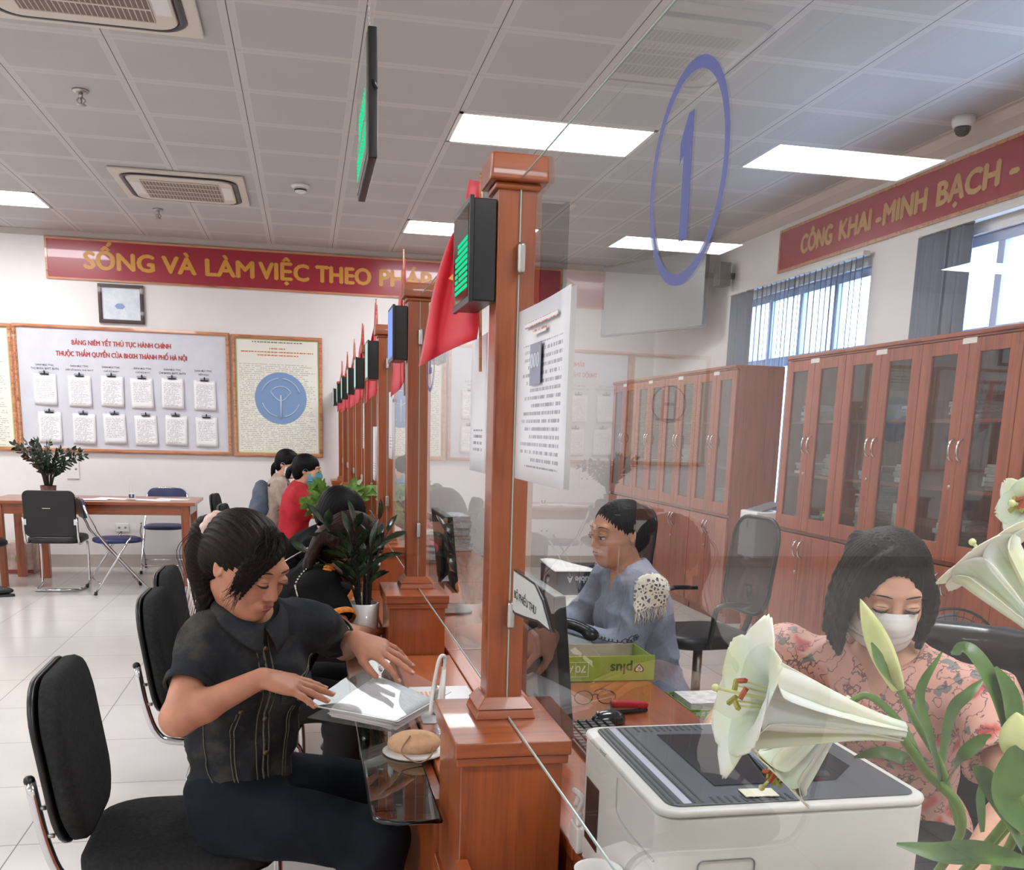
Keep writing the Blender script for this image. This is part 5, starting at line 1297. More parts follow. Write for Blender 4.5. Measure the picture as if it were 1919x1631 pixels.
# desks: one per clerk
def desk(y0, y1, label):
    t = thing('counter_desk', label, 'desk', (1.66, (y0 + y1) / 2, 0), group='clerks desks behind the counter')
    MB().box((1.38, y0, .722), (1.94, y1, .75)).build('desktop', M_woody, t, bevel=.004)
    MB().box((1.40, y0 + .02, 0), (1.92, y0 + .045, .722)).build('side_panel', M_wood, t)
    MB().box((1.40, y1 - .045, 0), (1.92, y1 - .02, .722)).build('side_panel', M_wood, t)
    MB().box((1.385, y0 + .05, .25), (1.40, y1 - .05, .722)).build('modesty_panel', M_wood, t)
desk(-5.25, -3.79, 'wooden desk section carrying the printer and flowers'); desk(-3.78, -2.16, 'wooden desk with green carton lid, mouse and keyboard'); desk(-2.15, -.66, 'wooden desk of the clerk in the grey blue blouse'); desk(-.65, 1.0, 'wooden desk beyond the clerk in the grey blue blouse'); desk(1.01, 2.6, 'far wooden desk, second from the far end'); desk(2.61, 4.9, 'farthest wooden desk near the far wall')
for k, (a, b) in enumerate(((PY[0] + .105, PY[1] - .2), (PY[1] + .105, PY[2] - .2), (PY[2] + .105, PY[3] - .2), (PY[3] + .105, PY[4] - .2))):
    o = MB().box((1.193, a, .722), (1.378, b, .75)).build('pass_through_ledge', M_woody, bevel=.003)
    props(o, ('wooden ledge under the glass opening behind the folder', 'wooden ledge under the glass beside the white pot', 'wooden ledge beyond the third pedestal', 'wooden ledge beyond the fourth pedestal')[k], 'ledge', 'wooden ledges under the glass')
# monitor
def monitor(x, y, label, w=.46, h=.30, z=.86):
    t = thing('monitor', label, 'monitor', (x, y, .75)); tl = .10
    R = lambda u, v, d: V3((x - math.sin(tl) * v + d * math.cos(tl), y + u, z + v * math.cos(tl) + d * math.sin(tl)))
    q = lambda u0, u1, v0, v1, d0, d1: [R(u0, v0, d0), R(u1, v0, d0), R(u1, v0, d1), R(u0, v0, d1), R(u0, v1, d0), R(u1, v1, d0), R(u1, v1, d1), R(u0, v1, d1)]
    MB().hexa(q(-w / 2, w / 2, 0, h, -.028, 0)).build('case', M_black, t, bevel=.004)
    MB().hexa(q(-w / 2 + .012, w / 2 - .012, .018, h - .012, 0, .0012)).build('screen', mat('screen_lit', '26303c', .08), t)
    MB().hexa(q(-.09, .09, .06, .22, -.045, -.028)).build('rear_hump', M_black, t, bevel=.01)
    MB().box((x - .05, y - .03, .757), (x - .03, y + .03, z + .1)).build('neck', M_black, t, bevel=.003)
    MB().prism(rrect(.2, .24, .05), (x - .02, y, .751), (1, 0, 0), (0, 1, 0), (0, 0, .008)).build('foot', M_black, t, bevel=.002); return t
monitor(1.51, -3.085, 'black monitor beside the nearest post, seen from its edge', z=.80, h=.335)
monitor(1.50, -1.40, 'black monitor on the desk of the clerk in grey blue')
# keyboard
T = thing('keyboard', 'black keyboard between the monitor and the printer', 'keyboard', (1.60, -3.28, .751))
MB().box((1.535, -3.50, .7515), (1.675, -3.06, .765)).build('base', M_black, T, bevel=.004)
kb = MB()
for r in range(6):
    for c in range(18): kb.hexa([(1.541 + r * .022, -3.493 + c * .0238, .765), (1.559 + r * .022, -3.493 + c * .0238, .765), (1.559 + r * .022, -3.473 + c * .0238, .765), (1.541 + r * .022, -3.473 + c * .0238, .765), (1.543 + r * .022, -3.491 + c * .0238, .771), (1.557 + r * .022, -3.491 + c * .0238, .771), (1.557 + r * .022, -3.475 + c * .0238, .771), (1.543 + r * .022, -3.475 + c * .0238, .771)])
o = kb.build('keys', mat('key_black', '232327', .4), T); o['kind'] = 'stuff'
T = thing('computer_mouse', 'black computer mouse on the desk beside the red stapler', 'mouse', (1.675, -3.05, .751), .3)
mb_ = Blob(); mb_.ell((1.675, -3.05, .757), (.052, .031, .030), frame((.9, .3, 0)).T, k=.01); mb_.cut((0, 0, .7512), (0, 0, -1)); blob_obj('shell', mb_, .003, mat('mouse_black', '1a1c1f', .2, coat=.3), T, smooth=2)
MB().tube([(1.645, -3.062, .7855), (1.638, -3.064, .783)], .004, 8).build('wheel', M_steel, T)
T = thing('eyeglasses', 'brown framed eyeglasses folded on the wooden desk', 'glasses', (1.69, -2.84, .751))
g = MB()
for s in (-1, 1): g.tube([(1.692 + s * .033 + .026 * math.cos(a) , -2.872 + .003 * math.sin(a), .772 + .0185 * math.sin(a)) for a in [i * PI / 9 for i in range(18)]], .0014, 6, closed=True)
g.tube(spline([(1.685, -2.872, .778), (1.692, -2.874, .782), (1.699, -2.872, .778)], 3), .0014, 6)
g.build('rims', mat('tortoise', '5a2f1f', .25), T)
for s in (-1, 1): MB().tube(spline([(1.692 + s * .06, -2.872, .778), (1.692 + s * .058, -2.80, .772), (1.692 + s * .045, -2.765, .765), (1.692 + s * .035, -2.75, .754)], 4), .0014, 6).build('temple', mat('tortoise', '5a2f1f', .25), T)
ln = MB()
for s in (-1, 1): ln.prism([(.025 * math.cos(i * PI / 9), .0175 * math.sin(i * PI / 9)) for i in range(18)], (1.692 + s * .033, -2.8725, .772), (1, 0, 0), (0, 0, 1), (0, .0008, 0))
ln.build('lenses', M_pane, T)
T = thing('stapler', 'red and black stapler on the wooden desk beside the mouse', 'stapler', (1.755, -2.96, .751), .25)
MB().cbox((1.755, -2.96, .757), (.12, .026, .010), (0, 0, .2)).build('base', M_black, T, bevel=.003)
MB().cbox((1.762, -2.958, .775), (.11, .028, .018), (0, .12, .2)).build('arm', mat('stapler_red', 'b2182c', .3), T, bevel=.006)
MB().cbox((1.742, -2.962, .766), (.085, .018, .006), (0, .06, .2)).build('magazine', M_steel, T)
# green carton lid standing on edge with the box behind
T = thing('paper_carton', 'green paper carton lid with upside down print, standing on the desk', 'box', (1.82, -2.62, .751))
MB().box((1.655, -2.622, .7512), (1.955, -2.618, .828)).build('front', mat('lid_green', '9db544', .45), T)
MB().box((1.655, -2.618, .7512), (1.659, -2.42, .822)).build('end', mat('lid_olive', '7d8f3a', .5), T); MB().box((1.951, -2.618, .7512), (1.955, -2.42, .822)).build('end', mat('lid_olive', '7d8f3a', .5), T)
MB().box((1.659, -2.424, .7512), (1.951, -2.42, .822)).build('back', mat('lid_inside', 'b7a894', .6), T); MB().box((1.659, -2.618, .7512), (1.951, -2.424, .754)).build('tray', mat('lid_inside', 'b7a894', .6), T)
dg = mat('print_dark_green', '3f5b24', .5); wt = mat('print_white', 'e8ecd6', .5)
text('print', 'plus', .045, dg, (1.885, -2.6225, .803), (-1, 0, 0), (0, 0, -1), T, width=.07, off=.02)
text('print', '70', .03, wt, (1.738, -2.6225, .800), (-1, 0, 0), (0, 0, -1), T, width=.034, off=.02); text('print', 'A', .03, wt, (1.697, -2.6225, .800), (-1, 0, 0), (0, 0, -1), T, width=.02, off=.02)
fr_ = MB()
for lo, hi in (((1.66, .765), (1.745, .7665)), ((1.66, .81), (1.745, .8115)), ((1.7435, .765), (1.745, .8115)), ((1.7035, .765), (1.705, .8115))): fr_.box((lo[0], -2.6232, lo[1]), (hi[0], -2.622, hi[1]))
fr_.build('print_frame', wt, T)
hs = [(.016 * math.sin(t) ** 3, -(.013 * math.cos(t) - .005 * math.cos(2 * t) - .002 * math.cos(3 * t))) for t in [i * PI / 10 for i in range(20)]]
MB().prism(hs, (1.905, -2.6225, .788), (1, 0, 0), (0, 0, 1), (0, -.0006, 0)).build('heart', mat('print_maroon', '4b2328', .5), T)
MB().prism([(a * .72, b * .72) for a, b in hs], (1.905, -2.6232, .788), (1, 0, 0), (0, 0, 1), (0, -.0005, 0)).build('heart_fill', wt, T)
text('print', 'IK', .012, mat('print_maroon', '4b2328', .5), (1.911, -2.6239, .793), (-1, 0, 0), (0, 0, -1), T, width=.012, off=.02)
T = thing('paper_slips', 'loose white slips inside the green carton lid', 'papers', (1.86, -2.52, .756))
MB().cbox((1.86, -2.52, .775), (.12, .09, .002), (.3, .05, .4)).cbox((1.83, -2.50, .768), (.12, .09, .002), (.1, -.2, .1)).build('slips', mat('plain_paper', 'eceaea', .6), T)
# desk telephone
T = thing('telephone', 'black desk telephone with a coiled cord behind the green lid', 'telephone', (1.745, -2.40, .751))
MB().hexa([(1.64, -2.40, .7515), (1.86, -2.40, .7515), (1.86, -2.19, .7515), (1.64, -2.19, .7515), (1.65, -2.39, .79), (1.85, -2.39, .79), (1.85, -2.20, .83), (1.65, -2.20, .83)]).build('base', M_black, T, bevel=.008)
hb = Blob(); hq = spline([(1.665, -2.36, .835), (1.70, -2.34, .868), (1.76, -2.33, .872), (1.83, -2.35, .845)], 5)
for i in range(len(hq) - 1): hb.cone(hq[i], hq[i + 1], .017, k=.006)
hb.ell(hq[0] + (0, 0, -.008), (.028, .026, .02), k=.008); hb.ell(hq[-1] + (0, 0, -.008), (.028, .026, .02), k=.008)
blob_obj('handset', hb, .004, mat('phone_black', '17181b', .25), T, smooth=2)
cc = spline([(1.845, -2.37, .835), (1.88, -2.42, .832), (1.93, -2.46, .838), (1.955, -2.44, .85), (1.90, -2.36, .80), (1.86, -2.30, .775)], 16); n_ = len(cc)
MB().tube([cc[i] + V3((.006 * math.cos(i * 1.6), .004 * math.sin(i * .9), .006 * math.sin(i * 1.6))) for i in range(n_)], .0018, 6).build('coiled_cord', M_black, T)
# side table beyond the clerk in grey blue
T = thing('side_table', 'small wooden side table beyond the clerk in grey blue', 'table', (2.18, -1.15, 0))
MB().box((1.96, -1.52, .722), (2.42, -.75, .75)).build('tabletop', M_woody, T, bevel=.003)
for sx in (1.97, 2.37):
    for sy in (-1.51, -.80): MB().box((sx, sy, 0), (sx + .04, sy + .04, .722)).build('leg', M_wood, T)
T = thing('carton', 'dark blue open paper carton with pale lettering on the side table', 'box', (2.1, -1.07, .75))
nb = mat('carton_navy', '252b3c', .45)
x0, x1, y0, y1, z0, z1 = 2.00, 2.36, -1.22, -.92, .7512, .885
MB().box((x0, y0, z0), (x1, y0 + .005, z1)).box((x0, y1 - .005, z0), (x1, y1, z1)).box((x0, y0, z0), (x0 + .005, y1, z1)).box((x1 - .005, y0, z0), (x1, y1, z1)).box((x0, y0, z0), (x1, y1, z0 + .006)).build('body', nb, T)
text('print', 'Double A', .04, mat('print_silver', 'b9bdc8', .4), (x0 + .20, y0 - .001, .862), (-1, 0, 0), (0, 0, -1), T, width=.15, off=.02)
T = thing('paper_stack', 'white sheets lying across the dark blue carton', 'papers', (2.08, -1.12, .9), group='papers on the desks')
MB().grid(lambda u, v: (1.99 + .20 * u, -1.23 + .29 * v, .888 + .02 * math.sin(u * 3 + v) * v), 8, 8, .003).build('sheets', mat('plain_paper', 'eceaea', .6), T)
stack(2.09, -1.36, .75, .21, .30, 2, 'open white booklet beside the lime bag on the side table', 'papers on the desks', 31)
stack(1.62, .2, .75, .22, .30, 7, 'tall stack of papers on the far desk behind the glass', 'papers on the desks', 32); stack(1.80, .75, .75, .22, .30, 9, 'highest stack of papers on the far desk behind the glass', 'papers on the desks', 33)
T = thing('plastic_bag', 'crumpled lime green bag on the side table', 'bag', (2.27, -1.38, .75))
bg = Blob(); bg.ell((2.27, -1.36, .80), (.085, .07, .05), k=.02); bg.ell((2.30, -1.33, .83), (.05, .05, .04), k=.02); bg.cone((2.24, -1.38, .82), (2.21, -1.40, .87), .03, .012, k=.02); bg.cut((0, 0, .752), (0, 0, -1))
blob_obj('bag', bg, .006, noisy('bag_lime', '9db85a', '7c9a3c', 40, .4), T, disp=folds(.009, 22, (1, 1, 1), 2.), smooth=1)
# green plastic baskets beside the desk
def basket(x, y, z, w, d, h, label, cat='basket'):
    t = thing('plastic_basket', label, cat, (x, y, z), group='green plastic baskets'); b = MB(); z += .001
    for (ax, ay, bx, by) in ((-1, -1, 1, -1), (1, -1, 1, 1), (1, 1, -1, 1), (-1, 1, -1, -1)):
        A = V3((x + ax * w / 2, y + ay * d / 2, 0)); B_ = V3((x + bx * w / 2, y + by * d / 2, 0)); n = max(4, int(np.linalg.norm(B_ - A) / .016))
        for i in range(n + 1): p = A + (B_ - A) * i / n; b.cbox((p[0], p[1], z + h / 2), (.004, .004, h))
        m = max(3, int(h / .016))
        for j in range(m + 1):
            lo = np.minimum(A, B_) - .0015; hi = np.maximum(A, B_) + .0015; zz = z + h * j / m; b.box((lo[0], lo[1], zz - .0022), (hi[0], hi[1], zz + .0022))
    b.build('mesh_walls', mat('basket_green', '8fb85a', .4), t)
    MB().box((x - w / 2, y - d / 2, z), (x + w / 2, y + d / 2, z + .004)).build('bottom', mat('basket_green', '8fb85a', .4), t)
    MB().tube([(x - w / 2, y - d / 2, z + h), (x + w / 2, y - d / 2, z + h), (x + w / 2, y + d / 2, z + h), (x - w / 2, y + d / 2, z + h)], .005, 6, closed=True).build('rim', mat('basket_green', '8fb85a', .4), t); return t
T = basket(2.09, -2.70, .40, .17, .2, .30, 'green plastic basket with white packets under the desk edge')
MB().box((2.02, -2.77, .405), (2.15, -2.63, .715)).build('packets', M_paper, T)
T = thing('side_stand', 'low dark stand under the green basket beside the desk', 'stand', (2.09, -2.70, 0)); MB().box((1.99, -2.82, .37), (2.2, -2.58, .40)).build('top', M_black, T)
for sx in (1.995, 2.175):
    for sy in (-2.815, -2.605): MB().box((sx, sy, 0), (sx + .02, sy + .02, .37)).build('leg', M_black, T)

# printer
T = thing('printer', 'white laser printer with dark grey lid and paper output slot', 'printer', (1.59, -4.01, .75))
px0, px1, py0, py1, pz0, pz1 = 1.385, 1.797, -4.19, -3.80, .758, .983
cxp, cyp = (px0 + px1) / 2, (py0 + py1) / 2
M_prw = noisy('printer_white', 'd9d6d0', 'd3d0ca', 4, .35); M_prg = mat('printer_grey', '4d4f55', .3); M_prd = mat('printer_dark', '232529', .12, coat=.4)
MB().prism(rrect(px1 - px0, py1 - py0, .03, 5), (cxp, cyp, pz0), (1, 0, 0), (0, 1, 0), (0, 0, pz1 - pz0 - .012)).build('body', M_prw, T, bevel=.004)
MB().prism(rrect(px1 - px0 + .004, py1 - py0 + .004, .032, 5), (cxp, cyp, pz1 - .0115), (1, 0, 0), (0, 1, 0), (0, 0, .0115)).build('top_rim', M_prw, T, bevel=.004)
MB().prism(rrect(px1 - px0 - .03, py1 - py0 - .028, .02, 5), (cxp + .002, cyp, pz1 + .0002), (1, 0, 0), (0, 1, 0), (0, 0, .0022)).build('top_panel', M_prg, T, bevel=.001)
MB().prism([(-.095, -.115), (.10, -.115), (.155, -.06), (.155, .11), (-.095, .13)], (cxp, cyp, pz1 + .0026), (1, 0, 0), (0, 1, 0), (0, 0, .001)).build('output_tray', M_prd, T)
MB().hexa([(cxp - .0, cyp - .10, pz1 + .0038), (cxp + .10, cyp - .10, pz1 + .0038), (cxp + .09, cyp + .0, pz1 + .0038), (cxp + .02, cyp + .03, pz1 + .0038), (cxp - .0, cyp - .09, pz1 + .012), (cxp + .10, cyp - .09, pz1 + .008), (cxp + .09, cyp + .0, pz1 + .006), (cxp + .02, cyp + .03, pz1 + .006)]).build('tray_flap', mat('printer_flap', '3b3d42', .2), T, bevel=.002)
sl = MB()
for k, xx in enumerate((px0 + .022, px0 + .031, px0 + .055, px0 + .067)): sl.box((xx, py0 + .022, pz1 + .0022), (xx + .0035, py1 - .022, pz1 + .003))
for k in range(11):
    sl.box((px0 + .085 + k * .0115, py1 - .045, pz1 + .0022), (px0 + .089 + k * .0115, py1 - .018, pz1 + .003)); sl.box((px0 + .085 + k * .0115, py0 + .016, pz1 + .0022), (px0 + .089 + k * .0115, py0 + .040, pz1 + .003))
o = sl.build('vent_slots', mat('slot_black', '0e0e10', .5), T); o['kind'] = 'stuff'
MB().box((px0 + .040, py0 + .02, pz1 + .0022), (px0 + .052, py1 - .02, pz1 + .0028)).build('label_strip', mat('label_lilac', 'b5b3c4', .4), T)
MB().tube([(px0 + .1 + a, py0 - .001, pz1 - .10 + b) for a, b in rrect(.085, .05, .008, 3)], .0012, 5, closed=True).build('front_button_frame', M_prg, T)
MB().tube(spline([(px0 - .0005, py0 + .02, pz1 - .08), (px0 - .0005, py0 + .17, pz1 - .08), (px0 - .0005, py0 + .19, pz1 - .05), (px0 - .0005, py0 + .19, pz1 - .02)], 4), .0018, 6).build('side_seam', mat('seam_light', 'bdbab4', .4), T)
MB().box((px0 - .0015, py1 - .11, pz0 + .04), (px0, py1 - .04, pz0 + .15)).build('side_vent', M_prd, T)
MB().box((px0 - .003, py1 - .14, pz1 - .006), (px0 + .0, py1 - .11, pz1 - .001)).build('side_tab', mat('tab_grey', 'a7a9a0', .4), T)
ft = MB()
for fx in (px0 + .04, px1 - .06):
    for fy in (py0 + .04, py1 - .06): ft.box((fx, fy, .751), (fx + .02, fy + .02, .759))
ft.build('feet', M_black, T)
o = MB().cbox((1.547, -4.148, pz1 + .0045), (.05, .03, .0012), (0, 0, -.05)).build('sticky_note', textmat('note_print', 'dedbc4', '6d6a5c', .006, .006, .022, .013, (0, 1), .8, .2))
for v in o.data.vertices: v.co -= Vector((1.547, -4.148, pz1 + .0045))
o.location = (1.547, -4.148, pz1 + .0045); props(o, 'small white written label stuck on the printer top', 'label')
# small white things between pedestal and printer
T = thing('power_adapter', 'white plugs and cable bundle beside the printer', 'power adapter', (1.385, -3.79, .751))
MB().box((1.378, -3.815, .7515), (1.392, -3.765, .80)).box((1.379, -3.805, .80), (1.391, -3.775, .825)).build('plug', M_white, T, bevel=.004)
MB().tube(spline([(1.385, -3.79, .82), (1.39, -3.80, .85), (1.38, -3.78, .86), (1.39, -3.77, .845), (1.38, -3.79, .835)], 5), .005, 8).build('cable', M_white, T)
T = thing('paper_cup', 'white paper cup cut off at the bottom edge beside the pedestal', 'cup', (1.345, -4.03, .751))
MB().lathe([(.026, 0), (.036, .085), (.0375, .087), (.0365, .083), (.027, .004)], (1.345, -4.05, .751), 28, caps=False).lathe([(.026, 0), (.001, .0005)], (1.345, -4.05, .751), 28, caps=False).build('cup', mat('cup_white', 'eeedea', .4), T)

# office chairs
M_mesh = noisy('chair_mesh', '1b1c20', '2a2c31', 300, .7)
def mesh_chair(label, x, y, rz, z=.46, hb=.50):
    t = thing('office_chair', label, 'chair', (x, y, 0), rz, 'black mesh office chairs')
    cushion('seat', M_vinyl, t, (0, 0, z), .48, .47, .07, .12)
    ol = [V3((-.25 - .06 * ((zz + hb / 2) / hb), yy, z + .12 + hb / 2 + zz)) for yy, zz in rrect(.44, hb, .12, 6)]
    b = MB(); b.tube(ol, .011, 8, closed=True); b.build('back_frame', M_black, t, world=False)
    n = len(ol); c_ = sum(ol) / n; b = MB(); rings = [[c_ + (p - c_) * k + V3((.028 * (1 - k * k) * -1, 0, 0)) for p in ol] for k in (.97, .7, .4, .01)]
    b.add([p for r_ in rings for p in r_], [(i * n + j, i * n + (j + 1) % n, (i + 1) * n + (j + 1) % n, (i + 1) * n + j) for i in range(3) for j in range(n)], smooth=True); b.build('back_mesh', M_meshx, t, world=False)
    MB().tube(spline([(-.28, 0, z + .25), (-.30, 0, z + .1), (-.22, 0, z - .04), (-.05, 0, z - .05)], 4), .018, 8).build('spine', M_black, t, world=False)
    for s in (-1, 1): MB().tube(spline([(.08, s * .25, z - .02), (.08, s * .28, z + .1), (.05, s * .28, z + .20), (-.12, s * .28, z + .205)], 4), .013, 8, flat=1.4).build('armrest', M_black, t, world=False)
    MB().cyl((0, 0, .09), (0, 0, z - .03), .025, 12).build('column', M_steel, t, world=False)
    for k in range(5):
        a = k * 2 * PI / 5; MB().tube([(0, 0, .10), (.27 * math.cos(a), .27 * math.sin(a), .065)], [.022, .015], 8).build('base_arm', M_black, t, world=False)
        MB().cyl((.27 * math.cos(a) - .01, .27 * math.sin(a), .028), (.27 * math.cos(a) + .012, .27 * math.sin(a), .028), .027, 12).build('castor', M_black, t, world=False)
    return t
M_meshx = mat('chair_mesh_thin', '1c1d21', .8, alpha=.82)
mesh_chair('empty black mesh office chair between the two clerks', 2.46, -2.36, PI - .55, hb=.42)
mesh_chair('black mesh office chair behind the clerk in grey blue', 2.95, -.62, PI + .1, hb=.5)
mesh_chair('black mesh office chair near the far desks', 2.55, .1, PI + .4)
# leather chair of the masked clerk
T = thing('leather_chair', 'black padded leather office chair behind the masked clerk', 'chair', (2.66, -3.18, 0))
lb_ = Blob(); fL = frame((-.75, -.66, 0)); L = lb_.local(fL, (2.74, -3.08, .70))
for s in range(9): u = -1 + s * .25; L.ell((.0, u * .19, .0), (.05, .08, .28), k=.03)
for s in range(9): u = -1 + s * .25; L.ell((.01, u * .2, .255), (.055, .06, .05), k=.02)
blob_obj('backrest', lb_, .01, mat('black_leather_soft', '131316', .3, coat=.2), T, smooth=2, disp=folds(.004, 9, (1, 1, 1), 5.))
cushion('seat', M_vinyl, T, (-.20, -.19, .46), .50, .50, .09, .12)
MB().cyl((2.45, -3.38, .09), (2.45, -3.38, .42), .028, 12).build('column', M_steel, T)
for k in range(5):
    a = k * 2 * PI / 5 + .3; MB().tube([(2.45, -3.38, .1), (2.45 + .28 * math.cos(a), -3.38 + .28 * math.sin(a), .06)], [.024, .016], 8).build('base_arm', M_black, T); MB().ball((2.45 + .28 * math.cos(a), -3.38 + .28 * math.sin(a), .03), .029, 10).build('castor', M_black, T)
for s in (-1, 1):
    A_ = V3((2.62, -3.22, 0)) + fL[1] * s * .27
    MB().tube(spline([A_ + (0, 0, .46), A_ + fL[0] * .02 + (0, 0, .60), A_ + fL[0] * .12 + (0, 0, .66), A_ + fL[0] * .28 + (0, 0, .655)], 4), .02, 8, flat=1.3).build('armrest', M_black, T)
# round wire guard fan further back
T = thing('floor_fan', 'dark round wire fan guard behind the leather chair', 'fan', (3.6, -1.7, 0))
g = MB(); fc = V3((3.62, -1.75, .60)); fx_ = V3((-.35, -.94, 0)); ux = V3((.94, -.35, 0)); 
for r_ in (.05, .09, .13, .17, .20): g.tube([fc + ux * r_ * math.cos(a) + V3((0, 0, r_ * math.sin(a))) + fx_ * .04 * (1 - (r_ / .2) ** 2) for a in [i * PI / 16 for i in range(32)]], .0022 if r_ < .2 else .006, 5, closed=True)
for k in range(28):
    a = k * 2 * PI / 28; g.tube([fc + ux * r_ * math.cos(a) + V3((0, 0, r_ * math.sin(a))) + fx_ * .04 * (1 - (r_ / .2) ** 2) for r_ in (.03, .1, .16, .2)], .0014, 4)
g.build('guard', M_black, T); MB().lathe([(.02, 0), (.03, .02), (.03, .08), (.02, .1)], fc - fx_ * .08, 16, tuple(-fx_)).build('motor', M_black, T)
bl = MB()
for k in range(4):
    a = k * PI / 2 + .3; r1 = ux * math.cos(a) + V3((0, 0, math.sin(a))); r2 = -ux * math.sin(a) + V3((0, 0, math.cos(a)))
    bl.grid(lambda u, v: fc - fx_ * .02 + r1 * (.03 + .14 * u) + r2 * (v - .5) * .11 * (.5 + u) + fx_ * .03 * (v - .5), 5, 4, .002)
bl.build('blades', mat('fan_grey', '6b6d70', .4), T)
MB().cyl((3.62, -1.70, .0), (3.62, -1.70, .56), .015, 10).lathe([(.16, 0), (.16, .015), (.03, .03)], (3.62, -1.70, 0), 24).build('stand', M_black, T)
# ------------------------------------------------------------------ things on the counter and on the glass
# sticker: blue ring and number on the glass (on the staff face of the pane)
M_blue = mat('sticker_blue', '2b3a86', .45, alpha=.93)
T = thing('number_sticker', 'blue circled number 1 stuck on the nearest glass', 'sticker', (XG, -4.398, 1.735))
b = MB(); n = 64; rin, ro = .0915, .1025
vs = [(XG - .0012, -4.398 - r * math.cos(2 * PI * i / n), 1.735 + r * math.sin(2 * PI * i / n)) for r in (rin, ro) for i in range(n)]
b.add(vs, [(i, (i + 1) % n, n + (i + 1) % n, n + i) for i in range(n)]); b.build('ring', M_blue, T)
MB().prism([(-.012, -.058), (.010, -.058), (.010, .058), (-.004, .058), (-.022, .036), (-.022, .016), (-.012, .024)], (XG - .0013, -4.401, 1.733), (0, -1, 0), (0, 0, 1), (.0002, 0, 0)).build('numeral', M_blue, T)
def glass_sheet(name, label, yc, zc, w, h, m, cat='notice'):
    o = MB().grid(lambda u, v: (.004 * math.sin(u * 3) * v, (u - .5) * w, (v - .5) * h), 6, 6, .0005).build(name, m)
    o.location = (XG - .004, yc, zc); return props(o, label, cat)
def textmat_y(name, *a, **k):
    m = textmat(name, *a, **k)
    for nd in m.node_tree.nodes:
        if nd.type == 'SEPXYZ':
            for l in list(m.node_tree.links):
                if l.from_node == nd and l.from_socket.name == 'X': to = l.to_socket; m.node_tree.links.remove(l); m.node_tree.links.new(nd.outputs[1], to)
    return m
pm = textmat_y('notice_print', 'e4e6ea', '4b4d5a', .0125, .0055, .135, .135, (.06, .80), .6, .3)
T = glass_sheet('notice_sheet', 'white landscape notice with a small photo, taped on the nearest glass', -3.816, 1.546, .345, .285, pm)
p = MB().box((XG - .0075, -3.83, 1.56), (XG - .0065, -3.755, 1.625)).build('photo', mat('notice_photo', '8d93a8', .4), T, world=True)
rg = MB()
for k in range(3): rg.tube([(XG - .008, -3.772 - k * .021 - .0065 * math.cos(a), 1.598 + .011 * math.sin(a)) for a in [i * PI / 8 for i in range(16)]], .0012, 4, closed=True)
rg.build('photo_rings', mat('ring_white', 'e8eaf2', .5), T)
hd = MB().box((XG - .0078, -3.93, 1.653), (XG - .0068, -3.71, 1.661)).box((XG - .0078, -3.86, 1.638), (XG - .0068, -3.77, 1.646)).build('heading', textmat_y('heading_print', 'e4e6ea', 'b5603f', .0088, .0045, .13, .2, (0, 1), .9, 0), T)
pm2 = textmat_y('notice_print_b', 'e2e4e8', '55586a', .014, .007, .06, .13, (.12, .30), .8, .3, center=True)
glass_sheet('notice_sheet', 'white portrait notice taped on the glass behind the nearest post', -3.245, 1.54, .20, .285, pm2)
glass_sheet('notice_sheet', 'small white notice on the third glass from the near end', -.98, 1.50, .2, .29, pm2, 'notice')
glass_sheet('notice_sheet', 'white notice lower on the fourth glass', .1, 1.35, .2, .29, pm2, 'notice'); glass_sheet('notice_sheet', 'white notice on the fifth glass', 1.1, 1.5, .2, .29, pm2, 'notice')
# ring stickers on further panes
for k, yy in enumerate((-2.36, -1.05)):
    b = MB(); vs = [(XG - .0012, yy - r * math.cos(2 * PI * i / n), 1.70 + r * math.sin(2 * PI * i / n)) for r in (rin, ro) for i in range(n)]
    T = thing('number_sticker', ('blue circle outline sticker under the big flag', 'blue circle sticker on the third glass')[k], 'sticker', (XG, yy, 1.70)); b.add(vs, [(i, (i + 1) % n, n + (i + 1) % n, n + i) for i in range(n)]); b.build('ring', M_blue, T)
    if k == 0: MB().prism([(-.03, -.05), (.03, -.05), (.03, -.032), (.0, -.032), (.03, .01), (.03, .035), (.015, .052), (-.015, .052), (-.03, .035), (-.03, .02), (-.012, .02), (-.008, .034), (.008, .034), (.01, .015), (-.03, -.035)], (XG - .0013, yy, 1.70), (0, -1, 0), (0, 0, 1), (.0002, 0, 0)).build('numeral', M_blue, T)
# plaque stickers
pl = [(-.0, 0), (.165, .0), (.22, -.018), (.275, -.052), (.20, -.052), (.10, -.064), (.02, -.072), (0, -.07)]
pc = (XG - .0035, -3.660, 1.238)
T = thing('name_plaque', 'pale pointed sign with dark lettering on the glass beside the post', 'sign', pc)
MB().prism([(a, b_) for a, b_ in [(0, .004), (.168, .004), (.226, -.014), (.288, -.055), (.20, -.056), (.10, -.069), (.02, -.077), (-.001, -.076)]], pc, (0, -1, 0), (0, 0, 1), (.002, 0, 0)).build('border', mat('plaque_dark', '2c2c30', .4), T)
MB().prism(pl, (pc[0] - .0006, pc[1], pc[2]), (0, -1, 0), (0, 0, 1), (.001, 0, 0)).build('plate', mat('plaque_pale', 'c3cbc6', .3), T)
text('lettering', 'BỘ PHIẾU THU', .02, mat('plaque_ink', '333338', .5), (pc[0] - .0008, pc[1] - .012, pc[2] - .046), (0, -1, 0), (0, 0, 1), T, width=.17, off=.01, height=.026)
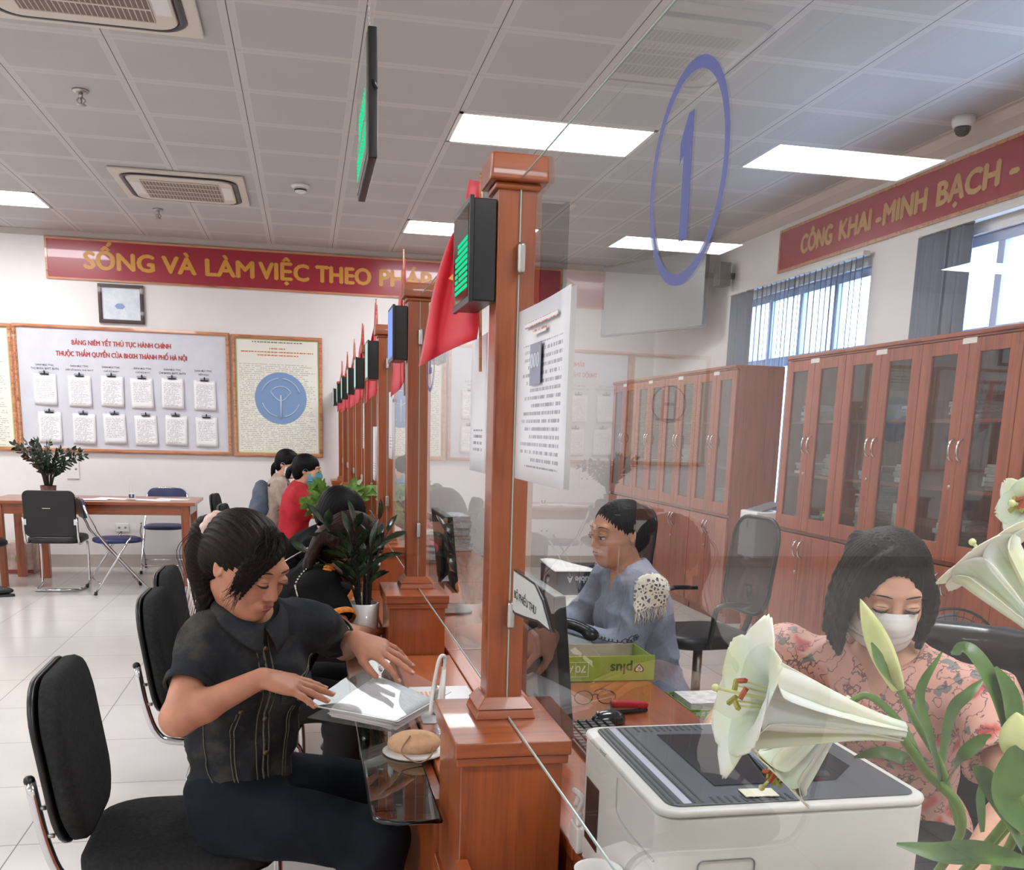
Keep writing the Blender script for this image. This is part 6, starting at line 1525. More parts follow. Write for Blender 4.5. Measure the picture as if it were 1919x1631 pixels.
# document folder on the shelf
def bil(q, u, v): a, b, c, d = [V3(x) for x in q]; return (a * (1 - u) + b * u) * (1 - v) + (d * (1 - u) + c * u) * v
fq = [onp(575, 1330, 2, .835), onp(745, 1362, 2, .775), onp(845, 1305, 2, .80), onp(709, 1236, 2, .90)]
T = thing('document_folder', 'clear plastic snap folder stuffed with papers, on the glass shelf', 'folder', tuple(bil(fq, .5, .5)))
M_clear = glassy('folder_plastic', (.97, .98, .98), .04, .7, haze=.12)
flap = lambda u, v, z: bil(fq, u, v) + V3((0, 0, .005 * math.sin(PI * u) * math.sin(PI * v) + z))
MB().grid(lambda u, v: flap(u, v, .012), 12, 10).build('front_sheet', M_clear, T)
MB().grid(lambda u, v: bil([fq[0] + (0, 0, -.02), fq[1] + (0, 0, -.018), fq[2] + (0, 0, -.02), fq[3] + (0, 0, -.045)], u, v), 8, 8).build('back_sheet', M_clear, T)
MB().tube([flap(t, 0, .012) for t in np.linspace(0, 1, 9)] + [flap(1, t, .012) for t in np.linspace(.1, 1, 7)], .0018, 5).build('edge_piping', mat('folder_edge', 'e8eef0', .25), T)
MB().tube([flap(1, t, .012) for t in np.linspace(1, 0, 8)], .0018, 5).build('edge_piping', mat('folder_edge', 'e8eef0', .25), T)
q_ = flap(.18, .82, .0135); MB().lathe([(.0001, .002), (.0085, .0015), (.009, 0)], q_, 18, (-.2, -.5, .84), caps=False).build('snap_button', M_white, T)
rr = random.Random(9)
for k in range(7):
    T2 = thing('form_sheet', ('top white printed form inside the clear folder', 'second printed form inside the clear folder', 'third printed form inside the clear folder', 'fourth form inside the clear folder', 'fifth form inside the clear folder', 'sixth form inside the clear folder', 'lowest form inside the clear folder')[k], 'paper', tuple(bil(fq, .55, .45)), group='forms in the clear folder')
    o_ = rr.uniform(-.02, .02); MB().grid(lambda u, v: flap(.22 + .74 * u + o_ - k * .006, .06 + .66 * v - .0 * k + o_ * .5, .008 - k * .0042), 8, 8, .0009).build('sheet', mat('plain_paper', 'eceaea', .6) if k else noisy('printed_form', 'f2f2f2', 'dcdfe6', 55, .6, coord=(1, 3, 1)), T2)
T = thing('marker_pen', 'white marker pen with black cap standing beside the folder', 'pen', tuple(onp(833, 1310, 2, .80)))
a_, b_ = onp(829, 1322, 1, -3.22), onp(833, 1232, 1, -3.18)
MB().cyl(a_, a_ + (b_ - a_) * .80, .0055, 12).build('barrel', M_white, T); MB().cyl(a_ + (b_ - a_) * .80, b_, .0058, 12).build('cap', M_black, T)
MB().cyl(a_ - (b_ - a_) * .02, a_ + (b_ - a_) * .03, .0056, 12).build('end_plug', M_black, T)
T = thing('cable_loop', 'white bent cable loop beside the marker pen', 'cable', tuple(onp(822, 1300, 1, -3.2)))
MB().tube(spline([onp(806, 1340, 1, -3.22), onp(812, 1290, 1, -3.2), onp(822, 1240, 1, -3.2), onp(830, 1229, 1, -3.2), onp(834, 1240, 1, -3.19), onp(826, 1290, 1, -3.2), onp(822, 1335, 1, -3.22)], 6), .0045, 8).build('cable', M_white, T)
T = thing('stamp', 'upright silver metal stamp on the ledge papers', 'stamp', (1.255, -2.93, .751))
MB().lathe([(.013, 0), (.013, .006), (.011, .008), (.011, .05), (.013, .052), (.013, .07), (.010, .074), (.001, .0745)], (1.245, -2.92, .754), 24).build('body', M_steel, T)
T = thing('leaflet', 'printed leaflet with orange stripes lying on the ledge', 'leaflet', (1.28, -2.80, .751)); 
MB().grid(lambda u, v: (1.20 + .17 * u, -3.0 + .36 * v, .752), 3, 3, .0008).build('sheet', textmat('leaflet_print', 'e9e7e6', '8d8f9c', .02, .004, .2, .4, (0, 1), .6, 0), T)
st_ = MB()
for k in range(4): st_.box((1.215 + k * .012, -2.86, .753), (1.221 + k * .012, -2.70, .7536))
st_.build('stripes', mat('stripe_orange', 'd98a4e', .5), T)
T = thing('plastic_wrap', 'crumpled clear plastic bag on the ledge before the leaflet', 'bag', (1.27, -3.10, .751))
wb = Blob(); wb.ell((1.275, -3.10, .765), (.06, .06, .022), k=.01); wb.ell((1.30, -3.05, .772), (.035, .03, .02), k=.01); wb.cut((0, 0, .7525), (0, 0, -1)); blob_obj('wrap', wb, .004, glassy('wrap_plastic', (.93, .95, .97), .08, 2.0, haze=.25, rough=.1), T, disp=folds(.008, 45), smooth=0)
T = thing('beige_hat', 'small round beige cap with a cord, lying on a white tray edge on the shelf', 'hat', tuple(onp(775, 1400, 2, .756)))
hc_ = onp(776, 1392, 2, .775); hb = Blob(); hb.ell(hc_ , (.062, .05, .028), frame((.9, -.2, .05)).T, k=.01); hb.cut(hc_ - V3((0, 0, .018)), (0, 0, -1)); blob_obj('crown', hb, .0035, noisy('hat_fabric', 'dcb48e', 'd0a680', 80, .85), T, smooth=2)
MB().lathe([(.07, 0), (.073, .003), (.06, .006), (.001, .006)], tuple(hc_ - V3((0, 0, .0215))), 32).build('tray', M_trimw, T)
MB().tube(spline([hc_ + V3((-.012, -.03, .026)), hc_ + V3((-.035, -.065, .0)), hc_ + V3((-.0, -.09, -.018)), hc_ + V3((.03, -.07, -.01)), hc_ + V3((.038, -.045, .002))], 5), .0018, 6).build('cord', mat('cord_brown', '9a6f55', .7), T)
T = thing('black_case', 'small black case between the folder and the pedestal', 'case', (1.225, -3.40, .753)); MB().cbox((1.225, -3.40, .765), (.05, .07, .022), (0, 0, .3)).build('case', M_black, T, bevel=.004)
# ---- lilies behind the glass: trumpet flowers, buds, stems, leaves in a green basket
M_petal = mat('lily_petal', 'f0efdf', .45, sss=.25); _t = NT(M_petal); _f = _t.noise(_t.coord('Object'), 14, 3); _t.link(_t.ramp(_f, [(.35, lin('e6e8c0')), (.6, lin('f4f3ea'))]), _t.b.inputs['Base Color'])
M_lstem = noisy('lily_stem', '587a2c', '6f9040', 30, .45); M_lleaf = noisy('lily_leaf', '3c5c20', '55782f', 26, .4); M_bud = noisy('lily_bud', 'c9d089', 'e2e4a8', 20, .45, sss=.15)
def lily(parent, base, tip, L, m=M_petal, open_=1.0, roll=0.0, seed=0):
    """base of the tube, direction towards the mouth"""
    A = V3(tip) - V3(base); A /= np.linalg.norm(A); F = frame(A, (.3, .2, .93)); r = random.Random(seed)
    for k in range(6):
        ph = roll + k * PI / 3; inner = k % 2; W = (.034 if inner else .026) * L / .16
        rad = F[1] * math.cos(ph) + F[2] * math.sin(ph); tan = -F[1] * math.sin(ph) + F[2] * math.cos(ph); bend = r.uniform(.85, 1.2) * open_
        def f(u, v):
            s_ = u; ax = L * (min(s_, .82) if s_ < .82 else .82 - (s_ - .82) * .1); 
            ax = L * (s_ * 1.0 if s_ < .7 else .7 + (s_ - .7) * (.80 - .5 * bend * (s_ - .7) / .3))
            rr_ = L * (.035 + .16 * s_ ** 2.0 + (.82 * bend * (s_ - .7) ** 1.25 if s_ > .7 else 0))
            w = W * (.22 + 1.0 * math.sin(min(1, s_ * 1.04) ** 1.4 * PI * .5) if s_ < .72 else 1.2 * math.sqrt(max(0, 1 - ((s_ - .72) / .285) ** 2)))
            q = (v - .5) * 2; cur = .18 * w * (1 - q * q) * -1
            return V3(base) + A * ax + rad * (rr_ - abs(q) ** 2 * w * .28) + tan * q * w + rad * (-.0025 if inner else .001) + rad * .0016 * math.cos(q * 7) * (s_ > .3)
        MB().grid(f, 22, 9, .0009).build('petal', m, parent)
    for k in range(5):
        a = k * 2 * PI / 5; s0 = V3(base) + A * L * .1; s1 = V3(base) + A * L * .82 + (F[1] * math.cos(a) + F[2] * math.sin(a)) * L * .06
        st = MB().tube(spline([s0, (s0 + s1) / 2 + F[2] * .002, s1], 4), .0011, 5).build('stamen', M_bud, parent)
        MB().cbox(tuple(s1), (.004, .004, .013), (a, .5, 0)).build('anther', mat('anther_red', 'b4532c', .7) if k < 2 else mat('anther_green', 'a9a64a', .7), st)
    MB().tube([V3(base) + A * L * .1, V3(base) + A * L * .92], .0018, 6).ball(V3(base) + A * L * .93, .004, 8).build('pistil', M_bud, parent)
P = lambda x, y, d: px(x, y, d)
stems = []
def stem_thing(label, pts, r, cat='lily', name='lily_stem'):
    T = thing(name, label, cat, tuple(pts[0])); MB().tube(spline(pts, 8), r, 8).build('stem', M_lstem, T); return T
def lf(T, pts, W, m=M_lleaf):
    q = spline(pts, 8); n = len(q); rows = []
    for i in range(n):
        d = q[min(i + 1, n - 1)] - q[max(i - 1, 0)]; d /= np.linalg.norm(d); s = np.cross(d, (.1, -.75, .65)); s /= np.linalg.norm(s); w = W * math.sin(PI * min(.97, .12 + .86 * i / (n - 1))) ** .8 / 2; up = np.cross(s, d)
        rows += [q[i] - s * w + up * w * .3, q[i], q[i] + s * w + up * w * .3]
    b = MB().add(rows, [(3 * i + j, 3 * i + j + 1, 3 * i + j + 4, 3 * i + j + 3) for i in range(n - 1) for j in (0, 1)], smooth=True); return b.build('leaf', m, T)
bp = V3((1.62, -4.36, .86))
# stem A: two lilies and a bud
T = stem_thing('lily stem with two open white trumpets and a pale upright bud', [bp, P(1800, 1560, 1.05), P(1730, 1440, 1.03), P(1685, 1375, 1.02)], .005)
lily(T, P(1690, 1372, 1.0), P(1345, 1290, .97), .222, roll=.35, seed=3)
MB().tube(spline([P(1735, 1450, 1.03), P(1690, 1360, 1.06), P(1630, 1305, 1.09), P(1590, 1318, 1.10)], 6), .0042, 8).build('side_stem', M_lstem, T)
lily(T, P(1598, 1312, 1.11), P(1455, 1450, 1.12), .155, roll=.1, seed=8, open_=1.1)
MB().tube(spline([P(1800, 1560, 1.05), P(1765, 1440, 1.04), P(1720, 1360, 1.03), P(1682, 1285, 1.03)], 6), .0038, 8).build('side_stem', M_lstem, T)
def bud(T, a, b, w, m=M_bud):
    a, b = V3(a), V3(b); L = np.linalg.norm(b - a); A = (b - a) / L; F = frame(A, (.3, .2, .93)); rows = []; n = 12
    def f(u, v):
        ph = 2 * PI * v; r = w * (.35 + .65 * math.sin(PI * min(1, u * .92 + .06)) ** .8) * (1 if u < .97 else .4) * (1 + .10 * math.cos(3 * ph)) * (1 - .35 * u ** 6); r = r * math.sqrt(max(0.02, 1 - u ** 5))
        return a + A * L * u + (F[1] * math.cos(ph) + F[2] * math.sin(ph)) * r
    MB().grid(f, 16, 25).build('bud', m, T)
bud(T, P(1684, 1290, 1.03), P(1612, 1122, 1.0), .0125)
for pts, W in (([P(1682, 1290, 1.03), P(1650, 1250, 1.0), P(1632, 1205, .99)], .02), ([P(1765, 1480, 1.03), P(1740, 1380, 1.0), P(1722, 1300, 1.0), P(1765, 1222, 1.0)], .014), ([P(1760, 1450, 1.05), P(1780, 1340, 1.06), P(1815, 1300, 1.06), P(1845, 1272, 1.07)], .014),
               ([P(1770, 1470, 1.03), P(1800, 1420, 1.0), P(1835, 1390, .99), P(1858, 1378, .98)], .015), ([P(1740, 1425, 1.06), P(1700, 1425, 1.1), P(1650, 1412, 1.1), P(1600, 1420, 1.11)], .018)): lf(T, pts, W)
# stem B: tall lily at the edge, bud and long leaves
T = stem_thing('lily stem at the picture edge with an open white flower above', [bp + V3((.05, .02, 0)), P(1915, 1500, 1.0), P(1985, 1300, .98), P(1990, 1180, .97)], .005)
lily(T, P(1985, 1215, .97), P(1850, 1050, 1.02), .15, roll=.9, seed=5, open_=.9)
T = stem_thing('lily stem at the picture edge with a curled white petal at eye height', [bp + V3((.07, .03, 0)), P(1960, 1450, 1.1), P(2010, 1150, 1.08), P(1985, 985, 1.06)], .0045)
lily(T, P(1990, 960, 1.06), P(1905, 945, 1.03), .085, roll=.2, seed=11, open_=1.1)
T = stem_thing('leafy lily stem with a yellowish bud, cut by the picture edge', [bp + V3((.09, -.01, 0)), P(1905, 1560, .95), P(1900, 1460, .93), P(1905, 1400, .92)], .005)
bud(T, P(1912, 1420, .92), P(1905, 1335, .90), .017); 
for pts, W in (([P(1895, 1400, .93), P(1860, 1290, .93), P(1815, 1220, .94), P(1782, 1225, .95)], .022), ([P(1900, 1380, .93), P(1890, 1310, .93), P(1865, 1250, .93)], .026), ([P(1915, 1590, .95), P(1880, 1520, .93), P(1840, 1460, .93), P(1822, 1438, .93)], .03),
               ([P(1930, 1620, .95), P(1840, 1600, .93), P(1760, 1600, .92), P(1680, 1583, .92)], .024), ([P(1925, 1560, .9), P(1880, 1500, .9), P(1900, 1430, .9), P(1925, 1400, .9)], .035), ([P(1840, 1560, .98), P(1835, 1500, .98), P(1838, 1465, .98)], .012)): lf(T, pts, W)
T = basket(1.66, -4.40, .751, .20, .17, .15, 'green plastic basket holding the lilies beside the printer')
MB().lathe([(.045, 0), (.05, .01), (.06, .13), (.055, .13), (.045, .012)], (1.66, -4.37, .7565), 24, caps=False).build('inner_cup', M_trimw, T)
# ------------------------------------------------------------------ the other people
def person(label, J, fdir, sk, top, bottom, sleeve=.62, res=.009, head_res=.004, face=True, mask=None, hands=True, name='person', foldamp=.006, topcut=.07, hs=1.0, group=None, curls=(.35, .35, .4, .45), neckdrop=.03, hres=.005, shoe='1c1b1d', legs=True, collar=None):
    pe = V3(J['pelvis']); T = thing(name, label, 'person', (pe[0], pe[1], 0), group=group); hc = V3(J['head']); F = frame(fdir)
    B = Blob(); torso(B, J, 0, bust=J.get('bust', .5)); B.cone(V3(J['neck']) - V3((0, 0, .03)), hc + V3((-.03, 0, -.06)) @ F, .05, .046, k=.02)
    tips = []
    for s in 'RL':
        arm(B, J['sh' + s], J['el' + s], J['wr' + s])
        if hands:
            d = V3(J.get('hd' + s, V3(J['wr' + s]) - V3(J['el' + s]))); tips += add_hand(B, J['wr' + s], d, J.get('hn' + s, (0, 0, 1)), J.get('ht' + s, (0, 1 if s == 'R' else -1, .2)), curls=curls)
        if legs: leg(B, J['hip' + s], J['kn' + s], J['an' + s])
    add_head(B, F, hc, hs)
    fine = [(hc, .115, head_res)] + ([(V3(J['wr' + s]) + V3((0, 0, 0)), .12, hres) for s in 'RL'] if hands else [])
    blob_obj('body', B, res, sk, T, fine=fine, smooth=1)
    if face: face_parts(F, hc, hs, T, J.get('lip', 'a5545a'), mask=mask, down=J.get('down', True))
    S = Blob(); fr, Ht = torso(S, J, .016, bust=J.get('bust', .5)); up, fw, sd = fr[:, 2], fr[:, 0], fr[:, 1]
    for s in 'RL':
        A_, E_, W_ = V3(J['sh' + s]), V3(J['el' + s]), V3(J['wr' + s])
        if sleeve <= 1: S.cone(A_, E_, J.get('slr', .062), J.get('slr2', .056), k=.03, flat=sleeve)
        else: S.cone(A_, E_, J.get('slr', .06), .055, k=.03); S.cone(E_, W_, .052, J.get('cuff', .04), k=.02, flat=sleeve - 1)
    S.cut(pe - up * topcut, -up); nk = V3(J['neck']); S.ell(nk + fw * .035 + up * .035, J.get('neckhole', (.07, .06, .05)), fr, k=.008, sub=True)
    if 'vneck' in J: S.cone(nk + fw * .09, nk + fw * .16 - up * .13, .05, .008, k=.01, sub=True)
    so = blob_obj('top', S, res, top, T, disp=folds(foldamp, 8, (1, 1, 1.4), 3.3 + pe[0] * 5), smooth=2)
    if legs and bottom is not None:
        Q = Blob(); hp = V3(J['hipL']) - V3(J['hipR']); hf = np.cross(hp, (0, 0, 1.)); hf /= np.linalg.norm(hf); hfr = np.array([hf, np.cross((0, 0, 1.), hf), (0, 0, 1.)]).T
        Q.ell(pe, (.128, .172, .12), hfr, k=.04)
        for s in 'RL': leg(Q, J['hip' + s], J['kn' + s], J['an' + s], .016); Q.cone(V3(J['kn' + s]), V3(J['an' + s]) + V3((0, 0, .02)), .07, .062, k=.02)
        Q.cut(pe + V3((0, 0, .09)), (0, 0, 1)); Q.cut((0, 0, .07), (0, 0, -1)); blob_obj('trousers', Q, max(res, .01), bottom, T, disp=folds(.005, 8, (1, 1, 1), 9.), smooth=2)
    if legs:
        for s in 'RL':
            sb = Blob(); p = V3(J['an' + s]); d = V3(J['kn' + s]) - V3(J['hip' + s]); d[2] = 0; d /= np.linalg.norm(d); p[2] = 0
            sb.ell(p + d * .05 + V3((0, 0, .035)), (.12, .043, .034), frame(d).T, k=.01); sb.ell(p + V3((0, 0, .055)), (.05, .04, .045), k=.02); sb.cut((0, 0, .002), (0, 0, -1)); blob_obj('shoe', sb, .009, mat('shoe_' + shoe, shoe, .4), T)
    return T, F, hc, fr, so, tips
def hair_blob(T, F, hc, m, fn, res=.005, name='hair', gr=.0016):
    B = Blob(); L = B.local(F, hc, 1.0); fn(B, L)
    def g(P):
        q = P - hc; ph = np.arctan2(q @ F[1], q @ F[0]); return gr * (.7 * np.sin(ph * 44 + np.sin(q @ F[2] * 30) * 1.5) + .5 * np.sin(ph * 91 + 1))
    return blob_obj(name, B, res, m, T, disp=g, smooth=1)
def lock(L, pts, r0, r1, k=.008, n=3):
    q = spline(pts, n)
    for j in range(len(q) - 1): a, b = j / (len(q) - 1), (j + 1) / (len(q) - 1); L.cone(q[j], q[j + 1], r0 + (r1 - r0) * a, r0 + (r1 - r0) * b, k=k)
M_hairb = hairmat('hair_black', '050506', '100e0f'); M_skin2 = skin('skin_fair', 'd9a88e', 'cf9c82'); M_skin3 = skin('skin_mid', 'c9937a', 'bd866c')
def maskpiece(T, F, hc, m, s=1.0):
    P = lambda v: hc + (V3(v) * s) @ F
    def f(u, v):      # u across, v from chin to nose bridge
        a = (u - .5) * 2; z = -.098 + .104 * v - .012 * a * a * v; ph = a * 1.25
        rad = .098 + .014 * math.sin(v * PI) * (1 - abs(a)) + (.006 if .55 < v < .95 else 0) * (1 - abs(a)) - .012 * (1 - v) ** 2
        pl = .0016 * math.sin(v * 19) * (1 - abs(a))
        return P((math.cos(ph) * (rad + pl) + .004 - .012 * a * a, math.sin(ph) * .074, z + (.012 * abs(a) if v < .3 else -.006 * abs(a))))
    o = MB().grid(f, 26, 26, .0012).build('face_mask', m, T)
    for y in (-1, 1): MB().tube(spline([P((.03, y * .074, -.002)), P((.005, y * .08, .018)), P((-.015, y * .084, .005)), P((-.008, y * .08, -.03)), P((.03, y * .07, -.075))], 4), .0012, 5).build('ear_loop', m, T)
    return o

# masked clerk in a floral blouse
M_floral = mat('floral_blouse', 'd8998a', .65); _t = NT(M_floral); _v = _t.coord('Object')
def _vor(sc, off=0.0):
    n = _t.new('ShaderNodeTexVoronoi'); n.inputs['Scale'].default_value = sc; mp = _t.new('ShaderNodeMapping'); mp.inputs['Location'].default_value = (off, off, off); _t.link(_v, mp.inputs[0])
    w = _t.new('ShaderNodeVectorMath'); w.operation = 'ADD'; nz = _t.new('ShaderNodeTexNoise'); nz.inputs['Scale'].default_value = 22; _t.link(_v, nz.inputs['Vector']); sc_ = _t.new('ShaderNodeVectorMath'); sc_.operation = 'SCALE'; sc_.inputs['Scale'].default_value = .055; _t.link(nz.outputs['Color'], sc_.inputs[0])
    _t.link(mp.outputs[0], w.inputs[0]); _t.link(sc_.outputs[0], w.inputs[1]); _t.link(w.outputs[0], n.inputs['Vector']); return n
_a, _b = _vor(13), _vor(17, 3.3)
_ra = _t.ramp(_a.outputs['Distance'], [(.0, lin('8e2f33')), (.22, lin('cf5b52')), (.34, lin('dba094')), (.40, lin('dfa898'))])
_sel = _t.math('GREATER_THAN', _t.noise(_v, 6, 1), .52); _mk = _t.math('MULTIPLY', _t.math('LESS_THAN', _b.outputs['Distance'], .30), _sel)
_c = _t.mix(_mk, _ra, lin('8a8582')); _ln = _t.math('MULTIPLY', _t.math('LESS_THAN', _t.math('ABSOLUTE', _t.math('SUBTRACT', _t.noise(_v, 30, 3), .5)), .018), .8); _c = _t.mix(_ln, _c, lin('5d4a48')); _t.link(_c, _t.b.inputs['Base Color'])
J7 = dict(pelvis=(2.34, -3.34, .56), neck=(2.22, -3.42, 1.02), head=(2.155, -3.475, 1.165), shR=(2.07, -3.22, .965), shL=(2.34, -3.60, .945),
          elR=(1.93, -3.20, .80), wrR=(1.80, -3.38, .79), elL=(2.28, -3.80, .80), wrL=(2.02, -4.02, .79), hdR=(-.6, -.7, -.1), hdL=(-.8, -.5, -.15),
          hipR=(2.26, -3.25, .53), hipL=(2.38, -3.42, .53), knR=(1.98, -3.45, .52), knL=(2.12, -3.66, .52), anR=(2.02, -3.45, .09), anL=(2.12, -3.62, .09), width=.98, slr=.078, slr2=.076, neckhole=(.085, .085, .055), vneck=1)
T7, F7, h7, fr7, so7, tp = person('woman clerk in a floral blouse and white mask, leaning over her desk', J7, (-.26, -.90, -.36), M_skin2, M_floral, mat('skirt_black', '1d1d22', .8), sleeve=.55, res=.0075, head_res=.003, mask=1, foldamp=.007, hs=1.04)
maskpiece(T7, F7, h7, noisy('mask_white', 'e9e5e0', 'e2deda', 30, .7), 1.04)
def h7f(B, L):
    L.ell((-.016, 0, .046), (.106, .090, .092), k=.012); L.ell((-.06, 0, -.03), (.062, .082, .095), k=.03)
    L.ell((.10, 0, -.035), (.082, .068, .088), k=.008, sub=True); L.ell((.110, -.004, .045), (.050, .056, .052), k=.008, sub=True)
    for i in range(5): lock(L, [(.03 - i * .02, .040 + .005 * i, .085), (.052 - i * .02, .076, .03), (.045 - i * .02, .090, -.04), (.035 - i * .022, .086, -.115 + .004 * i)], .020, .008)
    for i in range(6): lock(L, [(.02 - i * .02, -.030 - .005 * i, .085), (.055 - i * .022, -.070, .05), (.056 - i * .024, -.092, -.03), (.052 - i * .026, -.088, -.13 - .004 * i)], .022, .008)
    for i in range(4): lock(L, [(.02, .01, .118), (.052, -.03 - .008 * i, .108 - .005 * i), (.062 - .006 * i, -.06 - .005 * i, .065 - .006 * i), (.05 - .004 * i, -.079, .01 - .01 * i)], .010, .006)
hair_blob(T7, F7, h7, M_hairb, h7f, .0042)
col = MB(); Lp = lambda v: h7 + V3(v) @ F7
MB().cyl(Lp((-.10, -.012, .045)), Lp((-.102, .012, .052)), .004, 8).build('hair_clip', M_steel, T7)
for s, A_, E_ in (('R', J7['shR'], J7['elR']), ('L', J7['shL'], J7['elL'])):
    A_, E_ = V3(A_), V3(E_); ax_ = (E_ - A_) / np.linalg.norm(E_ - A_); c_ = A_ + (E_ - A_) * .56
    MB().lathe([(.074, -.012), (.082, -.002), (.078, .010), (.083, .02), (.076, .024), (.066, .012)], c_, 36, tuple(ax_), caps=False).build('sleeve_frill', M_floral, T7)

# clerk in a grey blue blouse with lace shoulders, side view
M_blouse = noisy('grey_blue_linen', '8e94a6', '7e8598', 60, .8, bump=.2, bscale=500)
J6 = dict(pelvis=(2.13, -2.16, .56), neck=(2.02, -2.14, 1.03), head=(1.972, -2.14, 1.145), shR=(2.02, -1.97, .985), shL=(2.03, -2.32, .985), elR=(1.90, -1.93, .80), wrR=(1.70, -2.02, .80),
          elL=(1.965, -2.33, .785), wrL=(1.74, -2.13, .81), hipR=(2.10, -2.06, .53), hipL=(2.10, -2.25, .53), knR=(1.72, -2.02, .51), knL=(1.72, -2.28, .51), anR=(1.76, -2.04, .09), anL=(1.76, -2.26, .09),
          width=.98, cuff=.05, slr=.07, neckhole=(.09, .08, .06), vneck=1, lip='8c3f3f', down=False)
T6, F6, h6, fr6, so6, tp = person('woman clerk in a grey blue blouse with lace shoulders, facing the counter', J6, (-.93, -.30, -.08), M_skin3, M_blouse, mat('skirt_black', '1d1d22', .8), sleeve=1.8, res=.008, head_res=.0034, foldamp=.008)
M_lace = mat('lace', 'e2ddcf', .8); _t = NT(M_lace); _v = _t.coord('Object'); _n = _t.new('ShaderNodeTexVoronoi'); _n.feature = 'DISTANCE_TO_EDGE'; _n.inputs['Scale'].default_value = 75; _t.link(_v, _n.inputs['Vector']); _t.link(_t.math('LESS_THAN', _n.outputs['Distance'], .17), _t.b.inputs['Alpha'])
bv6 = bvh_of(so6)
def lay(bv, p, lift=.004):
    r = bv.find_nearest(Vector(p)); return V3(r[0]) + V3(r[1]) * lift
for s, sh in (('L', V3(J6['shL'])), ('R', V3(J6['shR']))):
    sg = -1 if s == 'L' else 1
    def f(u, v): a = (u - .5) * 2; return lay(bv6, sh + V3((.075 * a, sg * (.045 + .035 * v), .06 - .115 * v - .02 * a * a)) , .005)
    MB().grid(f, 16, 14, .001).build('lace_patch', M_lace, T6)
    fg = MB(); rr = random.Random(4)
    for k in range(26): a = -1 + k / 12.5; p0 = f((a + 1) / 2, 1.0); fg.tube([p0, p0 + V3((rr.uniform(-.006, .006), sg * .006, -.018)), p0 + V3((rr.uniform(-.01, .01), sg * .005, -.035 - .012 * rr.random()))], .0011, 4)
    fg.build('lace_fringe', mat('lace_thread', 'dcd6c6', .8), T6)
def h6f(B, L):
    L.ell((-.020, 0, .040), (.099, .081, .084), k=.012); L.ell((-.07, 0, .0), (.05, .07, .07), k=.02); L.ell((.088, 0, -.03), (.078, .064, .085), k=.008, sub=True); L.ell((.105, 0, .035), (.05, .05, .035), k=.01, sub=True)
    for y in (-1, 1): L.ell((.022, y * .085, -.045), (.04, .04, .055), k=.006, sub=True)
    L.ell((-.125, 0, .02), (.035, .038, .038), k=.01)
hair_blob(T6, F6, h6, M_hairb, h6f, .0045)

# woman in black with orange trim, head down, seen from behind her shoulder
M_blk = noisy('black_knit', '0c0c0e', '08080a', 40, .9, spec=.15)
J2 = dict(pelvis=(.76, -1.82, .56), neck=(.98, -1.90, .985), head=(1.075, -1.93, 1.06), shR=(.96, -2.06, .945), shL=(.95, -1.70, .955), elR=(1.03, -2.17, .80), wrR=(1.125, -2.32 + .25, .80), elL=(1.08, -1.64, .80), wrL=(1.12, -1.80, .775),
          hdR=(.35, .9, -.1), hipR=(.74, -1.92, .53), hipL=(.74, -1.72, .53), knR=(1.06, -1.93, .51), knL=(1.08, -1.66, .51), anR=(1.0, -1.86, .09), anL=(1.08, -1.62, .09), width=1.02, slr=.07, slr2=.068)
T2, F2, h2, fr2, so2, tp = person('woman in black top with orange sleeve trim, head bent over the shelf', J2, (.84, -.02, -.54), M_skin3, M_blk, mat('trousers_black', '17171a', .85), sleeve=.66, res=.009, head_res=.005)
def h2f(B, L):
    L.ell((-.02, 0, .044), (.106, .09, .09), k=.012); L.ell((-.07, 0, -.01), (.06, .08, .09), k=.03); L.ell((.095, 0, -.045), (.078, .064, .088), k=.008, sub=True)
    L.ell((.02, -.088, -.03), (.035, .03, .036), k=.006, sub=True)
    for i in range(12): a = -1 + i / 5.5; lock(L, [(-.07, .06 * a, .06), (-.115, .075 * a, .0), (-.118, .09 * a, -.06), (-.10 - .01 * (i % 2), .10 * a, -.115 - .012 * (i % 3))], .026, .011)
    for i in range(5): lock(L, [(.03, -.03, .12), (.06 - i * .02, -.075, .07), (.03 - i * .025, -.095, .025), (-.02 - i * .02, -.09, -.02)], .014, .009)
hair_blob(T2, F2, h2, hairmat('hair_dark_brown', '100a08', '3a2218'), h2f, .005)
A_, E_ = V3(J2['shR']), V3(J2['elR']); ax_ = (E_ - A_) / np.linalg.norm(E_ - A_); M_or = noisy('orange_trim', 'e08a2e', 'b8601c', 90, .7)
for s in 'RL':
    A_, E_ = V3(J2['sh' + s]), V3(J2['el' + s]); ax_ = (E_ - A_) / np.linalg.norm(E_ - A_)
    MB().lathe([(.069, -.012), (.0735, -.008), (.0735, .006), (.069, .010)], A_ + (E_ - A_) * .655, 32, tuple(ax_), caps=False).build('orange_cuff', M_or, T2)
bv2 = bvh_of(so2); sw = MB(); nk2 = V3(J2['neck'])
for k in range(8):
    t_ = k / 7; sw.tube([lay(bv2, nk2 + (V3(J2['shR']) - nk2) * t_ + V3((.012 * math.sin(a) + .02, .0, .05 + .012 * math.cos(a))), .003) for a in [i * PI / 4 for i in range(9)]], .0035, 5)
sw.build('embroidery', M_or, T2)
chn = MB(); pts = [lay(bv2, p, .006) for p in spline([nk2 + V3((-.03, -.09, .06)), nk2 + V3((-.12, -.16, -.05)), nk2 + V3((-.16, -.19, -.16)), nk2 + V3((-.19, -.19, -.30))], 14)]
Tc = thing('bag_chain', 'silver chain bag strap over the back of the woman in black', 'bag strap', tuple(pts[20]))
for k, p in enumerate(pts): chn.ball(tuple(p), .0048, 6)
o = chn.build('links', M_steel, Tc); o['kind'] = 'stuff'
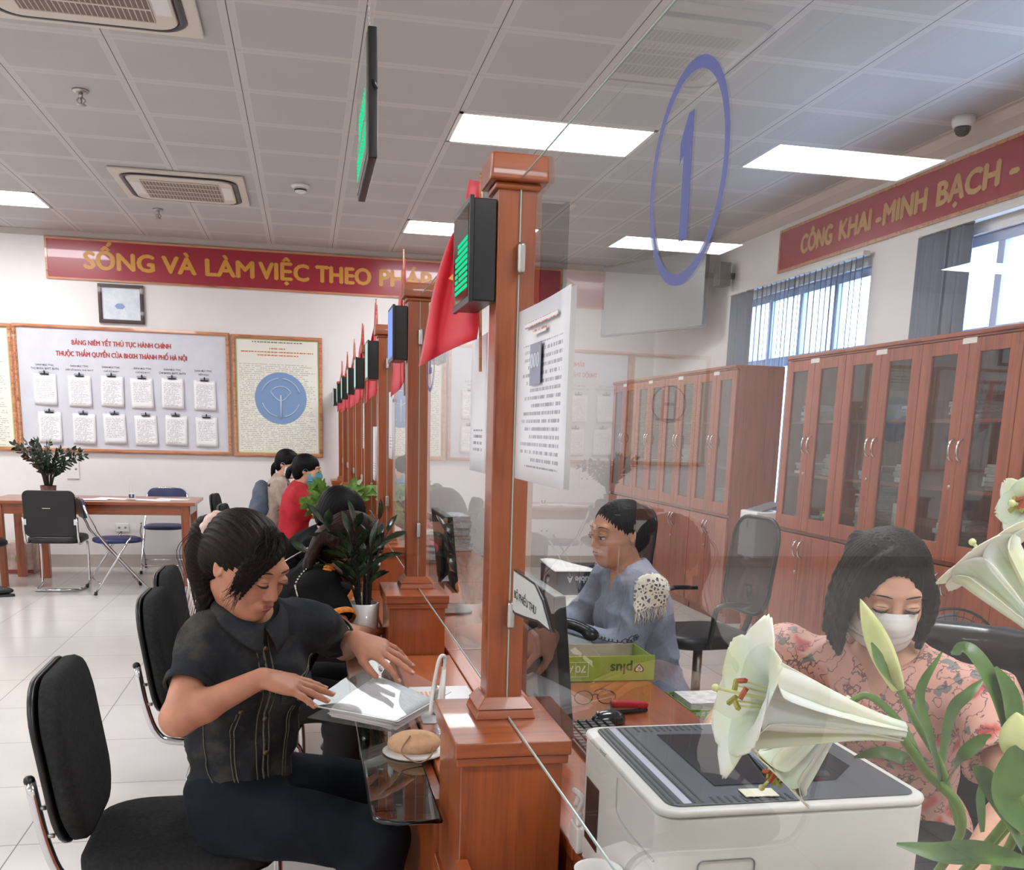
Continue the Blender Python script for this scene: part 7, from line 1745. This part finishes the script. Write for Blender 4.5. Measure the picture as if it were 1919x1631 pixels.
for k in range(3): p = lay(bv2, nk2 + V3((-.08 + .03 * k, -.2, -.18 - .05 * k)), .004); MB().cbox(tuple(p), (.055, .008, .010), (0, .6, .2)).build('tan_stripe', mat('stripe_tan', '9c6647', .6), T2)
# person in black behind her: mostly hair and dark clothes
J3 = dict(pelvis=(.70, -.95, .56), neck=(.98, -1.02, 1.01), head=(1.065, -1.04, 1.10), shR=(.95, -1.20, .97), shL=(.93, -.84, .97), elR=(1.02, -1.28, .80), wrR=(1.12, -1.10, .78), elL=(1.08, -.78, .80), wrL=(1.12, -.95, .78), hipR=(.72, -1.05, .53), hipL=(.72, -.85, .53),
          knR=(1.06, -1.05, .51), knL=(1.06, -.82, .51), anR=(1.03, -1.0, .09), anL=(1.05, -.8, .09))
T3, F3, h3, fr3, so3, tp = person('person in black behind the woman with orange trim, head bowed', J3, (.85, .10, -.50), M_skin3, M_blk, mat('trousers_black', '17171a', .85), sleeve=1.7, res=.012, head_res=.006, hands=False)
def hsf(B, L): L.ell((-.018, 0, .042), (.104, .086, .088), k=.012); L.ell((-.06, 0, -.01), (.055, .075, .075), k=.03); L.ell((.095, 0, -.045), (.078, .064, .088), k=.008, sub=True); L.ell((.02, -.088, -.03), (.03, .03, .034), k=.006, sub=True)
hair_blob(T3, F3, h3, M_hairb, hsf, .006)
Tb = thing('backpack', 'black backpack with a silver edge beside the person in black', 'bag', (.80, -.95, .6)); bb_ = Blob(); bb_.ell((.80, -1.14, .86), (.13, .10, .16), k=.03); bb_.ell((.78, -1.14, .74), (.14, .10, .10), k=.03)
blob_obj('sack', bb_, .012, M_blk, Tb, disp=folds(.008, 10), smooth=1); MB().tube(spline([(.74, -1.25, .86), (.82, -1.26, .93), (.92, -1.255, .99)], 5), .004, 6).build('zip_edge', M_steel, Tb)
# woman in red with a mask
M_redt = noisy('red_tshirt', 'c01f2c', 'a81a26', 12, .8)
J4 = dict(pelvis=(.78, 2.24, .56), neck=(.865, 2.24, 1.045), head=(.925, 2.235, 1.155), shR=(.865, 2.07, .995), shL=(.865, 2.41, .995), elR=(.99, 2.02, .86), wrR=(1.12, 2.14, .90), elL=(1.0, 2.46, .86), wrL=(1.12, 2.34, .90), hipR=(.78, 2.14, .53), hipL=(.78, 2.34, .53),
          knR=(1.08, 2.14, .51), knL=(1.08, 2.34, .51), anR=(1.05, 2.14, .09), anL=(1.05, 2.34, .09), slr=.062)
T4, F4, h4, fr4, so4, tp = person('woman in a red T-shirt and blue mask at a far counter place', J4, (.93, -.22, -.12), M_skin2, M_redt, mat('trousers_navy', '23283a', .85), sleeve=.6, res=.012, head_res=.006, mask=1, hres=.007)
maskpiece(T4, F4, h4, noisy('mask_blue', '5f93c9', '4fae9a', 26, .7))
def h4f(B, L): hsf(B, L); lock(L, [(-.09, 0, .02), (-.135, .0, -.01), (-.145, 0, -.06)], .022, .020)
hair_blob(T4, F4, h4, M_hairb, h4f, .006)
# person with a backpack
M_beige = noisy('beige_shirt', 'b9a598', 'a8948a', 26, .8)
J5 = dict(pelvis=(.60, 3.20, .56), neck=(.70, 3.20, 1.05), head=(.765, 3.20, 1.165), shR=(.69, 3.02, 1.0), shL=(.70, 3.38, 1.0), elR=(.78, 2.98, .76), wrR=(.98, 3.06, .80), elL=(.82, 3.42, .78), wrL=(1.0, 3.3, .82), hipR=(.62, 3.1, .53), hipL=(.62, 3.3, .53),
          knR=(.96, 3.1, .51), knL=(.96, 3.3, .51), anR=(.95, 3.1, .09), anL=(.95, 3.3, .09))
T5, F5, h5, fr5, so5, tp = person('person in a beige long sleeved shirt and mask with a grey backpack on', J5, (.80, -.55, -.22), M_skin2, M_beige, mat('trousers_grey', '4a4a50', .85), sleeve=1.8, res=.012, head_res=.006, mask=1, hres=.007)
maskpiece(T5, F5, h5, mat('mask_white2', 'dfe2e4', .7))
def h5f(B, L): hsf(B, L); lock(L, [(-.08, -.02, .0), (-.12, -.03, -.05), (-.11, -.03, -.13)], .024, .016)
hair_blob(T5, F5, h5, M_hairb, h5f, .006)
Tb = thing('backpack', 'grey blue backpack worn by the person in the beige shirt', 'bag', (.50, 3.15, .8)); M_bp = noisy('backpack_blue', '566272', '4a5563', 16, .7); bb_ = Blob(); bb_.ell((.545, 3.16, .86), (.085, .13, .18), k=.04); bb_.ell((.52, 3.16, .78), (.09, .13, .10), k=.04)
blob_obj('sack', bb_, .011, M_bp, Tb, disp=folds(.006, 9), smooth=1)
for y in (3.07, 3.31): MB().tube(spline([(.60, y, .99), (.665, y, 1.045), (.75, y, 1.02), (.785, y, .93), (.77, y, .84), (.66, y, .78)], 5), .016, 8, flat=.35).build('strap', mat('strap_grey', '3f4854', .7), Tb)
